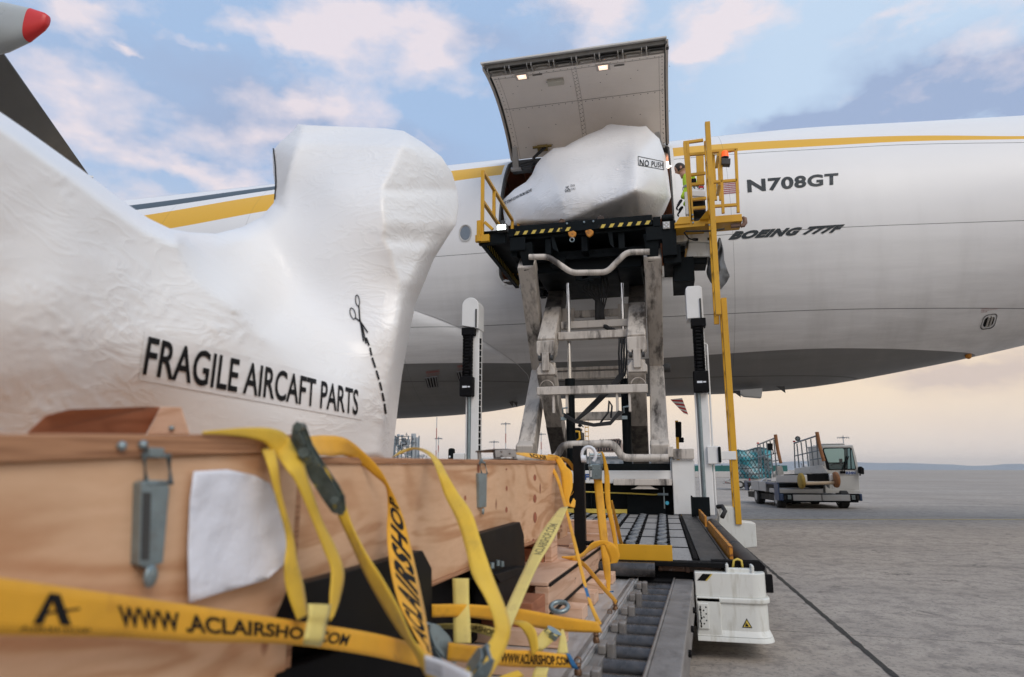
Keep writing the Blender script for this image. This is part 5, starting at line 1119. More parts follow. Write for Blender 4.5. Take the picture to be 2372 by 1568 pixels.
def shape1(x, y, raw):
    yl = float(np.interp(x, [1240, 1318, 1471, 1553], [540, 508, 441, 459])); return raw(x, y) + .009 * max(0, y - yl) + .006 * max(0, x - 1474 - .05 * (y - 400)) + .003 * max(0, 330 + .10 * (x - 1440) - y) + .004 * max(0, 1290 - x + .3 * (y - 440))
w1.shape = shape1
body = w1.build('wrapped_body', M['wrap'], W1)
def z3q(l): return homog([ZC(*p) for p in l])
H = z3q([(1322, 1066), (1482, 1082), (1484, 1046), (1322, 1020)]); decal_text('marking_text', 'NO PUSH', lambda u, v: w1.hit(*H(u, v), .02), M['ink'], body, bold=.02, spacing=1.12)
def frame_line(pts, wd, name, W, m, par, off=.012):
    out = []
    for i, p in enumerate(pts):
        a = pts[max(0, i - 1)]; b = pts[min(len(pts) - 1, i + 1)]; d = Vector((b[0] - a[0], b[1] - a[1])).normalized(); n = Vector((-d.y, d.x)) * wd / 2
        out.append([W.hit(p[0] - n.x, p[1] - n.y, off), W.hit(p[0] + n.x, p[1] + n.y, off)])
    return MB().grid(out).build(name, m, par)
def dense(pts, n=8):
    o = []
    for a, b in zip(pts, pts[1:]):
        for k in range(n): o.append((a[0] + (b[0]-a[0]) * k / n, a[1] + (b[1]-a[1]) * k / n))
    return o + [pts[-1]]
bx = [ZC(*p) for p in ((1311, 1001), (1486, 1038), (1491, 1095), (1314, 1062), (1311, 1001))]
for a, b in zip(bx, bx[1:]): frame_line(dense([a, b], 10), 1.3, 'marking_border', w1, M['ink'], body, .02)
H = z3q([(808, 1227), (830, 1226), (829, 1207), (807, 1209)]); decal_text('marking_text', 'NC', lambda u, v: w1.hit(*H(u, v), .02), M['ink'], body, bold=.02)
H = z3q([(802, 1251), (840, 1247), (839, 1228), (801, 1232)]); decal_text('marking_text', 'DATE', lambda u, v: w1.hit(*H(u, v), .02), M['ink'], body, bold=.02)
H = z3q([(838, 1213), (870, 1210), (870, 1197), (838, 1199)]); decal_text('marking_text', '32058', lambda u, v: w1.hit(*H(u, v), .02), M['ink'], body, shear=.2)
H = z3q([(842, 1238), (874, 1232), (874, 1219), (842, 1224)]); decal_text('marking_text', '23/9/21', lambda u, v: w1.hit(*H(u, v), .02), M['ink'], body, shear=.2)
H = z3q([(366, 1345), (568, 1245), (567, 1224), (366, 1325)]); decal_text('marking_text', 'NOT STRAP DOWN FROM ABOVE', lambda u, v: w1.hit(*H(u, v), .03), M['ink'], body, bold=.02)
# ================================================================== operator
def skin_body(name, chains, m, parent, sub=2, root=0):
    """chains: list of lists of (point, rx, ry); the first point of a later chain may repeat a point to join there"""
    V = []; E = []; R_ = []; idx = {}
    for ch in chains:
        prev = None
        for p, rx, ry in ch:
            k = tuple(round(c, 4) for c in p)
            if k not in idx: idx[k] = len(V); V.append(Vector(p)); R_.append((rx, ry))
            if prev is not None and prev != idx[k]: E.append((prev, idx[k]))
            prev = idx[k]
    me = bpy.data.meshes.new(name); me.from_pydata([tuple(v) for v in V], E, []); o = link(name, me, None, parent)
    md = o.modifiers.new('skin', 'SKIN'); md.use_smooth_shade = True
    for i, s in enumerate(me.skin_vertices[0].data): s.radius = R_[i]; s.use_root = (i == root)
    sb = o.modifiers.new('sub', 'SUBSURF'); sb.levels = sb.render_levels = sub
    dg = bpy.context.evaluated_depsgraph_get(); me2 = bpy.data.meshes.new_from_object(o.evaluated_get(dg)); o.modifiers.clear(); o.data = me2
    me2.materials.clear(); me2.materials.append(m)
    for p in me2.polygons: p.use_smooth = True
    return o
def person():
    B = Vector((.74, 11.45, 5.0))
    T = thing('person', B, 'worker in hi-vis yellow jacket and black gloves bending over the console in the yellow cage', 'person')
    q = lambda x, y, z: tuple(B + Vector((x, y, z)))
    # facing left (-X) and slightly away, leaning forward over the desk
    legs = [[(q(.06, 0, .92), .15, .12), (q(.05, -.09, .86), .10, .10), (q(.02, -.10, .48), .065, .07), (q(.05, -.10, .10), .05, .05), (q(-.08, -.10, .05), .04, .035)],
            [(q(.06, 0, .92), .15, .12), (q(.05, .10, .86), .10, .10), (q(.04, .12, .48), .065, .07), (q(.10, .12, .10), .05, .05), (q(-.03, .12, .05), .04, .035)]]
    pants = skin_body('trousers', legs, M['navy'], T)
    top = [[(q(.06, 0, .95), .155, .125), (q(.04, 0, 1.12), .15, .13), (q(-.02, 0, 1.32), .18, .14), (q(-.08, 0, 1.45), .16, .12), (q(-.13, 0, 1.54), .07, .07)],
           [(q(-.08, 0, 1.45), .16, .12), (q(-.08, -.17, 1.43), .075, .075), (q(-.10, -.22, 1.18), .06, .06), (q(-.20, -.22, .98), .05, .05)],
           [(q(-.08, 0, 1.45), .16, .12), (q(-.06, .17, 1.43), .075, .075), (q(-.02, .22, 1.18), .06, .06), (q(-.16, .20, 1.02), .05, .05)]]
    jk = skin_body('hi_vis_jacket', top, M['hivis'], T)
    mb = MB(); 
    for z, r, cx in ((1.14, .158, .045), (1.27, .178, 0)):
        mb.grid([[Vector(q(cx + r * 1.0 * math.cos(rad(a)), r * .92 * math.sin(rad(a)), z + dz)) for a in range(0, 360, 15)] for dz in (-.02, .02)], close=True)
    for p in ((-.098, -.222, 1.22), (-.03, .222, 1.22)): mb.cyl(q(*p), q(p[0] - .004, p[1], p[2] - .04), .066, 14)
    mb.build('reflective_band', mat('reflective_grey', (.28, .30, .32), .4), jk)
    # body: head, neck and face as one mesh with the hands hidden by gloves
    hc = Vector(q(-.20, -.01, 1.66))
    mb = MB(); n = 18; rows = []
    for i in range(n + 1):
        a = math.pi * i / n; r = []
        for k in range(24):
            t = 2 * math.pi * k / 24; x = math.sin(a) * math.cos(t); y = math.sin(a) * math.sin(t); z = math.cos(a)
            px, py2, pz2 = x * .098, y * .078, z * .118
            f = max(0, -x)                                   # face side is -X
            if z < 0: px *= 1 - .12 * (-z); py2 *= 1 - .28 * (-z)
            if f > .85 and abs(y) < .22 and -.35 < z < .08: px -= .022 * (1 - abs(y) / .22) * (1 - abs(z + .2) / .3 if abs(z + .2) < .3 else 0)   # nose
            if f > .6 and .03 < z < .25 and .2 < abs(y) < .5: px += .010                                # eye sockets
            if f > .8 and -.62 < z < -.48: px -= .006                                                   # lips
            r.append(hc + Matrix.Rotation(rad(-28), 3, 'Y') @ Vector((px, py2, pz2)))
        rows.append(r)
    mb.grid(rows, close=True); mb.tube([hc + Vector((.03, 0, -.07)), Vector(q(-.13, 0, 1.50))], [.055, .062], 12)
    for s in (-1, 1): mb.ball(hc + Vector((.012, s * .078, -.004)), .026, 6, (.8, .35, 1.2))
    head = mb.build('head', M['skin'], T, smooth=True)
    R28 = Matrix.Rotation(rad(-28), 3, 'Y')
    hv = []
    mb = MB(); rows = []
    for i in range(12):
        a = math.pi * .62 * i / 11
        rows.append([hc + R28 @ Vector((max(math.sin(a) * math.cos(2*math.pi*k/24) * .103, -.066 if i > 4 else -1) + .004, math.sin(a) * math.sin(2*math.pi*k/24) * .083, math.cos(a) * .123)) for k in range(24)])
    mb.grid(rows, close=True).build('hair', M['hair'], head, smooth=True)
    for s in (-1, 1): MB().ball(hc + R28 @ Vector((-.086, s * .03, .012)), .010, 6).build('eye', M['ink'], head, smooth=True)
    for (hx, hy, hz), s in (((-.24, -.22, .93), -1), ((-.21, .20, .97), 1)):
        ch = [[(q(hx + .04, hy, hz + .05), .035, .035), (q(hx, hy, hz), .038, .028), (q(hx - .03, hy, hz - .05), .036, .024)]]
        for i, (o, l) in enumerate(((-.028, .055), (-.009, .065), (.010, .060), (.028, .048))):
            b0 = q(hx - .03, hy, hz - .05); ch.append([(b0, .036, .024), (q(hx - .045, hy + o, hz - .075), .011, .011), (q(hx - .055 - l * .3, hy + o * 1.1, hz - .08 - l * .6), .010, .010), (q(hx - .04 - l * .1, hy + o * 1.1, hz - .09 - l), .009, .009)])
        ch.append([(q(hx, hy, hz), .038, .028), (q(hx - .03, hy - s * .035, hz - .015), .013, .013), (q(hx - .055, hy - s * .04, hz - .045), .011, .011)])
        skin_body('glove', ch, M['navy'], T, 1)
person()
# ================================================================== belt loader with cab
def belt_truck():
    FX = 1.0
    y0 = 23.4
    T = thing('belt_loader_truck', (4.8, 25.5, 0), 'silver belt loader truck with cab, cage rails and brown padded rollers on the apron', 'belt loader')
    ang = rad(7); ex = Vector((math.cos(ang), math.sin(ang), 0)); ey = Vector((-math.sin(ang), math.cos(ang), 0)); O = Vector((3.86, y0, 0))
    Tm = Matrix.Translation(O) @ Matrix(((ex.x, ey.x, 0, 0), (ex.y, ey.y, 0, 0), (0, 0, 1, 0), (0, 0, 0, 1)))
    def loc(x, y, d):           # picture (zoom) position -> local coordinates on the plane local y = d
        if y == 0: y = 1060
        P_ = O + ey * d; r = ray(*ZV(x, y)); k = ((P_ - CAM).dot(ey)) / r.dot(ey); w_ = CAM + r * k - O; return Vector((w_.dot(ex), d, w_.z))
    def part(name, m, fn, bevel=.01, parent=None, **kw): mb = MB(Tm); fn(mb); return mb.build(name, M[m] if isinstance(m, str) else m, parent or T, bevel=bevel, **kw)
    silver = mat('silver_panel', (.34, .35, .36), .38, .35, var=.06, vs=3, dirt=[((.2, .19, .18), .6, .2, 4, (1, 1, 3), .5)])
    cabm = mat('cab_paint', (.52, .52, .50), .4, var=.04)
    lo = lambda x, y, d=0: loc(x, y, d)
    W_ = lo(1720, 1060).x; zb = lo(735, 1105).z; zt = lo(735, 1020).z; x0 = lo(690, 1060).x
    Ltr = 4.6
    # chassis and bumper
    fr = part('bumper', silver, lambda mb: (mb.box((lo(850, 0).x, -.04, zb), (lo(1205, 0).x, .06, zt - .02)), mb.box((lo(1215, 0).x, -.04, zb), (lo(1565, 0).x, .06, zt - .02))))
    part('bumper_end', 'blue', lambda mb: (mb.box((x0, -.02, zb), (lo(735, 0).x, .3, zt)), mb.box((lo(1690, 0).x, -.03, zb), (W_, .25, zt + .01))), .02)
    for a, b_ in ((735, 845), (1572, 1680)):
        h = part('headlight', 'matblack', lambda mb: mb.box((lo(a, 0).x, -.035, zb + .02), (lo(b_, 0).x, .05, zt - .03)))
        c = (a + b_) / 2 + (15 if a < 1000 else -20)
        part('headlight_lens', 'zinc', lambda mb: [mb.box((lo(c - 22, 0).x, -.045, zb + .05 + i * .035), (lo(c + 22, 0).x, -.036, zb + .072 + i * .035)) for i in range(4)], .003, h)
        part('indicator', 'rubber', lambda mb: mb.box((lo(a + 5 if a < 1000 else b_ - 28, 0).x, -.045, zb + .04), (lo(a + 25 if a < 1000 else b_ - 8, 0).x, -.036, zt - .05)), .008, h)
    part('chassis', 'black', lambda mb: (mb.box((x0 + .1, .05, zb - .05), (W_ - .1, Ltr, zt - .05)), mb.box((x0 + .05, .02, zt - .06), (W_ - .03, .2, zt + .01))), .01)
    part('front_box', silver, lambda mb: mb.box((lo(690, 0).x, .15, lo(0, 1012).z), (lo(1262, 0).x, 1.2, lo(0, 955).z)), .012)
    part('deck_side', 'blue', lambda mb: (mb.box((x0 - .02, .15, lo(0, 905).z), (x0 + .04, Ltr, lo(0, 880).z)), mb.box((x0 - .02, Ltr - .5, .45), (x0 + .03, Ltr, lo(0, 880).z)), mb.box((x0 - .02, .05, zb), (x0 + .02, .55, lo(0, 900).z))), .008)
    part('side_locker', silver, lambda mb: (mb.box((x0 - .03, 1.5, .5), (x0 + .3, 2.4, .82)), mb.box((x0 - .03, 2.45, .5), (x0 + .3, 3.5, .82))), .01)
    part('body_deck', 'black', lambda mb: mb.box((x0, .6, lo(0, 940).z - .02), (W_ - .9, Ltr, lo(0, 890).z)), .01)
    part('undercarriage', 'matblack', lambda mb: (mb.tube([lo(1400, 1100, .5), lo(1440, 1140, .5), lo(1480, 1130, .5)], .02, 6), mb.box(lo(735, 1108, .6), lo(780, 1135, .9)), mb.box(lo(835, 1110, .6), lo(915, 1138, .9))), .01)
    # wheels
    r = .30
    for lx, ly in ((x0 + .02, .55), (W_ - .55, .55), (x0 + .02, 3.1), (W_ - .6, 3.1)):
        wh = part('wheel', 'rubber', lambda mb: mb.tube([(lx, ly, r), (lx + .03, ly, r), (lx + .25, ly, r), (lx + .28, ly, r)], [r - .04, r, r, r - .04], 28), 0, smooth='auto')
        part('rim', silver, lambda mb: mb.tube([(lx - .005, ly, r), (lx + .05, ly, r)], [.17, .15], 20), 0, wh, smooth='auto')
    # cab
    cx0 = lo(1262, 0, .5).x; cx1 = lo(1672, 0, .5).x; D0 = .45; Dc = 1.9
    def slab(mb, pts, d0, d1): mb.prism([loc(x, y, d0) for x, y in pts], (0, d1 - d0, 0))
    cab = part('cab', cabm, lambda mb: (slab(mb, [(1310, 985), (1308, 800), (1250, 720), (1222, 440), (1205, 412), (1605, 405), (1650, 560), (1682, 730), (1692, 1003), (1310, 1003)], D0, Dc)), .03, seg=3)
    part('cab_skirt', cabm, lambda mb: slab(mb, [(1255, 905), (1310, 960), (1690, 975), (1700, 1010), (1262, 1010)], D0 - .03, Dc), .01)
    part('engine_hatch', cabm, lambda mb: slab(mb, [(1350, 965), (1348, 800), (1620, 797), (1630, 965)], D0 - .015, D0), .006, cab)
    ws = part('windscreen_frame', 'matblack', lambda mb: slab(mb, [(1275, 700), (1228, 470), (1235, 445), (1255, 438), (1575, 437), (1595, 450), (1648, 700), (1640, 718), (1300, 722)], D0 - .02, D0 + .02), .02)
    part('windscreen', 'glass', lambda mb: slab(mb, [(1290, 610), (1240, 475), (1250, 455), (1480, 450), (1495, 470), (1498, 610), (1485, 625), (1300, 627)], D0 - .03, D0 - .018), .004, ws)
    part('side_glass', 'dglass', lambda mb: (slab(mb, [(1500, 455), (1530, 450), (1525, 700), (1500, 700)], D0 - .028, D0 - .018), slab(mb, [(1300, 640), (1490, 640), (1490, 712), (1312, 712)], D0 - .028, D0 - .018)), .003, ws)
    part('side_glass', mat('pale_glass', (.18, .30, .31), .1), lambda mb: (slab(mb, [(1538, 452), (1566, 450), (1575, 705), (1540, 708)], D0 - .028, D0 - .018), slab(mb, [(1580, 470), (1590, 470), (1635, 705), (1590, 705)], D0 - .028, D0 - .018)), .003, ws)
    part('wiper', 'matblack', lambda mb: (mb.tube([lo(1455, 765, D0 - .06), lo(1500, 650, D0 - .06), lo(1525, 545, D0 - .06)], .012, 6), mb.tube([lo(1490, 765, D0 - .06), lo(1520, 640, D0 - .06), lo(1552, 545, D0 - .06)], .012, 6), mb.box(lo(1452, 735, D0 - .07), lo(1468, 765, D0)), mb.box(lo(1486, 735, D0 - .07), lo(1502, 765, D0))), 0, ws)
    part('dashboard_box', 'seal', lambda mb: (mb.box(lo(1430, 580, D0 - .035), lo(1474, 622, D0 - .03))), 0, ws)
    part('steering_wheel', 'matblack', lambda mb: mb.tube([loc(1400 + 70 * math.cos(t), 668 + 22 * math.sin(t), D0 - .032) for t in [rad(v) for v in range(180, 361, 20)]], .008, 6), 0, ws)
    part('roof_lamp_bar', 'jamb', lambda mb: slab(mb, [(1238, 405), (1240, 388), (1495, 384), (1505, 404)], D0 + .2, D0 + .9), .015)
    part('rear_guard', cabm, lambda mb: slab(mb, [(1112, 405), (1225, 418), (1225, 460), (1225, 650), (1118, 640)], 1.8, 1.85), .006)
    mi = part('mirror', 'matblack', lambda mb: (slab(mb, [(1690, 690), (1710, 675), (1745, 700), (1748, 770), (1740, 775), (1695, 760)], .2, .38), mb.box(lo(1684, 740, .3), lo(1702, 792, .34))), .03)
    q = [lo(1515, 778, D0 - .035), lo(1642, 776, D0 - .035), lo(1640, 735, D0 - .035), lo(1514, 737, D0 - .035)]
    part('number_plate', 'label', lambda mb: mb.poly([p + Vector((0, .01, 0)) for p in q]), 0, cab)
    decal_text('unit_number', 'R34N', lambda u, v: Tm @ ((q[0].lerp(q[1], .03 + .94 * u)).lerp(q[3].lerp(q[2], .03 + .94 * u), .08 + .84 * v)), M['inkblue'], cab, bold=.05)
    # belt boom
    part('boom', silver, lambda mb: mb.prism([lo(430, 880, 3.6), lo(520, 815, 3.6), lo(520, 870, 3.6)], (0, .2, 0)), .01)
    Z = lambda x, y, d: lo(x, y, d)
    def hull(mb, A, B_): n = len(A); mb.add(A + B_, [tuple(range(n - 1, -1, -1)), tuple(range(n, 2*n))] + [(i, (i+1) % n, n + (i+1) % n, n + i) for i in range(n)])
    part('belt_frame', silver, lambda mb: hull(mb, [Z(640, 880, 1.6), Z(640, 790, 1.6), Z(930, 785, -.3), Z(930, 868, -.3)], [Z(700, 865, 2.2), Z(700, 790, 2.2), Z(1330, 775, .2), Z(1330, 850, .2)]), .008)
    part('conveyor_belt', 'matblack', lambda mb: (hull(mb, [Z(1015, 862, -.32), Z(1015, 770, -.32), Z(735, 775, 2.2), Z(735, 800, 2.2)], [Z(1310, 862, -.2), Z(1310, 765, -.2), Z(890, 770, 2.4), Z(890, 800, 2.4)]),), .01)
    part('roller_end', 'white', lambda mb: (mb.box(Z(988, 780, -.34), Z(1018, 868, -.2)), mb.box(Z(1308, 770, -.3), Z(1362, 852, -.2))), .02)
    foam = mat('brown_padding', (.30, .13, .05), .75, var=.25, vs=10, dirt=[((.12, .06, .03), .6, .1, 12, (1, 1, 1), .8)], bump=.3)
    foam2 = mat('ochre_padding', (.33, .22, .04), .75, var=.25, vs=10)
    def pad(x, y, rx, ry, d, m_):
        c = Z(x, y, d); R_ = ry / 336 * .93
        part('padded_wheel', m_, lambda mb: mb.tube([c + Vector((.03 * 0 + a, 0, 0)) for a in (-.07, -.045, 0, .045, .07)], [R_ * .75, R_ * .95, R_, R_ * .95, R_ * .75], 24), 0, smooth=True)
    pad(958, 858, 30, 93, -.4, foam2); pad(1392, 842, 38, 93, -.35, foam)
    part('front_roller', mat('cream_roller', (.52, .40, .27), .6, var=.1), lambda mb: mb.cyl(Z(1010, 890, -.38), Z(1368, 880, -.33), .055, 16), 0, smooth='auto')
    part('step_plate', 'jamb', lambda mb: hull(mb, [Z(870, 770, .8), Z(870, 700, .8), Z(1215, 658, .3), Z(1285, 750, .1), Z(1285, 760, .1)], [Z(890, 765, 1.1), Z(890, 700, 1.1), Z(1240, 655, .6), Z(1290, 740, .4), Z(1290, 755, .4)]), .01)
    part('step_plate', 'jamb', lambda mb: hull(mb, [Z(655, 670, 2.0), Z(715, 670, 2.0), Z(740, 775, 2.0), Z(600, 815, 2.0)], [Z(655, 670, 2.4), Z(710, 680, 2.4), Z(735, 775, 2.4), Z(600, 815, 2.4)]), .008)
    # cage rails
    tubem = mat('rail_tube', (.20, .23, .25), .35, .5, var=.1)
    def cage(top0, top1, posts, mids, d0, d1, kick):
        L_ = lambda p, q, t: (p[0] + (q[0]-p[0])*t, p[1] + (q[1]-p[1])*t)
        cg = part('cage_rail', tubem, lambda mb: (mb.tube([Z(*top0, d0), Z(*top1, d1)], .028, 8), [mb.tube([Z(*L_(a, b_, 0), d0 + (d1-d0)*t_), Z(*L_(a, b_, 1), d0 + (d1-d0)*t_)], .022, 6) for (a, b_, t_) in posts], [mb.tube([Z(*a, da), Z(*b_, db_)], .02, 6) for a, b_, da, db_ in mids]), 0, smooth='auto')
        return cg
    cage((408, 405), (620, 322), [((410, 405), (432, 825), 0), ((440, 405), (465, 820), .1), ((482, 385), (510, 815), .35), ((522, 372), (556, 815), .5), ((566, 358), (605, 812), .75), ((612, 340), (655, 815), 1)], [((400, 565), (640, 510), 3.0, 1.6), ((600, 610), (665, 600), 1.7, 1.7)], 3.4, 1.6, None)
    cage((866, 385), (1140, 295), [((868, 385), (878, 697), 0), ((902, 390), (930, 690), .12), ((953, 370), (988, 682), .3), ((1013, 350), (1048, 676), .52), ((1075, 332), (1110, 668), .75), ((1145, 310), (1172, 662), .95)], [((870, 545), (1180, 475), 1.4, .4), ((1068, 595), (1212, 572), .7, .3)], 1.4, .2, None)
    for a, b_, d in (((632, 275), (700, 635), 1.6), ((1152, 243), (1240, 608), .2)):
        c = ((a[0] + b_[0]) / 2 - 6, (a[1] + b_[1]) / 2 + 8)
        part('padded_post', foam, lambda mb: mb.tube([Z(*a, d), Z(*c, d), Z(*b_, d - .1)], [.06, .058, .056], 14), 0, smooth='auto')
    part('post_mirror', 'matblack', lambda mb: (slab(mb, [(540, 385), (600, 385), (600, 470), (545, 472)], 1.5, 1.6), mb.tube([Z(565, 360, 1.6), Z(568, 390, 1.6)], .015, 6), mb.tube([Z(598, 460, 1.55), Z(608, 520, 1.6)], .02, 6)), .015)
    sp = part('work_spotlight', 'seal', lambda mb: mb.tube([Z(912, 328, 1.3), Z(912, 328, 1.2)], [.09, .095], 8), .01)
    part('spotlight_lens', 'zinc', lambda mb: [mb.cyl(Z(912 + dx, 328 + dy, 1.19), Z(912 + dx, 328 + dy, 1.18), .022, 8) for dx, dy in ((0, 0), (-14, 0), (14, 0), (0, -14), (0, 14))], 0, sp)
    for x, y, d in ((412, 384, 3.4), (866, 363, 1.4)): part('marker_lamp', 'red', lambda mb: mb.cyl(Z(x, y + 8, d), Z(x, y - 8, d), .045, 10), .005)
    part('sill_lettering', 'inkblue', lambda mb: [mb.box(Z(528 + i * 9, 860, 2.38), Z(533 + i * 9, 842, 2.37)) for i in range(6)], 0)
belt_truck()
# ================================================================== pallet dolly with netted cargo
def dolly():
    Y = 44.0
    T = thing('pallet_dolly', (4.6, Y + 1, 0), 'grey pallet dolly with striped drawbar under the netted blue cargo', 'dolly')
    Z = lambda x, y, d=0: py_(*ZV(x, y), Y + d)
    s = .9
    def part(name, m, fn, bevel=.01, parent=None, par=None, **kw): mb = MB(); fn(mb); return mb.build(name, M[m] if isinstance(m, str) else m, parent or T, bevel=bevel, **kw)
    part('dolly_frame', 'jamb', lambda mb: (mb.box(Z(20, 848), Z(500, 872, 1.9)), mb.box(Z(140, 830), Z(500, 845, 1.9)), mb.box(Z(0, 850), Z(60, 858, .4)), mb.box(Z(-30, 880, .3), Z(140, 892, .5))), .01)
    mb = MB()
    for i in range(5): mb.poly([Z(0 + i * 12, 882, .29), Z(6 + i * 12, 882, .29), Z(10 + i * 12, 868, .29), Z(4 + i * 12, 868, .29)])
    mb.build('stripe', M['red'], T)
    part('deck_roller', 'steel', lambda mb: [mb.cyl(Z(60 + i * 30, 842, .05), Z(60 + i * 30, 842, 1.7), .03, 8) for i in range(14)], 0)
    for x, d in ((190, 0), (272, 1.5), (412, 0), (480, 1.5)):
        c = Z(x, 905, d); w_ = part('wheel', 'rubber', lambda mb: mb.tube([c + Vector((0, -.1, 0)), c + Vector((0, -.08, 0)), c + Vector((0, .1, 0))], [.20, .23, .23], 22), 0, smooth='auto')
        part('rim', 'jamb', lambda mb: mb.tube([c + Vector((0, -.115, 0)), c + Vector((0, -.09, 0))], [.12, .14], 16), 0, w_, smooth='auto')
    part('red_latch', 'red', lambda mb: mb.box(Z(300, 822, -.05), Z(318, 850)), .01)
    C_ = thing('netted_cargo', Z(300, 825, 1), 'cargo block wrapped in turquoise film under a black net on the dolly', 'cargo pallet')
    film = bpy.data.materials.new('turquoise_film'); film.use_nodes = True; t = film.node_tree; b = t.nodes['Principled BSDF']; b.inputs['Roughness'].default_value = .3
    tc = N(t, 'ShaderNodeTexCoord'); n = N(t, 'ShaderNodeTexNoise'); LK(t, tc.outputs['Object'], n.inputs['Vector']); n.inputs['Scale'].default_value = 1.1; n.inputs['Detail'].default_value = 8; n.inputs['Distortion'].default_value = 1.5
    mr = N(t, 'ShaderNodeMapRange'); LK(t, n.outputs['Fac'], mr.inputs[0]); mr.inputs[1].default_value = .42; mr.inputs[2].default_value = .58
    LK(t, MIX(t, mr.outputs[0], (.03, .30, .36), (.28, .34, .35)), b.inputs['Base Color'])
    bn = N(t, 'ShaderNodeBump'); bn.inputs['Distance'].default_value = .08; LK(t, n.outputs['Fac'], bn.inputs['Height']); LK(t, bn.outputs[0], b.inputs['Normal'])
    def face(u, v, o=0):
        x = 125 + u * 460; top = 452 + 20 * math.sin(u * 7) if u > .1 else 452 + (0.1 - u) * 400; y = 826 + (top - 826) * v
        return Z(x, y, .12 * math.sin(u * 9 + v * 4) - .05 * math.sin(v * 11) + (.5 * (1 - u / .12) if u < .12 else 0) - o)
    rows = [[face(i / 24, j / 14) for i in range(25)] for j in range(15)]
    bk = [[p + Vector((0, 2.2, 0)) for p in r] for r in rows]
    mb = MB(); mb.grid(rows); mb.grid([r[::-1] for r in bk]); mb.grid([rows[-1], bk[-1]]); mb.grid([[r[0] for r in rows], [r[0] for r in bk]]); mb.grid([[r[-1] for r in rows], [r[-1] for r in bk]])
    bdy = mb.build('film_body', film, C_, smooth='auto')
    mb = MB()
    for i in range(-8, 13):
        for s_ in (1, -1):
            pts = [(i / 10 + (k / 12) * .55 * s_ + .01 * math.sin(k * 2 + i), k / 12) for k in range(13)]; pts = [(u, v) for u, v in pts if 0 <= u <= 1]
            if len(pts) > 1: mb.tube([face(u, v, .03) for u, v in pts], .012, 4)
    for v in (.35, .62, .97, .15): mb.tube([face(u / 20, v, .03) for u in range(21)], .014, 4)
    mb.build('cargo_net', M['navy'], C_)
dolly()
# ================================================================== far field
def box_thing(name, label, cat, m, fn, group=None, bevel=0):
    mb = MB(); fn(mb); o = mb.build(name, m, None, bevel=bevel); return tag(o, label, cat, group)
def barrier():
    Y = 75
    Z = lambda x, y, d=0: py_(x, y, Y + d)
    box_thing('barrier_wall', 'long white painted concrete barrier behind the dolly', 'barrier', M['concrete'], lambda mb: mb.box(Z(1560, 1106), Z(1828, 1092, .5)), bevel=.05)
    box_thing('screen_fence', 'dark green screen fence above the white barrier', 'fence', M['green'], lambda mb: (mb.box(Z(1560, 1092, .2), Z(1823, 1078, .3)), [mb.box(Z(1562 + i * 22, 1094, .15), Z(1563 + i * 22, 1077, .32)) for i in range(12)]))
barrier()
M['farwhite'] = mat('pale_cladding', (.42, .43, .45), .7, var=.05, vs=.1)
M['fargrey'] = mat('grey_cladding', (.26, .29, .32), .7, var=.1, vs=.1)
M['fardark'] = mat('far_dark_steel', (.14, .17, .20), .6)
def far_buildings():
    def Zf(D): return lambda x, y, d=0: py_(x, y, D + d)
    Z = Zf(520)
    def bld(label, x0, x1, yt, D, m, wins=10):
        Z = Zf(D); T = thing('hangar', Z((x0 + x1) / 2, 1088), label, 'building', None)
        T.location.z = 0; T.matrix_basis = Matrix.Translation(T.location)
        a = Z(x0, 1088); a.z = 0; b_ = Z(x1, yt, 30); MB().box(a, b_).build('wall', m, T)
        MB().box((a.x - .5, a.y - 1, b_.z), (b_.x + .5, b_.y + 1, b_.z + .6)).build('roof', M['fardark'], T)
        w_ = (b_.x - a.x) / wins
        for i in range(wins): MB().box((a.x + w_ * (i + .25), a.y - .15, b_.z * .45), (a.x + w_ * (i + .75), a.y - .05, b_.z * .75)).build('window', M['fardark'], T)
    bld('low pale building beside the bare tree on the horizon', 968, 1030, 1068, 500, M['farwhite'], 7)
    bld('long grey hangar left of the left white mast on the horizon', 1030, 1110, 1070, 520, M['fargrey'], 10)
    bld('long low grey building behind the scissor lift on the horizon', 1180, 1300, 1074, 480, M['fargrey'], 12)
    bld('dark grey building between the scissor legs on the horizon', 1300, 1560, 1062, 300, M['fargrey'], 12)
far_buildings()
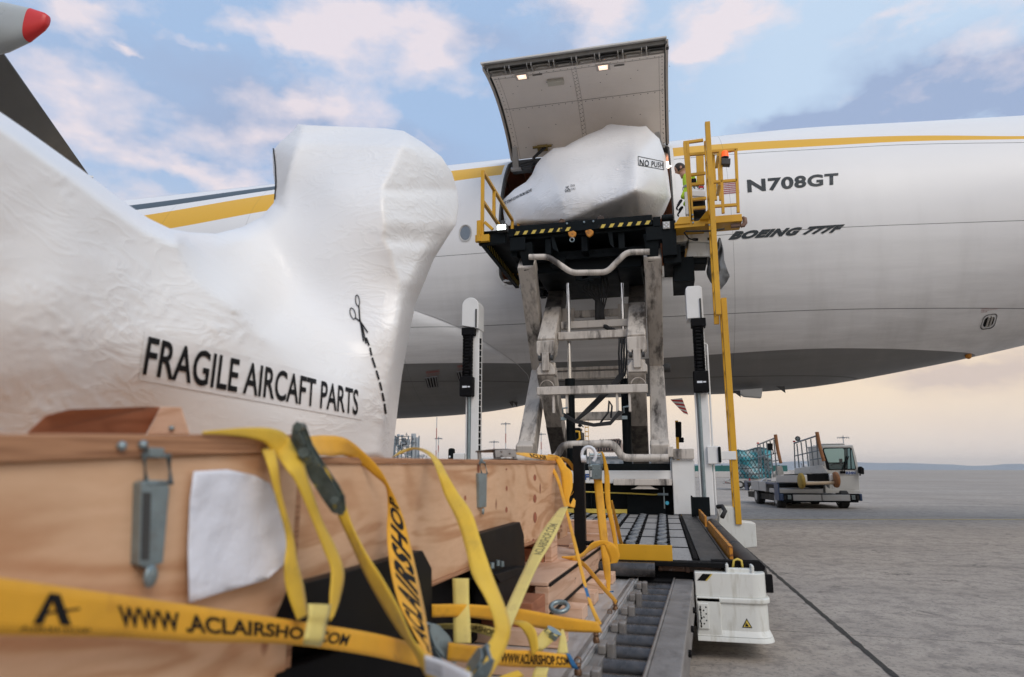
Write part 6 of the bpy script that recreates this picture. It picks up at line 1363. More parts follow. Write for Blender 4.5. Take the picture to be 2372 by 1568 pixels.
def refinery():
    D = 430; Z = lambda x, y, d=0: py_(x, y, D + d)
    base = Z(935, 1088); base.z = 0
    T = thing('process_plant', base, 'blue-grey industrial process tower with pipes and chimney stacks beyond the crate', 'industrial plant')
    R_ = lambda x, y, d=0: Z(*ZR(x, y), d)
    gz = R_(0, 1500).z
    mb = MB()
    def bx(m, x0, y0, x1, y1, d0, d1): m.box(R_(x0, y0, d0), R_(x1, y1, d1))
    for i, (x, w_) in enumerate(((245, 5), (285, 4), (330, 5), (410, 5), (455, 4), (460, 5), (545, 5))):
        for d in (0, 8): bx(mb, x, 1075, x + w_, 1480, d, d + .8)
    for y in (1080, 1120, 1165, 1205, 1250, 1295, 1340): bx(mb, 240, y, 470, y + 5, -.5, 9)
    for k in range(6): mb.tube([R_(250, 1100 + 60 * k, 0), R_(330, 1160 + 60 * k, 0)], .22, 4); mb.tube([R_(410, 1160 + 60 * k, 0), R_(340, 1100 + 60 * k, 0)], .22, 4)
    mb.build('steel_frame', mat('plant_steel', (.16, .21, .25), .6, var=.2, vs=.2), T)
    pale = mat('plant_pale', (.38, .42, .45), .6, var=.1, vs=.1)
    for x0, x1, yt in ((225, 247, 1050), (458, 514, 1048), (514, 546, 1095)):
        c = R_((x0 + x1) / 2, yt, 4); r = (R_(x1, yt).x - R_(x0, yt).x) / 2; MB().cyl((c.x, c.y, 0), c, r, 20).build('chimney_stack', pale, T, smooth='auto')
    for x0, x1, yt, yb in ((275, 312, 1055, 1085), (322, 360, 1065, 1085), (255, 290, 1090, 1200), (335, 385, 1100, 1200), (300, 345, 1190, 1250), (385, 440, 1130, 1190), (395, 450, 1230, 1330)):
        c = R_((x0 + x1) / 2, yt, 3); b_ = R_((x0 + x1) / 2, yb, 3); MB().cyl(b_, c, (R_(x1, yt).x - R_(x0, yt).x) / 2, 14).build('vessel', pale, T, smooth='auto')
    random.seed(5); mb = MB()
    for i in range(42):
        x = 250 + random.random() * 210; y = 1100 + random.random() * 280; L = 15 + random.random() * 60
        p = R_(x, y, -1 + random.random() * 6); q = R_(x, y + L, 0); q.y = p.y; q.x = p.x
        mb.tube([p, q, q + Vector((random.choice((-1, 1)) * random.random() * 4, 0, 0))], .28, 5)
    mb.build('pipework', pale, T)
    mb = MB(); bx(mb, 380, 1055, 410, 1063, 0, 3); bx(mb, 393, 1035, 397, 1085, 1, 2); bx(mb, 470, 1110, 515, 1116, -1, 9); bx(mb, 455, 1155, 545, 1160, -1, 9); mb.build('gantry', M['fardark'], T)
refinery()
def far_tree():
    D = 380; T = thing('bare_tree', py_(977, 1088, D), 'small leafless tree right of the industrial tower', 'tree'); T.location.z = 0; T.matrix_basis = Matrix.Translation(T.location)
    b0 = py_(976, 1088, D); b0.z = 0; mb = MB(); random.seed(8)
    top = py_(976, 1052, D); H_ = top.z
    MB().tube([b0, b0 + Vector((0, 0, H_ * .35))], [.35, .25], 6).build('trunk', M['fardark'], T)
    def br(p, d, L, r, n):
        q = p + d * L; mb.tube([p, q], [r, r * .7], 4)
        if n:
            for _ in range(3): dd = (d + Vector((random.uniform(-.8, .8), random.uniform(-.8, .8), random.uniform(-.2, .5)))).normalized(); br(q, dd, L * .72, r * .62, n - 1)
    for _ in range(5): br(b0 + Vector((0, 0, H_ * .33)), Vector((random.uniform(-.7, .7), random.uniform(-.7, .7), 1)).normalized(), H_ * .25, .16, 4)
    mb.build('crown', M['fardark'], T)
far_tree()
def floodmast(px, ytop, D, label, wide=1.0, arms=True):
    t = py_(px, ytop, D); T = thing('floodlight_mast', (t.x, t.y, 0), label, 'light mast', 'red and white light masts')
    H_ = t.z; r = .22 * D / 300; n = max(5, int(H_ / (D * .02))); 
    A = MB(); B_ = MB()
    for i in range(n): (A if i % 2 else B_).cyl((t.x, t.y, H_ * i / n), (t.x, t.y, H_ * (i + 1) / n), r, 8)
    A.build('red_band', mat('faded_red', (.30, .07, .06), .7, var=0), T); B_.build('white_band', M['farwhite'], T)
    if arms:
        w_ = wide * D * .007; h = MB()
        h.cyl((t.x, t.y, H_), (t.x, t.y, H_ + r * 4), r * .8, 6); h.box((t.x - w_, t.y - r, H_ + r * .5), (t.x + w_, t.y + r, H_ + r * 1.4))
        for k in (-1, -.6, -.2, .2, .6, 1): h.box((t.x + w_ * k - r * .8, t.y - r * 1.5, H_ - r * 1.2), (t.x + w_ * k + r * .8, t.y + r, H_ + r * .6))
        h.build('lamp_head', M['fardark'], T)
floodmast(1012, 966, 260, 'tall thin red and white striped mast under the aircraft belly', arms=False)
floodmast(1016, 1016, 330, 'grey light mast standing close to the tall striped mast', .8)
floodmast(1144.5, 1024, 420, 'short light mast between the white mast and the scissor leg')
floodmast(1171.5, 982, 330, 'tallest light mast left of the scissor leg')
floodmast(1253.5, 1006, 380, 'light mast seen between the two left scissor legs')
floodmast(1953, 1014, 300, 'small light mast above the belt loader cab')
def ground_units():
    # second loader far behind, seen through the scissor
    Y = 30; Z = lambda x, y, d=0: py_(*ZD(x, y), Y + d)
    T = thing('distant_loader', py_(1335, 1100, Y), 'black and yellow machine seen through the scissor legs', 'loader'); T.location.z = 0; T.matrix_basis = Matrix.Translation(T.location)
    mb = MB(); mb.box(Z(170, 60), Z(310, 170, 1.2)); mb.box(Z(190, 25), Z(290, 60, .8)); a = Z(150, 170); a.z = 0; b_ = Z(330, 170, 1.4); mb.box(a, b_); mb.build('machine_body', M['black'], T, bevel=.03)
    MB().tube([Z(200, 55, -.1), Z(262, 60, -.1), Z(268, 120, -.1), Z(240, 140, -.1)], .05, 8).build('yellow_pipe', M['yellow'], T, smooth=True)
    mb = MB()
    for x in (315, 345): mb.box(Z(x - 5, -40, .2), Z(x + 5, 175, .3))
    for y in (-20, 20, 60, 100, 140): mb.box(Z(315, y - 4, .2), Z(345, y + 4, .25))
    mb.build('ladder', M['yellow'], T); mb = MB(); mb.tube([Z(250, 5, 0), Z(275, -8, 0), Z(300, 20, 0)], .03, 6); mb.ball(Z(268, 3, 0), .09, 6); mb.build('control_stand', M['black'], T)
    # netted pallet beyond
    C_ = thing('far_cargo_pallet', Z(530, 230, 4), 'low netted cargo pallet on the far side of the scissor', 'cargo pallet')
    fm = mat('brown_carton', (.33, .24, .2), .7, var=.25, vs=1.5)
    zz = lambda x, y: Z(x, y, 4)
    b0 = MB().prism([zz(400, 235), zz(400, 160), zz(460, 135), zz(620, 120), zz(640, 235)], (0, 2.2, 0)).build('carton_stack', fm, C_)
    mb = MB()
    for i in range(10): x = 405 + i * 24; mb.tube([zz(x, 233) + Vector((0, -.03, 0)), zz(min(638, x + 40), 128 + 4) + Vector((0, -.03, 0))], .02, 4); mb.tube([zz(min(638, x + 40), 233) + Vector((0, -.03, 0)), zz(x, 150 if x < 450 else 126) + Vector((0, -.03, 0))], .02, 4)
    mb.build('cargo_net', M['navy'], C_)
    # yellow post right of the scissor
    P_ = thing('yellow_post_unit', py_(*ZD(1150, 260), 16), 'yellow post with black hose beyond the side tower', 'post'); P_.location.z = 0; P_.matrix_basis = Matrix.Translation(P_.location)
    a = py_(*ZD(1140, 210), 16); t = py_(*ZD(1134, -40), 16); a.z = 0; MB().beam(a, t, .07, .07).build('post', M['yellow'], P_, bevel=.008)
    u = py_(*ZD(1152, 110), 16); v = py_(*ZD(1150, -30), 16); mb = MB(); mb.beam(u, v, .14, .1); mb.box(u - Vector((.04, 0, .12)), u + Vector((.12, .1, .0))); mb.build('black_actuator', M['matblack'], P_, bevel=.02)
    # far aircraft standing on the horizon
    Z3 = lambda x, y: py_(*ZV(x, y), 420)
    A_ = thing('distant_aircraft', Z3(995, 690), 'tiny parked aircraft seen through the belt loader rails', 'airplane'); A_.location.z = 0; A_.matrix_basis = Matrix.Translation(A_.location)
    p = Z3(960, 672); q = Z3(1035, 680); MB().tube([p, p.lerp(q, .08), p.lerp(q, .85), q], [.3, 1.6, 1.6, .3], 10).build('fuselage', M['farwhite'], A_, smooth=True)
    MB().prism([Z3(950, 635), Z3(960, 632), Z3(978, 668), Z3(962, 668)], (0, .5, 0)).build('tail_fin', M['fargrey'], A_)
    MB().prism([Z3(990, 680), Z3(1010, 680), Z3(1000, 690)], (0, -12, 0)).build('wing', M['fargrey'], A_)
    mb = MB(); 
    for x in (980, 1020): c = Z3(x, 686); mb.cyl((c.x, c.y, 0), c, .3, 6)
    mb.build('landing_gear', M['fardark'], A_)
ground_units()
# ================================================================== foreground: dolly, pallet, crate, near wrapped load, straps
_a = math.atan(.062)
FO = Vector((0, 5.0, 0)); FX = Vector((math.cos(_a), -math.sin(_a), 0)); FY = Vector((math.sin(_a), math.cos(_a), 0))
FM = Matrix.Translation(FO) @ Matrix(((FX.x, FY.x, 0, 0), (FX.y, FY.y, 0, 0), (0, 0, 1, 0), (0, 0, 0, 1)))
def fx(px, py, xl):                       # sight line meets the plane local x = xl
    P_ = FO + FX * xl; r = ray(px, py); k = (P_ - CAM).dot(FX) / r.dot(FX); return CAM + r * k
def fp(px, py, v): return fx(px, py, v) if v < 0 else pk(px, py, v)
def FP(name, m, fn, parent=None, bevel=.004, **kw): mb = MB(FM); fn(mb); return mb.build(name, M[m] if isinstance(m, str) else m, parent, bevel=bevel, **kw)
def WP(name, m, fn, parent=None, bevel=.003, **kw): mb = MB(); fn(mb); return mb.build(name, M[m] if isinstance(m, str) else m, parent, bevel=bevel, **kw)
# ---- roller dolly
DL = thing('roller_dolly', FM @ Vector((-1, -2, 0)), 'low steel roller dolly with dark rollers carrying the crate and pallet', 'roller dolly')
FP('side_rail', 'rail', lambda mb: (mb.box((.05, -4.2, .30), (.175, -.05, .50)), mb.box((.035, -4.2, .46), (.05, -.05, .505))), DL, .010)
FP('side_rail', 'rail', lambda mb: mb.box((-2.6, -4.2, .30), (-2.48, -.05, .50)), DL, .008)
FP('inner_beam', 'matblack', lambda mb: (mb.box((-.30, -4.2, .28), (-.25, -.05, .40)), mb.box((-2.4, -4.1, .25), (.05, -.1, .29))), DL)
FP('end_beam', 'rail', lambda mb: mb.box((-2.5, -.06, .3), (.17, .0, .46)), DL)
r_first = None
for i in range(19):
    y = -.12 - i * .215
    if r_first is None: r_first = FP('roller', 'steel', lambda mb: mb.tube([(-.27, 0, 0), (-.262, 0, 0), (.028, 0, 0), (.034, 0, 0)], [.034, .043, .043, .034], 20), DL, 0, smooth='auto'); r_first.location = FY * y + Vector((0, 0, .43)); 
    else: o = r_first.copy(); COL.objects.link(o); o.location = FY * y + Vector((0, 0, .43))
FP('lock_rail', 'rail', lambda mb: (mb.box((-.205, -4.2, .455), (-.165, -.1, .475)), mb.box((-.17, -4.2, .40), (-.155, -.1, .475))), DL)
for i in range(10):
    y = -.38 - i * .40
    FP('pallet_lock', 'rail', lambda mb: (mb.box((-.185, y - .05, .475), (-.15, y + .05, .515)), mb.box((-.15, y - .03, .43), (-.115, y + .03, .52))), DL, .007)
FP('rail_sticker', 'matblack', lambda mb: [mb.cyl((.176, -.6 - i * .5, .40), (.19, -.6 - i * .5, .40), .018, 8) for i in range(6)], DL, .002)
for x in (-2.2, -.1):
    for y in (-3.6, -.5): FP('wheel', 'rubber', lambda mb: mb.cyl((x, y, .14), (x + .12, y, .14), .14, 20), DL, .01)
# ---- aluminium pallet
PLT = FP('aluminium_pallet', 'alu', lambda mb: (mb.box((-2.45, -4.15, .478), (-.265, .02, .490)), mb.box((-.265, -4.15, .478), (-.215, .02, .498)), mb.box((-.208, -4.15, .476), (-.20, .02, .503))), None, .002)
tag(PLT, 'flat grey aluminium pallet under the wooden skid and crate', 'pallet')
mb = MB(FM)
for i in range(160): mb.box((-.250, -4.1 + i * .0255, .498), (-.230, -4.085 + i * .0255, .5005))
mb.build('seat_track', M['rail'], PLT)
# ---- wood blocks, skid beams
for i, (yw, xr) in enumerate(((5.10, -.33), (4.70, -.345), (4.34, -.355), (3.98, -.35), (3.55, -.34), (3.02, -.335), (2.6, -.345))):
    y = yw - 5.0
    b = FP('wood_block', 'pine', lambda mb: mb.box((-.95, y - .075, .492), (xr, y + .075, .556)), None, .004)
    tag(b, ['pale wood block at the far end under the skid, nearest the yellow stop plate', 'second wood block from the far end under the skid', 'third wood block from the far end under the skid', 'fourth wood block from the far end under the skid', 'wood block under the blue strap tab', 'wood block beneath the broad orange strap', 'nearest wood block, low in the strap tangle'][i], 'wood block', 'wood blocks under the skid')
SK = thing('wooden_skid', FM @ Vector((-.8, -1, .556)), 'pale wooden skid with side beam carrying the crate above the blocks', 'skid')
FP('side_beam', 'pine', lambda mb: mb.box((-.54, -1.72, .556), (-.47, .12, .684)), SK, .004)
FP('deck_board', 'pine', lambda mb: mb.box((-.94, -1.72, .688), (-.475, -.02, .706)), SK, .003)
FP('deck_board', 'pine', lambda mb: mb.box((-.94, -.015, .688), (-.475, .12, .715)), SK, .003)
FP('rubber_edge', 'matblack', lambda mb: mb.box((-.472, -1.70, .684), (-.464, .10, .700)), SK, .001)
FP('rubber_edge', 'matblack', lambda mb: mb.box((-.468, -1.72, .556), (-.455, .12, .566)), SK, .001)
FP('side_beam', 'pinedark', lambda mb: mb.box((-.95, -1.70, .556), (-.70, .1, .684)), SK, .004)
FP('cross_beam', 'pinedark', lambda mb: mb.box((-.90, -2.0, .556), (-.48, -1.75, .66)), SK, .004)
FP('spacer_post', 'pine', lambda mb: mb.box((-.66, -1.02, .706), (-.615, -.86, .93)), SK, .003)
FP('spacer_block', 'pinedark', lambda mb: (mb.box((-.94, -1.04, .706), (-.664, -.88, .78)), mb.box((-.94, -1.0, .785), (-.664, -.86, .86))), SK, .003)
FP('end_board', 'pine', lambda mb: (mb.box((-.94, -.20, .716), (-.40, -.14, .80)), mb.box((-.94, -.06, .72), (-.36, .04, .88))), SK, .003)
FP('end_board', 'pine', lambda mb: mb.box((-.66, -.30, .707), (-.475, -.22, .735)), SK, .003)
# ---- black cradle
CR = thing('cradle_stand', FM @ Vector((-1.2, -2.4, .5)), 'black steel cradle brackets under the wooden crate side', 'cradle')
def plate(pts, xl, th, name='bracket_plate', m='satin', bevel=.004): P_ = [fx(x, y, xl) for x, y in pts]; return WP(name, m, lambda mb: mb.prism(P_, -FX * th), CR, bevel)
plate([(1112, 1236), (1205, 1209), (1214, 1239), (1217, 1312), (1152, 1330), (1108, 1345)], -.60, .04)
plate([(1148, 1330), (1218, 1310), (1222, 1420), (1150, 1440)], -.57, .12, 'bracket_foot', bevel=.03)
plate([(1146, 1331), (1216, 1311), (1228, 1322), (1160, 1350)], -.56, .10, 'bracket_foot')
plate([(704, 1352), (980, 1275), (1001, 1316), (1003, 1470), (900, 1480), (660, 1460)], -.585, .04)
plate([(640, 1560), (900, 1470), (1010, 1460), (1010, 1600), (620, 1640)], -.62, .05, 'lower_beam', 'matblack')
FP('base_frame', 'matblack', lambda mb: (mb.box((-1.6, -4.2, .50), (-.72, -1.8, .84)), mb.box((-1.6, -1.8, .72), (-.96, -.1, .84))), CR, .01)
for px, py in ((1153, 1310), (1163, 1312), (1140, 1316)): c = fx(px, py, -.575); WP('bolt', 'zinc', lambda mb: mb.cyl(c, c + Vector((0, 0, .022)), .009, 8), CR, 0)
# ---- wooden crate
CRT = thing('wooden_crate', FM @ Vector((-1.4, -3, .85)), 'long plywood crate with toggle latches, strapped with yellow webbing in the foreground', 'crate')
T_ = .022
def slope(x0, x1, ya, yb, za0, zb0, za1, zb1): return lambda mb: mb.add([(x0,ya,za0),(x1,ya,za0),(x1,yb,zb0),(x0,yb,zb0),(x0,ya,za1),(x1,ya,za1),(x1,yb,zb1),(x0,yb,zb1)], [(0,3,2,1),(4,5,6,7),(0,1,5,4),(1,2,6,5),(2,3,7,6),(3,0,4,7)])
side = FP('side_panel', 'ply', slope(-.668, -.645, -3.60, -.60, .862, .862, 1.262, 1.287), CRT, .002)
FP('top_rim', 'plyend', slope(-.72, -.639, -3.60, -.60, 1.263, 1.288, 1.282, 1.309), CRT, .003)
FP('bottom_rim', 'plyend', lambda mb: mb.box((-.72, -3.60, .848), (-.639, -.60, .861)), CRT, .002)
FP('end_panel', 'ply', lambda mb: (mb.box((-2.2, -.60, .86), (-.70, -.578, 1.29)), mb.box((-.70, -.598, .80), (-.655, -.36, 1.30))), CRT, .002)
FP('side_panel', 'ply', lambda mb: mb.box((-2.22, -5.6, .86), (-2.2, -.6, 1.29)), CRT, .002)
FP('floor_panel', 'ply', lambda mb: mb.box((-2.2, -5.6, .85), (-.72, -.6, .862)), CRT, .002)
def slope(x0, x1, ya, yb, za0, zb0, za1, zb1): return lambda mb: mb.add([(x0,ya,za0),(x1,ya,za0),(x1,yb,zb0),(x0,yb,zb0),(x0,ya,za1),(x1,ya,za1),(x1,yb,zb1),(x0,yb,zb1)], [(0,3,2,1),(4,5,6,7),(0,1,5,4),(1,2,6,5),(2,3,7,6),(3,0,4,7)])
near = FP('near_side_panel', 'ply', slope(-.650, -.622, -5.7, -3.63, .80, .80, 1.19, 1.292), CRT, .002)
FP('near_rim', 'plyend', slope(-.70, -.612, -5.7, -3.625, 1.191, 1.293, 1.231, 1.333), CRT, .004)
mb = MB()
for kx, ky, rx, ry in ((1245, 312, 9, 20), (1245, 436, 10, 26), (1246, 548, 11, 34), (1078, 376, 6, 16), (1077, 502, 7, 18), (832, 432, 7, 16), (1076, 262, 5, 7), (1236, 685, 7, 12), (1400, 600, 5, 10)):
    mb.poly([fx(*ZB(kx + rx * math.cos(a_) * abs(math.cos(a_)) ** .3, ky + ry * math.sin(a_)), -.6438) for a_ in [rad(v) for v in range(0, 360, 30)]])
mb.build('wood_knot', mat('knot_wood', (.33, .10, .05), .6, var=.3, vs=30), side)
FP('corner_batten', 'plyend', lambda mb: mb.box((-.72, -3.625, .80), (-.628, -3.60, 1.325)), CRT, .003)
# chock resting on the crate rim
ck = WP('wood_chock', 'pinedark', lambda mb: None, None) if False else None
A_ = [(60, 1004, 1.22), (105, 962, 1.24), (160, 948, 1.25), (345, 942, 1.48), (372, 942, 1.50), (338, 1006, 1.46)]
cpts = [pk(x, y, k) for x, y, k in A_]
ck = WP('wood_chock', 'pinedark', lambda mb: mb.prism(cpts, (-.05, .05, 0)), None, .003); tag(ck, 'slanted reddish wood chock between the crate rim and the white wrap', 'wood chock')
WP('chock_end', 'pine', lambda mb: mb.prism([pk(x, y, 1.455) for x, y in ((340, 1006), (372, 942), (420, 943), (440, 1006))], pk(372, 942, 1.49) - pk(372, 942, 1.455)), ck, .003)
WP('screw_head', 'zinc', lambda mb: mb.ball(pk(397, 992, 1.45), .006, 6), ck, 0)
# latches
def latch(Z, pts_body, pts_loop, tabc, xl, s):
    L_ = WP('toggle_latch', 'zinc', lambda mb: mb.prism([fx(*Z(x, y), xl) for x, y in pts_body], -FX * s * .016), CRT, .002)
    loop = [fx(*Z(x, y), xl - .004) for x, y in pts_loop]; WP('latch_loop', 'zinc', lambda mb: mb.tube(loop, s * .0042, 8, close=True), L_, 0, smooth=True)
    c = fx(*Z(*tabc), xl); WP('latch_tab', 'zinc', lambda mb: mb.ball(c, s * .012, 8, (.4, 1, 1.2)), L_, 0, smooth=True)
    b0 = fx(*Z((pts_loop[0][0] + pts_loop[1][0]) / 2, pts_loop[0][1] - 10), xl); WP('latch_hook', 'zinc', lambda mb: mb.box(b0 - Vector((.012, .014, .006)) * s, b0 + Vector((.003, .012, .007)) * s), L_, .002)
    return L_
L1 = latch(ZW, [(735, 560), (770, 545), (875, 548), (882, 590), (848, 975), (760, 1005), (722, 985)], [(745, 415), (875, 420), (888, 560), (760, 565)], (782, 1045), -.604, 1.3)
WP('latch_groove', 'seal', lambda mb: mb.prism([fx(*ZW(x, y), -.6025) for x, y in ((745, 610), (785, 610), (775, 960), (735, 960))], -FX * .001), L1, 0)
WP('screw_head', 'zinc', lambda mb: [mb.ball(fx(*ZW(x, y), -.608), .008, 6) for x, y in ((632, 368), (742, 362))], L1, 0)
L2 = latch(ZB, [(912, 285), (962, 288), (962, 300), (958, 485), (918, 490)], [(916, 222), (948, 222), (962, 290), (930, 290)], (938, 512), -.632, 1.0)
# paper sheet stuck to the near panel
def paper():
    Q = [(1005, 500), (1180, 490), (1320, 520), (1400, 562), (1440, 650), (1480, 780), (1524, 910), (1500, 960), (1380, 1065), (1180, 1120), (980, 1182), (975, 900), (985, 650)]
    from mathutils.geometry import delaunay_2d_cdt
    poly = np.array(Q, float); n = len(Q); pts = [Vector(q) for q in Q]
    for i in range(14):
        for j in range(16):
            x = 990 + i * 38; y = 520 + j * 40
            a = poly; b = np.roll(a, -1, 0); c = ((a[:, 1] > y) != (b[:, 1] > y)) & (x < (b[:, 0] - a[:, 0]) * (y - a[:, 1]) / (b[:, 1] - a[:, 1] + 1e-9) + a[:, 0])
            if c.sum() % 2: pts.append(Vector((x, y)))
    vs, _, fa, *_r = delaunay_2d_cdt(pts, [(i, (i+1) % n) for i in range(n)], [], 1, 1e-4)
    V = []
    for v in vs:
        lift = .004 + .022 * max(0, (v.x - 1300) / 220) ** 1.5 + .014 * max(0, (v.y - 850) / 300) + .006 * mnoise.noise(Vector((v.x * .008, v.y * .008, 0)))
        V.append(fx(*ZW(v.x, v.y), -.612 + lift))
    me = MB(); me.add(V, [tuple(f) for f in fa]); o = me.build('paper_sheet', M['paper'], None, smooth=True); sm = o.modifiers.new('thick', 'SOLIDIFY'); sm.thickness = .0006
    tag(o, 'blank curling white paper sheet stuck on the near crate side', 'paper')
paper()
# printed stamps on wood
for (x, y, z0, s_) in ((-.614, -.94, .82, .03), (-.469, -1.05, .60, .03), (-.469, -.25, .61, .025)):
    decal_text('wood_stamp', 'IT-IPPC\nHT', lambda u, v: FM @ Vector((x + .0015, y + (u - .5) * .05, z0 + v * s_)), M['ink'], SK)
# ---- the near wrapped load
W2 = thing('wrapped_cargo', FM @ Vector((-1.6, -2.6, .87)), 'huge white shrink-wrapped part lettered FRAGILE standing in the wooden crate', 'wrapped cargo', 'shrink-wrapped aircraft parts')
sil2 = [(-260, 90), (0, 259), (60, 300), (120, 343), (180, 386), (240, 431), (300, 476), (345, 506), (395, 530), (440, 538), (500, 541), (560, 526), (605, 503), (634, 470), (638, 440), (633, 400), (631, 350), (648, 330), (680, 302), (690, 287), (715, 290), (800, 293), (890, 297), (935, 303), (980, 330), (1022, 362), (1047, 400), (1059, 440), (1062, 480), (1056, 520), (1035, 552), (1005, 600), (985, 650), (962, 705), (945, 790), (931, 870), (921, 950), (913, 1020), (908, 1085), (700, 1100), (400, 1110), (-40, 1120), (-260, 1120)]
cL = [(-200, 140, 1.35), (-200, 600, 1.35), (-200, 1050, 1.45), (0, 290, 1.60), (0, 600, 1.58), (0, 850, 1.60), (10, 1000, 1.70), (100, 1020, 1.80), (180, 420, 1.85), (170, 650, 1.77), (150, 850, 1.76), (330, 540, 2.11), (330, 700, 2.04), (330, 860, 2.03), (300, 980, 2.09), (430, 620, 2.26), (480, 780, 2.24), (500, 900, 2.27), (500, 1040, 2.33), (545, 705, 2.40), (600, 850, 2.46), (640, 790, 2.60), (660, 920, 2.58), (680, 1050, 2.62), (560, 560, 2.52), (620, 640, 2.62), (700, 700, 2.72), (700, 400, 2.7), (900, 450, 3.0), (780, 830, 2.80), (820, 950, 2.88), (900, 1000, 3.0), (950, 700, 3.0), (800, 1050, 2.85)]
cR = [(100, 500, .6), (300, 700, 1.3), (300, 950, 1.6), (400, 560, 2.12), (430, 620, 2.22), (545, 705, 2.41), (640, 790, 2.62), (500, 850, 2.0), (600, 900, 2.3), (600, 1050, 2.3), (440, 545, 2.75), (520, 560, 3.15), (600, 540, 3.45), (560, 620, 3.05), (640, 640, 3.3), (640, 720, 3.02), (700, 740, 3.1), (760, 820, 2.98), (740, 870, 2.80), (650, 520, 3.5), (660, 440, 3.65), (670, 360, 3.7), (700, 310, 3.8), (760, 600, 3.30), (780, 450, 3.38), (800, 330, 3.7), (900, 330, 3.6), (900, 450, 3.26), (900, 600, 3.22), (960, 380, 3.4), (1000, 480, 3.2), (985, 560, 3.2), (1040, 450, 3.3), (940, 660, 3.25), (900, 760, 3.15), (820, 930, 2.93), (880, 900, 3.10), (860, 1050, 3.05), (900, 1000, 3.18), (780, 1050, 2.80), (720, 1050, 2.6)]
def rg(v, p=6): return (1 - min(1, abs(v) * 2.2)) ** p
def wr(x, y):
    V3 = Vector
    v = .006 * mnoise.noise(V3((x * .008, y * .012, 2)))
    p = max(0, mnoise.noise(V3((x * .006, y * .006, 7)))) * .8
    for cx, cy, rx, ry, a in ((970, 520, 60, 160, .9), (540, 745, 90, 45, 1.3), (250, 740, 220, 110, .7), (110, 940, 170, 60, .9), (940, 700, 40, 120, .7), (880, 960, 45, 110, .9), (720, 330, 120, 40, .6), (330, 470, 60, 50, .4)):
        p += a * math.exp(-((x - cx) / rx) ** 2 - ((y - cy) / ry) ** 2)
    w_ = mnoise.noise(V3((x * .01, y * .01, 4))) * .8
    d = rg(mnoise.noise(V3((x * .010 + y * .012 + w_, y * .030 - x * .014, 5)))); d2 = rg(mnoise.noise(V3((x * .022 - y * .008, y * .016 + w_, 9))), 5)
    v -= .0055 * p * d + .0025 * p * d2
    v += .002 * p * mnoise.noise(V3((x * .06, y * .08, 1)))
    return v
_wl = Pillow(sil2, cL, 9, 1, 9, 9)
w2 = Pillow(sil2, cR, lambda x, y: np.interp(x, [-260, 0, 400, 560, 700, 1062], [2.1, 2.15, 2.75, 3.6, 3.95, 3.95]), .5, 38, 8, ytype='k', noise=wr)
def shape2(x, y, raw):
    a = _wl.raw(x, y); b = raw(x, y); h = .05; m = max(a, b) + (max(0, h - abs(a - b)) ** 2) / (4 * h)
    xc = float(np.interp(y, [300, 440, 560, 650, 800, 1000], [950, 885, 893, 925, 922, 893])) + 4 * mnoise.noise(Vector((0, y * .03, 0)))
    m += .0042 * max(0, x - xc)
    xl = float(np.interp(y, [285, 330, 460, 500], [705, 690, 652, 600])); m += .006 * max(0, xl - x) * max(0, min(1, (x - 570) / 50)) * max(0, min(1, (520 - y) / 60))
    yt = 335 + .02 * (x - 700); m += .003 * max(0, yt - y) * max(0, min(1, (x - 570) / 60))
    return m
w2.shape = shape2
body2 = w2.build('wrapped_body', M['wrap2'], W2)
Hl = homog([(322, 880), (838, 973), (842, 893), (336, 766)]); patch('text_label', lambda u, v: w2.hit(*Hl(u, v), .004), M['filmlabel'], body2, 50, 8)
Ht = homog([(330, 868), (829, 962), (831, 903), (345, 778)]); decal_text('fragile_lettering', 'FRAGILE AIRCAFT PARTS', lambda u, v: w2.hit(*Ht(u, v), .009), M['ink'], body2, bold=.014, cuts=14)
def mark(pts, wd, closed=False): frame_line(dense(pts + ([pts[0]] if closed else []), 6), wd, 'scissors_marking', w2, M['ink'], body2, .006)
mark([(828 + 4.6 * math.cos(t) + 1.5 * math.sin(t), 696 + 13 * math.sin(t)) for t in [rad(v) for v in range(0, 361, 30)]], 2.2)
mark([(817 + 6 * math.cos(t) + 3 * math.sin(t), 726 + 13 * math.sin(t)) for t in [rad(v) for v in range(0, 361, 30)]], 2.2)
mark([(831, 708), (833, 735), (842, 790)], 3.2); mark([(822, 735), (835, 745), (852, 770)], 3.2); mark([(833, 742), (840, 760), (848, 795)], 3.5)
dl = [(848, 782), (857, 805), (862, 828), (872, 858), (880, 885), (886, 910), (891, 935), (895, 965)]
for i in range(7):
    a, b_ = dl[i], dl[i + 1]; mark([a, (a[0] + (b_[0] - a[0]) * .78, a[1] + (b_[1] - a[1]) * .78)], 4.2)
# black fabric edge at the back of the big lobe
ed = [(633, 343), (637, 380), (639, 420), (636, 462)]; frame_line(dense(ed, 6), 3, 'dark_seam', w2, M['ink'], body2, .01)
# ---- post with shackle
PT = thing('steel_post', Vector((-.53, 4.3, .72)), 'square black steel post standing on the skid with a ring shackle', 'post')
WP('post_tube', 'satin', lambda mb: mb.box((-.577, 4.3, .725), (-.505, 4.37, 1.405)), PT, .005)
WP('clamp_bolt', 'matblack', lambda mb: (mb.cyl((-.505, 4.32, .79), (-.455, 4.32, .79), .014, 10), mb.cyl((-.47, 4.32, .79), (-.455, 4.32, .79), .02, 6)), PT, .002)
WP('shackle', 'label', lambda mb: (mb.tube([Vector((-.472, 4.30, 1.345)) + Vector((.045 * math.cos(t), 0, .052 * math.sin(t))) for t in [rad(v) for v in range(-50, 231, 20)]], .011, 10), mb.cyl((-.52, 4.3, 1.32), (-.49, 4.3, 1.32), .024, 12)), PT, 0, smooth='auto')
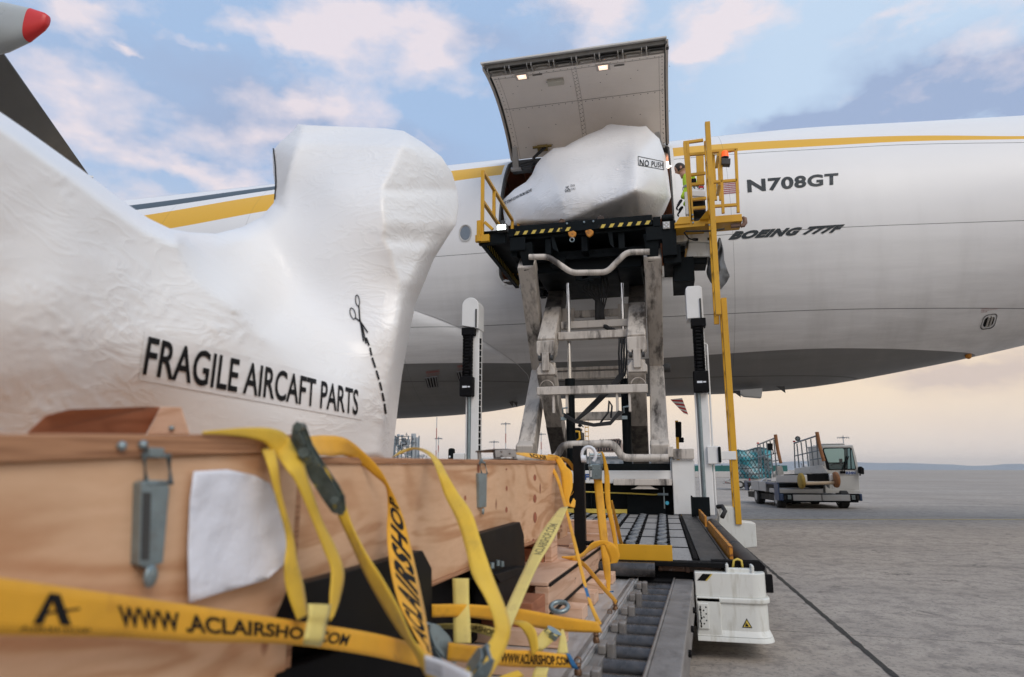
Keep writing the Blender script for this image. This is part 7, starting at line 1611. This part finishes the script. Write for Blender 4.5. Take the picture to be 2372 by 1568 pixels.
# ---- straps
def strap_mat(name, c, c2):
    m = mat(name, c, .55, var=.12, vs=7, dirt=[(c2, .56, .16, 9, (1, 1, 1), .7), ((.07, .055, .03), .66, .08, 24, (1, 1, 1), .6)])
    t = m.node_tree; b = [n for n in t.nodes if n.type == 'BSDF_PRINCIPLED'][0]; b.inputs['Sheen Weight'].default_value = .15
    uv = N(t, 'ShaderNodeUVMap'); s = N(t, 'ShaderNodeSeparateXYZ'); LK(t, uv.outputs[0], s.inputs[0])
    a = MATH(t, 'SINE', MATH(t, 'MULTIPLY', s.outputs[0], 1400.0)); g = MATH(t, 'SINE', MATH(t, 'MULTIPLY', s.outputs[1], 90.0)); h = MATH(t, 'ADD', a, MATH(t, 'MULTIPLY', g, .7))
    bn = N(t, 'ShaderNodeBump'); bn.inputs['Strength'].default_value = .35; bn.inputs['Distance'].default_value = .0008; LK(t, h, bn.inputs['Height']); LK(t, bn.outputs[0], b.inputs['Normal'])
    return m
M['strap'] = strap_mat('orange_webbing', (.76, .37, .012), (.50, .22, .01)); M['strap_old'] = strap_mat('faded_webbing', (.68, .43, .03), (.40, .26, .035)); M['strap_pale'] = strap_mat('pale_webbing', (.68, .54, .15), (.46, .34, .10))
def cr(p0, p1, p2, p3, t): return 0.5 * ((2*p1) + (-p0 + p2)*t + (2*p0 - 5*p1 + 4*p2 - p3)*t*t + (-p0 + 3*p1 - 3*p2 + p3)*t**3)
class Strap:
    def __init__(s, rows, Z=None, n=7):
        R_ = []
        for r in rows:
            ax, ay, bx_, by = r[:4]; va = r[4]; vb = r[5] if len(r) > 5 else va
            if Z: ax, ay = Z(ax, ay); bx_, by = Z(bx_, by)
            R_.append((np.array(fp(ax, ay, va)), np.array(fp(bx_, by, vb))))
        s.A = []; s.B = []; m = len(R_)
        for i in range(m - 1):
            q = [R_[max(0, i-1)], R_[i], R_[i+1], R_[min(m-1, i+2)]]
            for k in range(n): t = k / n; s.A.append(Vector(cr(*[x[0] for x in q], t))); s.B.append(Vector(cr(*[x[1] for x in q], t)))
        s.A.append(Vector(R_[-1][0])); s.B.append(Vector(R_[-1][1])); s.n = n
        L = 0; s.L = [0]
        for i in range(1, len(s.A)): L += ((s.A[i] + s.B[i]) / 2 - (s.A[i-1] + s.B[i-1]) / 2).length; s.L.append(L)
    def at(s, row, v, off=.003):           # row index (control row units), v across 0..1 from B to A
        x = min(max(row * s.n, 0), len(s.A) - 1.001); i = int(x); f = x - i; a = s.A[i].lerp(s.A[i+1], f); b = s.B[i].lerp(s.B[i+1], f); p = b.lerp(a, v); return p + (CAM - p).normalized() * off
    def build(s, name, m, parent=None, th=.0025):
        nv = 4; V = []; F_ = []; UV = []
        for i, (a, b) in enumerate(zip(s.A, s.B)):
            w_ = (a - b).length; d = (CAM - (a + b) / 2).normalized()
            for k in range(nv + 1): V.append(a.lerp(b, k / nv) + d * (.0016 * math.sin(math.pi * k / nv))); UV.append((s.L[i], k / nv))
        for i in range(len(s.A) - 1):
            for k in range(nv): o = i * (nv + 1) + k; F_.append((o, o + 1, o + nv + 2, o + nv + 1))
        me = bpy.data.meshes.new(name); me.from_pydata([tuple(v) for v in V], [], F_); u = me.uv_layers.new(name='UVMap')
        for l in me.loops: u.data[l.index].uv = UV[l.vertex_index]
        o = link(name, me, M[m], parent, smooth=True); sm = o.modifiers.new('thick', 'SOLIDIFY'); sm.thickness = th; sm.offset = -1
        return o
def strap(label, rows, m='strap', Z=None, n=7, name='ratchet_strap'):
    s = Strap(rows, Z, n); o = s.build(name, m); tag(o, label, 'strap', 'yellow cargo straps'); return s, o
# long lettered strap across the near crate side
s1, o1 = strap('broad yellow strap with black WWW lettering across the near crate side', [(-160, 1320, -160, 1468, -.55), (0, 1338, 0, 1471, -.55), (245, 1373, 260, 1476, -.56), (433, 1400, 450, 1487, -.56), (669, 1435, 668, 1493, -.55), (869, 1467, 850, 1518, -.50), (1000, 1500, 985, 1548, -.46)])
decal_text('strap_lettering', 'WWW .ACLAIRSHOP.COM', lambda u, v: s1.at(2.12 + 2.58 * (1 - (1 - u) ** 1.15), .25 + .50 * v), M['ink'], o1, bold=.03, shear=.1, cuts=14)
for q in ([(0, 0), (.22, 0), (.56, 1), (.42, 1)], [(.42, 1), (.66, 1), (.86, 0), (.62, 0)], [(.3, .30), (1.1, .55), (1.1, .62), (.28, .38)]):
    MB().poly([s1.at(1.30 + .38 * u, .22 + .62 * v) for u, v in q]).build('strap_logo', M['ink'], o1)
decal_text('strap_lettering', 'AIRSHOP', lambda u, v: s1.at(1.18 + .62 * u, .08 + .09 * v), M['ink'], o1)
# loops hanging from the crate top
strap('narrow yellow strap folded over the crate edge, behind the paper corner', [(470, 1000, 478, 1006, 1.55), (570, 1000, 556, 1012, 1.50), (618, 1012, 590, 1022, 1.47), (643, 1065, 618, 1068, -.565), (655, 1150, 641, 1155, -.55), (680, 1240, 664, 1245, -.55), (690, 1300, 660, 1308, -.54), (705, 1360, 664, 1362, -.54), (714, 1425, 690, 1437, -.53)], 'strap_old')
strap('yellow strap hanging in a long loop left of the dark ratchet', [(560, 992, 575, 1003, 1.5), (640, 995, 625, 1008, 1.47), (672, 1018, 625, 1030, 1.45), (700, 1060, 660, 1080, -.54), (718, 1118, 687, 1118, -.52), (748, 1207, 724, 1203, -.51), (776, 1262, 752, 1275, -.50), (798, 1325, 768, 1320, -.49), (789, 1385, 765, 1382, -.48), (775, 1425, 765, 1440, -.47)], 'strap_old')
strap('yellow knot loop tied around the lettered strap', [(768, 1400, 715, 1398, -.47), (764, 1425, 716, 1425, -.46), (757, 1448, 712, 1445, -.46), (752, 1480, 706, 1478, -.45), (742, 1498, 702, 1494, -.46)], 'strap_pale')
strap('yellow strap bunched flat along the crate rim left of the dark ratchet', [(470, 999, 470, 1006, -.608), (520, 994, 522, 1008, -.60), (575, 990, 575, 1014, -.598), (630, 992, 612, 1024, -.595), (664, 1006, 632, 1044, -.592), (684, 1040, 650, 1066, -.585)], 'strap_old')
# orange strap from the ratchet down to the lower right
s3, o3 = strap('orange strap with upright ACLAIRSHOP lettering curving over the crate', [(700, 1012, 735, 1052, 1.60), (752, 1008, 770, 1056, 1.70), (803, 1016, 800, 1056, 1.78), (846, 1050, 830, 1072, 1.85), (882, 1090, 866, 1101, 1.88), (909, 1140, 893, 1128, 1.90), (936, 1203, 898, 1172, 1.90), (963, 1312, 897, 1234, 1.85), (983, 1406, 905, 1316, 1.75), (990, 1450, 924, 1394, 1.66), (999, 1504, 952, 1450, 1.6), (1010, 1560, 990, 1520, 1.55)])
decal_text('strap_lettering', '.ACLAIRSHOP', lambda u, v: s3.at(10.3 - 4.9 * u, .86 - .72 * v), M['ink'], o3, bold=.04, spacing=1.1, cuts=16)
strap('dirty olive strap running from the dark ratchet to the bottom edge', [(796, 1152, 782, 1195, 1.56), (816, 1218, 811, 1258, 1.55), (847, 1281, 843, 1328, 1.5), (882, 1336, 882, 1399, 1.45), (921, 1406, 921, 1461, 1.38), (952, 1476, 956, 1508, 1.3), (987, 1519, 983, 1562, 1.25), (1050, 1590, 1020, 1610, 1.2)], 'strap_old')
strap('big faded strap arching from the crate top and bending sharply at the bottom', [(925, 1045, 908, 1059, 2.7), (955, 1036, 955, 1042, 2.6), (988, 1042, 982, 1048, 2.35), (1018, 1066, 1000, 1062, 2.2), (1038, 1102, 1014, 1098, 2.1), (1061, 1141, 1030, 1148, 2.05), (1093, 1188, 1057, 1203, 1.95), (1116, 1258, 1077, 1266, 1.85), (1143, 1336, 1093, 1328, 1.75), (1171, 1406, 1124, 1383, 1.65), (1183, 1453, 1143, 1432, 1.58), (1175, 1495, 1143, 1470, 1.55), (1150, 1545, 1112, 1512, 1.5), (1120, 1590, 1070, 1560, 1.45)], 'strap_old')
s6, o6 = strap('pale lettered strap slanting from the crate corner down to the left', [(1316, 1172, 1296, 1176, 3.6), (1288, 1238, 1253, 1234, 3.0), (1245, 1312, 1214, 1316, 2.6), (1202, 1410, 1173, 1406, 2.2), (1182, 1462, 1174, 1434, 2.0)], 'strap_pale')
decal_text('strap_lettering', 'ACLAIRSHOP.COM', lambda u, v: s6.at(.7 + .95 * (1-u), .2 + .6 * (1 - v)), mat('faded_ink', (.22, .18, .07), .7), o6, bold=.03)
strap('wide orange strap stretched level to the pallet edge', [(1001, 1400, 1001, 1430, 2.1), (1085, 1400, 1085, 1430, 2.2), (1202, 1410, 1194, 1445, 2.35), (1300, 1428, 1292, 1462, 2.5), (1386, 1440, 1396, 1466, 2.62)])
s8, o8 = strap('orange strap with www lettering and blue end low in the tangle', [(1040, 1488, 1036, 1530, 1.85), (1167, 1504, 1163, 1543, 2.0), (1241, 1508, 1241, 1547, 2.1), (1315, 1516, 1330, 1547, 2.2)])
decal_text('strap_lettering', 'WWW.ACLAIRSHOP.COM', lambda u, v: s8.at(.95 + 1.95 * u, .2 + .6 * v), M['ink'], o8, bold=.03)
t8 = Strap([(1312, 1512, 1326, 1548, 2.19), (1320, 1514, 1342, 1552, 2.2)]); t8.build('blue_tab', 'strapblue', o8)
strap('short pale strap hanging straight between the black brackets', [(1048, 1340, 1086, 1340, 2.25), (1050, 1400, 1087, 1400, 2.2), (1050, 1450, 1090, 1450, 2.15), (1051, 1490, 1091, 1490, 2.1)], 'strap_pale')
s9, o9 = strap('pale lettered strap lying behind the big bend', [(1000, 1446, 1005, 1456, 2.5), (1060, 1444, 1060, 1458, 2.4), (1110, 1446, 1105, 1466, 2.3), (1155, 1458, 1145, 1478, 2.25)], 'strap_pale')
decal_text('strap_lettering', 'ACLAIRSHOP', lambda u, v: s9.at(.9 + 1.9 * u, .2 + .6 * (v)), M['ink'], o9, bold=.02)
strap('faded strap curling down right of the big bend', [(1170, 1445, 1195, 1438, 2.2), (1200, 1450, 1222, 1442, 2.15), (1222, 1478, 1242, 1462, 2.1), (1232, 1520, 1248, 1504, 2.05)], 'strap_old')
strap('pale strap fold beside the silver shackle above the lower strap', [(1228, 1504, 1250, 1512, 2.35), (1235, 1490, 1262, 1502, 2.35), (1256, 1462, 1285, 1482, 2.4), (1275, 1450, 1300, 1462, 2.45)], 'strap_pale')
strap('pale strap end hanging left of the near wood block', [(1290, 1512, 1316, 1512, 2.3), (1296, 1480, 1312, 1482, 2.4), (1300, 1456, 1306, 1458, 2.5)], 'strap_pale')
strap('pale strap stub with barcode print at the bottom edge', [(1225, 1600, 1262, 1600, 2.0), (1234, 1560, 1268, 1560, 2.02), (1240, 1545, 1272, 1546, 2.05)], 'strap_pale')
strap('pale strap tail crossing under the orange one', [(1120, 1590, 1150, 1600, 1.95), (1160, 1566, 1180, 1580, 2.0), (1200, 1552, 1215, 1565, 2.05)], 'strap_old')
# cords and straps at the far crate corner and the post
s10, o10 = strap('thin speckled yellow cord from the crate corner to the pallet edge', [(1264, 1066, 1273, 1066, 4.3), (1288, 1110, 1295, 1108, 4.1), (1306, 1172, 1312, 1170, 3.8), (1330, 1270, 1338, 1270, 3.3), (1358, 1380, 1366, 1382, 2.95), (1384, 1450, 1394, 1445, 2.72)])
mb = MB(); 
for i in range(18): mb.poly([s10.at(.1 + i * .16, .1), s10.at(.16 + i * .16, .5), s10.at(.19 + i * .16, .5), s10.at(.13 + i * .16, .1)])
mb.build('black_fleck', M['ink'], o10)
MB().poly([s10.at(3.72, 0, .004), s10.at(3.72, 1, .004), s10.at(4.1, 1, .004), s10.at(4.1, 0, .004)]).build('blue_tab', M['strapblue'], o10)
s17, o17 = strap('orange strap lying flat along the crate top at the far corner', [(1180, 1047, 1215, 1056, 3.7), (1225, 1049, 1235, 1061, 3.9), (1262, 1054, 1265, 1066, 4.1), (1290, 1056, 1285, 1070, 4.25)])
decal_text('strap_lettering', 'ACLAIR', lambda u, v: s17.at(.9 + 1.2 * u, .9 - .8 * (1-v)), M['ink'], o17, bold=.03)
strap('orange strap draped over the far crate corner ending in a knot', [(1270, 1052, 1266, 1062, 4.2), (1296, 1058, 1284, 1064, 4.25), (1312, 1080, 1296, 1088, 4.2), (1325, 1095, 1300, 1108, 4.15), (1326, 1130, 1303, 1140, 4.1), (1318, 1160, 1308, 1166, 4.05), (1330, 1176, 1318, 1172, 4.0), (1333, 1160, 1328, 1154, 4.05)])
strap('twisted orange strap behind the knotted one at the crate corner', [(1296, 1062, 1302, 1058, 4.3), (1314, 1072, 1322, 1068, 4.35), (1330, 1100, 1335, 1098, 4.4), (1330, 1135, 1336, 1120, 4.4), (1320, 1150, 1326, 1145, 4.35)])
s12, o12 = strap('orange lettered strap pulled tight down from the ratchet at the black post', [(1374, 1100, 1393, 1100, 4.4), (1378, 1140, 1397, 1137, 4.4), (1386, 1219, 1405, 1219, 4.3), (1397, 1316, 1414, 1316, 4.2), (1408, 1375, 1414, 1375, 4.15), (1413, 1418, 1421, 1418, 4.1)])
decal_text('strap_lettering', 'AIRSHOP.COM', lambda u, v: s12.at(.95 + 1.75 * u, .2 + .55 * (1 - v)), M['ink'], o12, bold=.03)
MB().poly([fp(1411, 1370, 4.1), fp(1421, 1368, 4.1), fp(1424, 1384, 4.1), fp(1416, 1388, 4.1)]).build('blue_tab', M['strapblue'], o12)
strap('second orange strap through the post shackle, right of the lettered one', [(1379, 1056, 1386, 1052, 4.42), (1392, 1048, 1398, 1050, 4.42), (1399, 1085, 1411, 1100, 4.42), (1402, 1160, 1414, 1160, 4.4), (1416, 1228, 1424, 1220, 4.35), (1424, 1280, 1434, 1280, 4.3)])
strap('thin orange strap running to the far pallet stud', [(1415, 1160, 1418, 1158, 4.5), (1424, 1210, 1432, 1210, 4.7), (1440, 1278, 1448, 1276, 4.9), (1464, 1332, 1470, 1328, 5.1), (1466, 1340, 1472, 1345, 5.1)])
strap('loose orange strap looped around the foot of the black post', [(1301, 1289, 1301, 1292, 3.9), (1345, 1283, 1345, 1292, 4.0), (1374, 1256, 1366, 1278, 4.1), (1402, 1252, 1396, 1262, 4.12), (1424, 1262, 1404, 1272, 4.1), (1436, 1285, 1414, 1300, 4.1), (1430, 1304, 1410, 1306, 4.1)])
strap('thin yellow strap crossing the skid beam to the blue tab', [(1302, 1292, 1304, 1288, 4.0), (1346, 1308, 1350, 1300, 3.9), (1392, 1362, 1398, 1354, 3.6), (1418, 1390, 1424, 1384, 3.45), (1426, 1400, 1430, 1392, 3.4)])
# ratchets and fittings
def ratchet(label, O_, ax, up, L, W_, m='zinc', dark=False):
    """two side plates with holes' bosses, spool and handle; ax along the strap, up across, built round its centre"""
    T = thing('ratchet_buckle', O_, label, 'ratchet buckle', 'ratchet buckles on the straps'); ax = ax.normalized(); nn = ax.cross(up).normalized(); up = nn.cross(ax).normalized()
    if nn.dot(CAM - O_) < 0: nn = -nn
    def pl(s):
        c = O_ + up * (s * W_ / 2); pr = [(-.5, -.10), (-.38, -.24), (-.05, -.34), (.25, -.26), (.5, -.10), (.5, .08), (.2, .30), (-.1, .36), (-.4, .2), (-.5, .10)]
        return [c + ax * (a * L) + nn * (b * L * .55) for a, b in pr]
    for s in (-1, 1): WP('side_plate', m, lambda mb: mb.prism(pl(s), up * .003 * s), T, .0008)
    WP('spool', m, lambda mb: mb.cyl(O_ - up * W_ * .6, O_ + up * W_ * .6, L * .09, 12), T, 0, smooth='auto')
    WP('handle_bar', m, lambda mb: (mb.cyl(O_ + ax * L * .42 - up * W_ * .5, O_ + ax * L * .42 + up * W_ * .5, L * .05, 10), mb.cyl(O_ - ax * L * .42 - up * W_ * .5, O_ - ax * L * .42 + up * W_ * .5, L * .045, 10)), T, 0, smooth='auto')
    WP('handle_plate', m, lambda mb: mb.prism([O_ + ax * L * a + up * W_ * b + nn * L * .2 for a, b in ((-.1, -.42), (.34, -.42), (.40, -.25), (.40, .25), (.34, .42), (-.1, .42))], nn * .003), T, .001)
    WP('rivet', m, lambda mb: [mb.ball(O_ + ax * L * a + up * W_ * b + nn * L * .215, L * .03, 5) for a, b in ((.05, -.25), (.05, .25), (.25, 0))], T, 0)
    return T
dm = mat('oily_steel', (.085, .105, .095), .38, .5, var=.35, vs=30, dirt=[((.42, .35, .05), .60, .05, 26, (1, 1, 1), .8), ((.3, .33, .33), .66, .05, 40, (1, 1, 1), .7)], bump=.3)
a = pk(688, 985, 1.42); b_ = pk(786, 1185, 1.44)
def big_ratchet():
    T = thing('ratchet_buckle', (a + b_) / 2, 'dark oily ratchet buckle with yellow stained slots hanging over the crate edge', 'ratchet buckle', 'ratchet buckles on the straps')
    ol = [(1520, 262), (1545, 236), (1568, 262), (1600, 350), (1660, 450), (1735, 560), (1766, 620), (1772, 690), (1750, 722), (1725, 712), (1680, 650), (1610, 540), (1555, 420), (1510, 340)]
    WP('side_plate', dm, lambda mb: mb.prism([pk(*ZW(x, y), 1.42) for x, y in ol], -FW * .004), T, .002)
    WP('side_plate', dm, lambda mb: mb.prism([pk(*ZW(x + 26, y + 8), 1.46) for x, y in ol], -FW * .004), T, .002)
    for pts in ([(1622, 520), (1652, 510), (1668, 545), (1640, 556)], [(1680, 470), (1705, 500), (1732, 560), (1712, 556)], [(1600, 400), (1620, 396), (1640, 440), (1618, 440)]):
        WP('strap_slot', 'strap_old', lambda mb: mb.prism([pk(*ZW(x, y), 1.4185) for x, y in pts], -FW * .0), T, 0)
    WP('spool', dm, lambda mb: (mb.cyl(pk(*ZW(1575, 400), 1.40), pk(*ZW(1600, 410), 1.47), .012, 12), mb.cyl(pk(*ZW(1545, 270), 1.40), pk(*ZW(1570, 270), 1.47), .010, 12), mb.cyl(pk(*ZW(1735, 650), 1.40), pk(*ZW(1750, 650), 1.47), .009, 12)), T, 0, smooth='auto')
    WP('toothed_gear', dm, lambda mb: mb.prism([pk(*ZW(1590 + (30 + 7 * (k % 2)) * math.cos(k * .449), 440 + (30 + 7 * (k % 2)) * math.sin(k * .449)), 1.415) for k in range(14)], -FW * .003), T, .001)
    WP('release_bar', dm, lambda mb: mb.prism([pk(*ZW(x, y), 1.41) for x, y in ((1530, 300), (1560, 290), (1590, 360), (1560, 372))], -FW * .008), T, .002)
big_ratchet()
def P3(x, y, k): return pk(*ZB(x, y), k)
ratchet('silver ratchet buckle low in the strap tangle beside the orange lettering', P3(685, 1290, 1.9), P3(780, 1420, 1.9) - P3(640, 1210, 1.9), P3(740, 1270, 1.8) - P3(640, 1310, 2.0), .13, .055)
ratchet('grey ratchet buckle at the very bottom under the big bent strap', P3(915, 1440, 1.45), P3(960, 1370, 1.45) - P3(870, 1500, 1.45), P3(990, 1480, 1.4) - P3(860, 1420, 1.5), .09, .05)
ratchet('bright ratchet buckle below the shackle ring on the black post', P3(1604, 245, 4.4), P3(1600, 300, 4.4) - P3(1600, 190, 4.4), P3(1650, 245, 4.4) - P3(1560, 245, 4.4), .19, .075)
ratchet('dull grey ratchet buckle lying on the far crate top', P3(1020, 180, 3.6), P3(1110, 178, 3.65) - P3(940, 185, 3.6), Vector((0, .2, 1)), .24, .05, 'rail')
ratchet('small chrome buckle between the pale straps near the wood block', P3(1345, 1235, 2.4), P3(1400, 1270, 2.4) - P3(1290, 1200, 2.4), P3(1380, 1200, 2.4) - P3(1310, 1280, 2.45), .06, .035, 'zinc')
def ring(label, c, r, ax1, ax2, th, m='zinc'):
    o = WP('shackle_ring', m, lambda mb: mb.tube([c + ax1 * (r * math.cos(t)) + ax2 * (r * math.sin(t)) for t in [rad(v) for v in range(0, 360, 18)]], th, 10, close=True), None, 0, smooth=True); tag(o, label, 'shackle'); return o
ring('pale oval shackle ring lying beside the yellow stop plate', P3(1775, 735, 4.9) - Vector((0, 0, .0)), .055, Vector((1, 0, 0)), Vector((0, 1, .25)), .013)
ring('pale shackle ring on the skid above the chrome buckle', P3(1390, 1078, 2.9), .038, Vector((1, 0, 0)), Vector((0, .8, .4)), .011)
for i, (x, y, k, lab) in enumerate(((1828, 925, 5.0, 'brown stud fitting at the far pallet corner'), (1722, 1075, 3.55, 'brown stud fitting under the blue strap tab'), (1690, 1135, 3.45, 'brown stud fitting nearest the crossing of two thin straps'), (1608, 1255, 2.75, 'rusty stud fitting where the broad orange strap ends'), (1500, 1440, 2.35, 'brown stud fitting at the end of the blue tipped strap'))):
    c = P3(x, y, k); o = WP('stud_fitting', mat('brass_stud', (.16, .09, .05), .4, .6, var=.3, vs=60) if i == 0 else bpy.data.materials['brass_stud'], lambda mb: (mb.tube([c + Vector((0, 0, z * .8)) for z in (-.03, -.012, 0, .012, .02)], [.014, .015, .010, .013, .008], 12), mb.tube([c + Vector((.012 * math.cos(t), 0, .024 + .012 * math.sin(t))) for t in [rad(v) for v in range(0, 360, 30)]], .003, 6, close=True)), None, 0, smooth='auto'); tag(o, lab, 'fitting', 'strap end studs')
# white label tag on the strap at the bottom
tg = Strap([(983, 1518, 985, 1560, 1.18), (1030, 1533, 1030, 1580, 1.15), (1090, 1560, 1080, 1620, 1.1)]); to = tg.build('strap_tag', 'label'); tag(to, 'white printed care tag sewn on the olive strap at the bottom', 'tag', None)
mb = MB(); random.seed(6)
for i in range(13): u = .12 + i * .06; mb.poly([tg.at(u, .2, .002), tg.at(u + .02 + .02 * random.random(), .2, .002), tg.at(u + .02, .8, .002), tg.at(u, .8, .002)])
mb.build('printed_bar', mat('grey_print', (.3, .32, .36), .6), to)
# ================================================================== air
hz = MB().box((-7500, -3500, -1.0), (7500, 9500, 130)).build('haze', None, None)
hz['kind'] = 'stuff'
hm = bpy.data.materials.new('haze_air'); hm.use_nodes = True; t = hm.node_tree; t.nodes.clear()
o_ = N(t, 'ShaderNodeOutputMaterial'); v_ = N(t, 'ShaderNodeVolumePrincipled'); v_.inputs['Color'].default_value = (.96, .95, .95, 1); v_.inputs['Density'].default_value = .00010; v_.inputs['Anisotropy'].default_value = .2
LK(t, v_.outputs[0], o_.inputs['Volume']); hz.data.materials.append(hm)
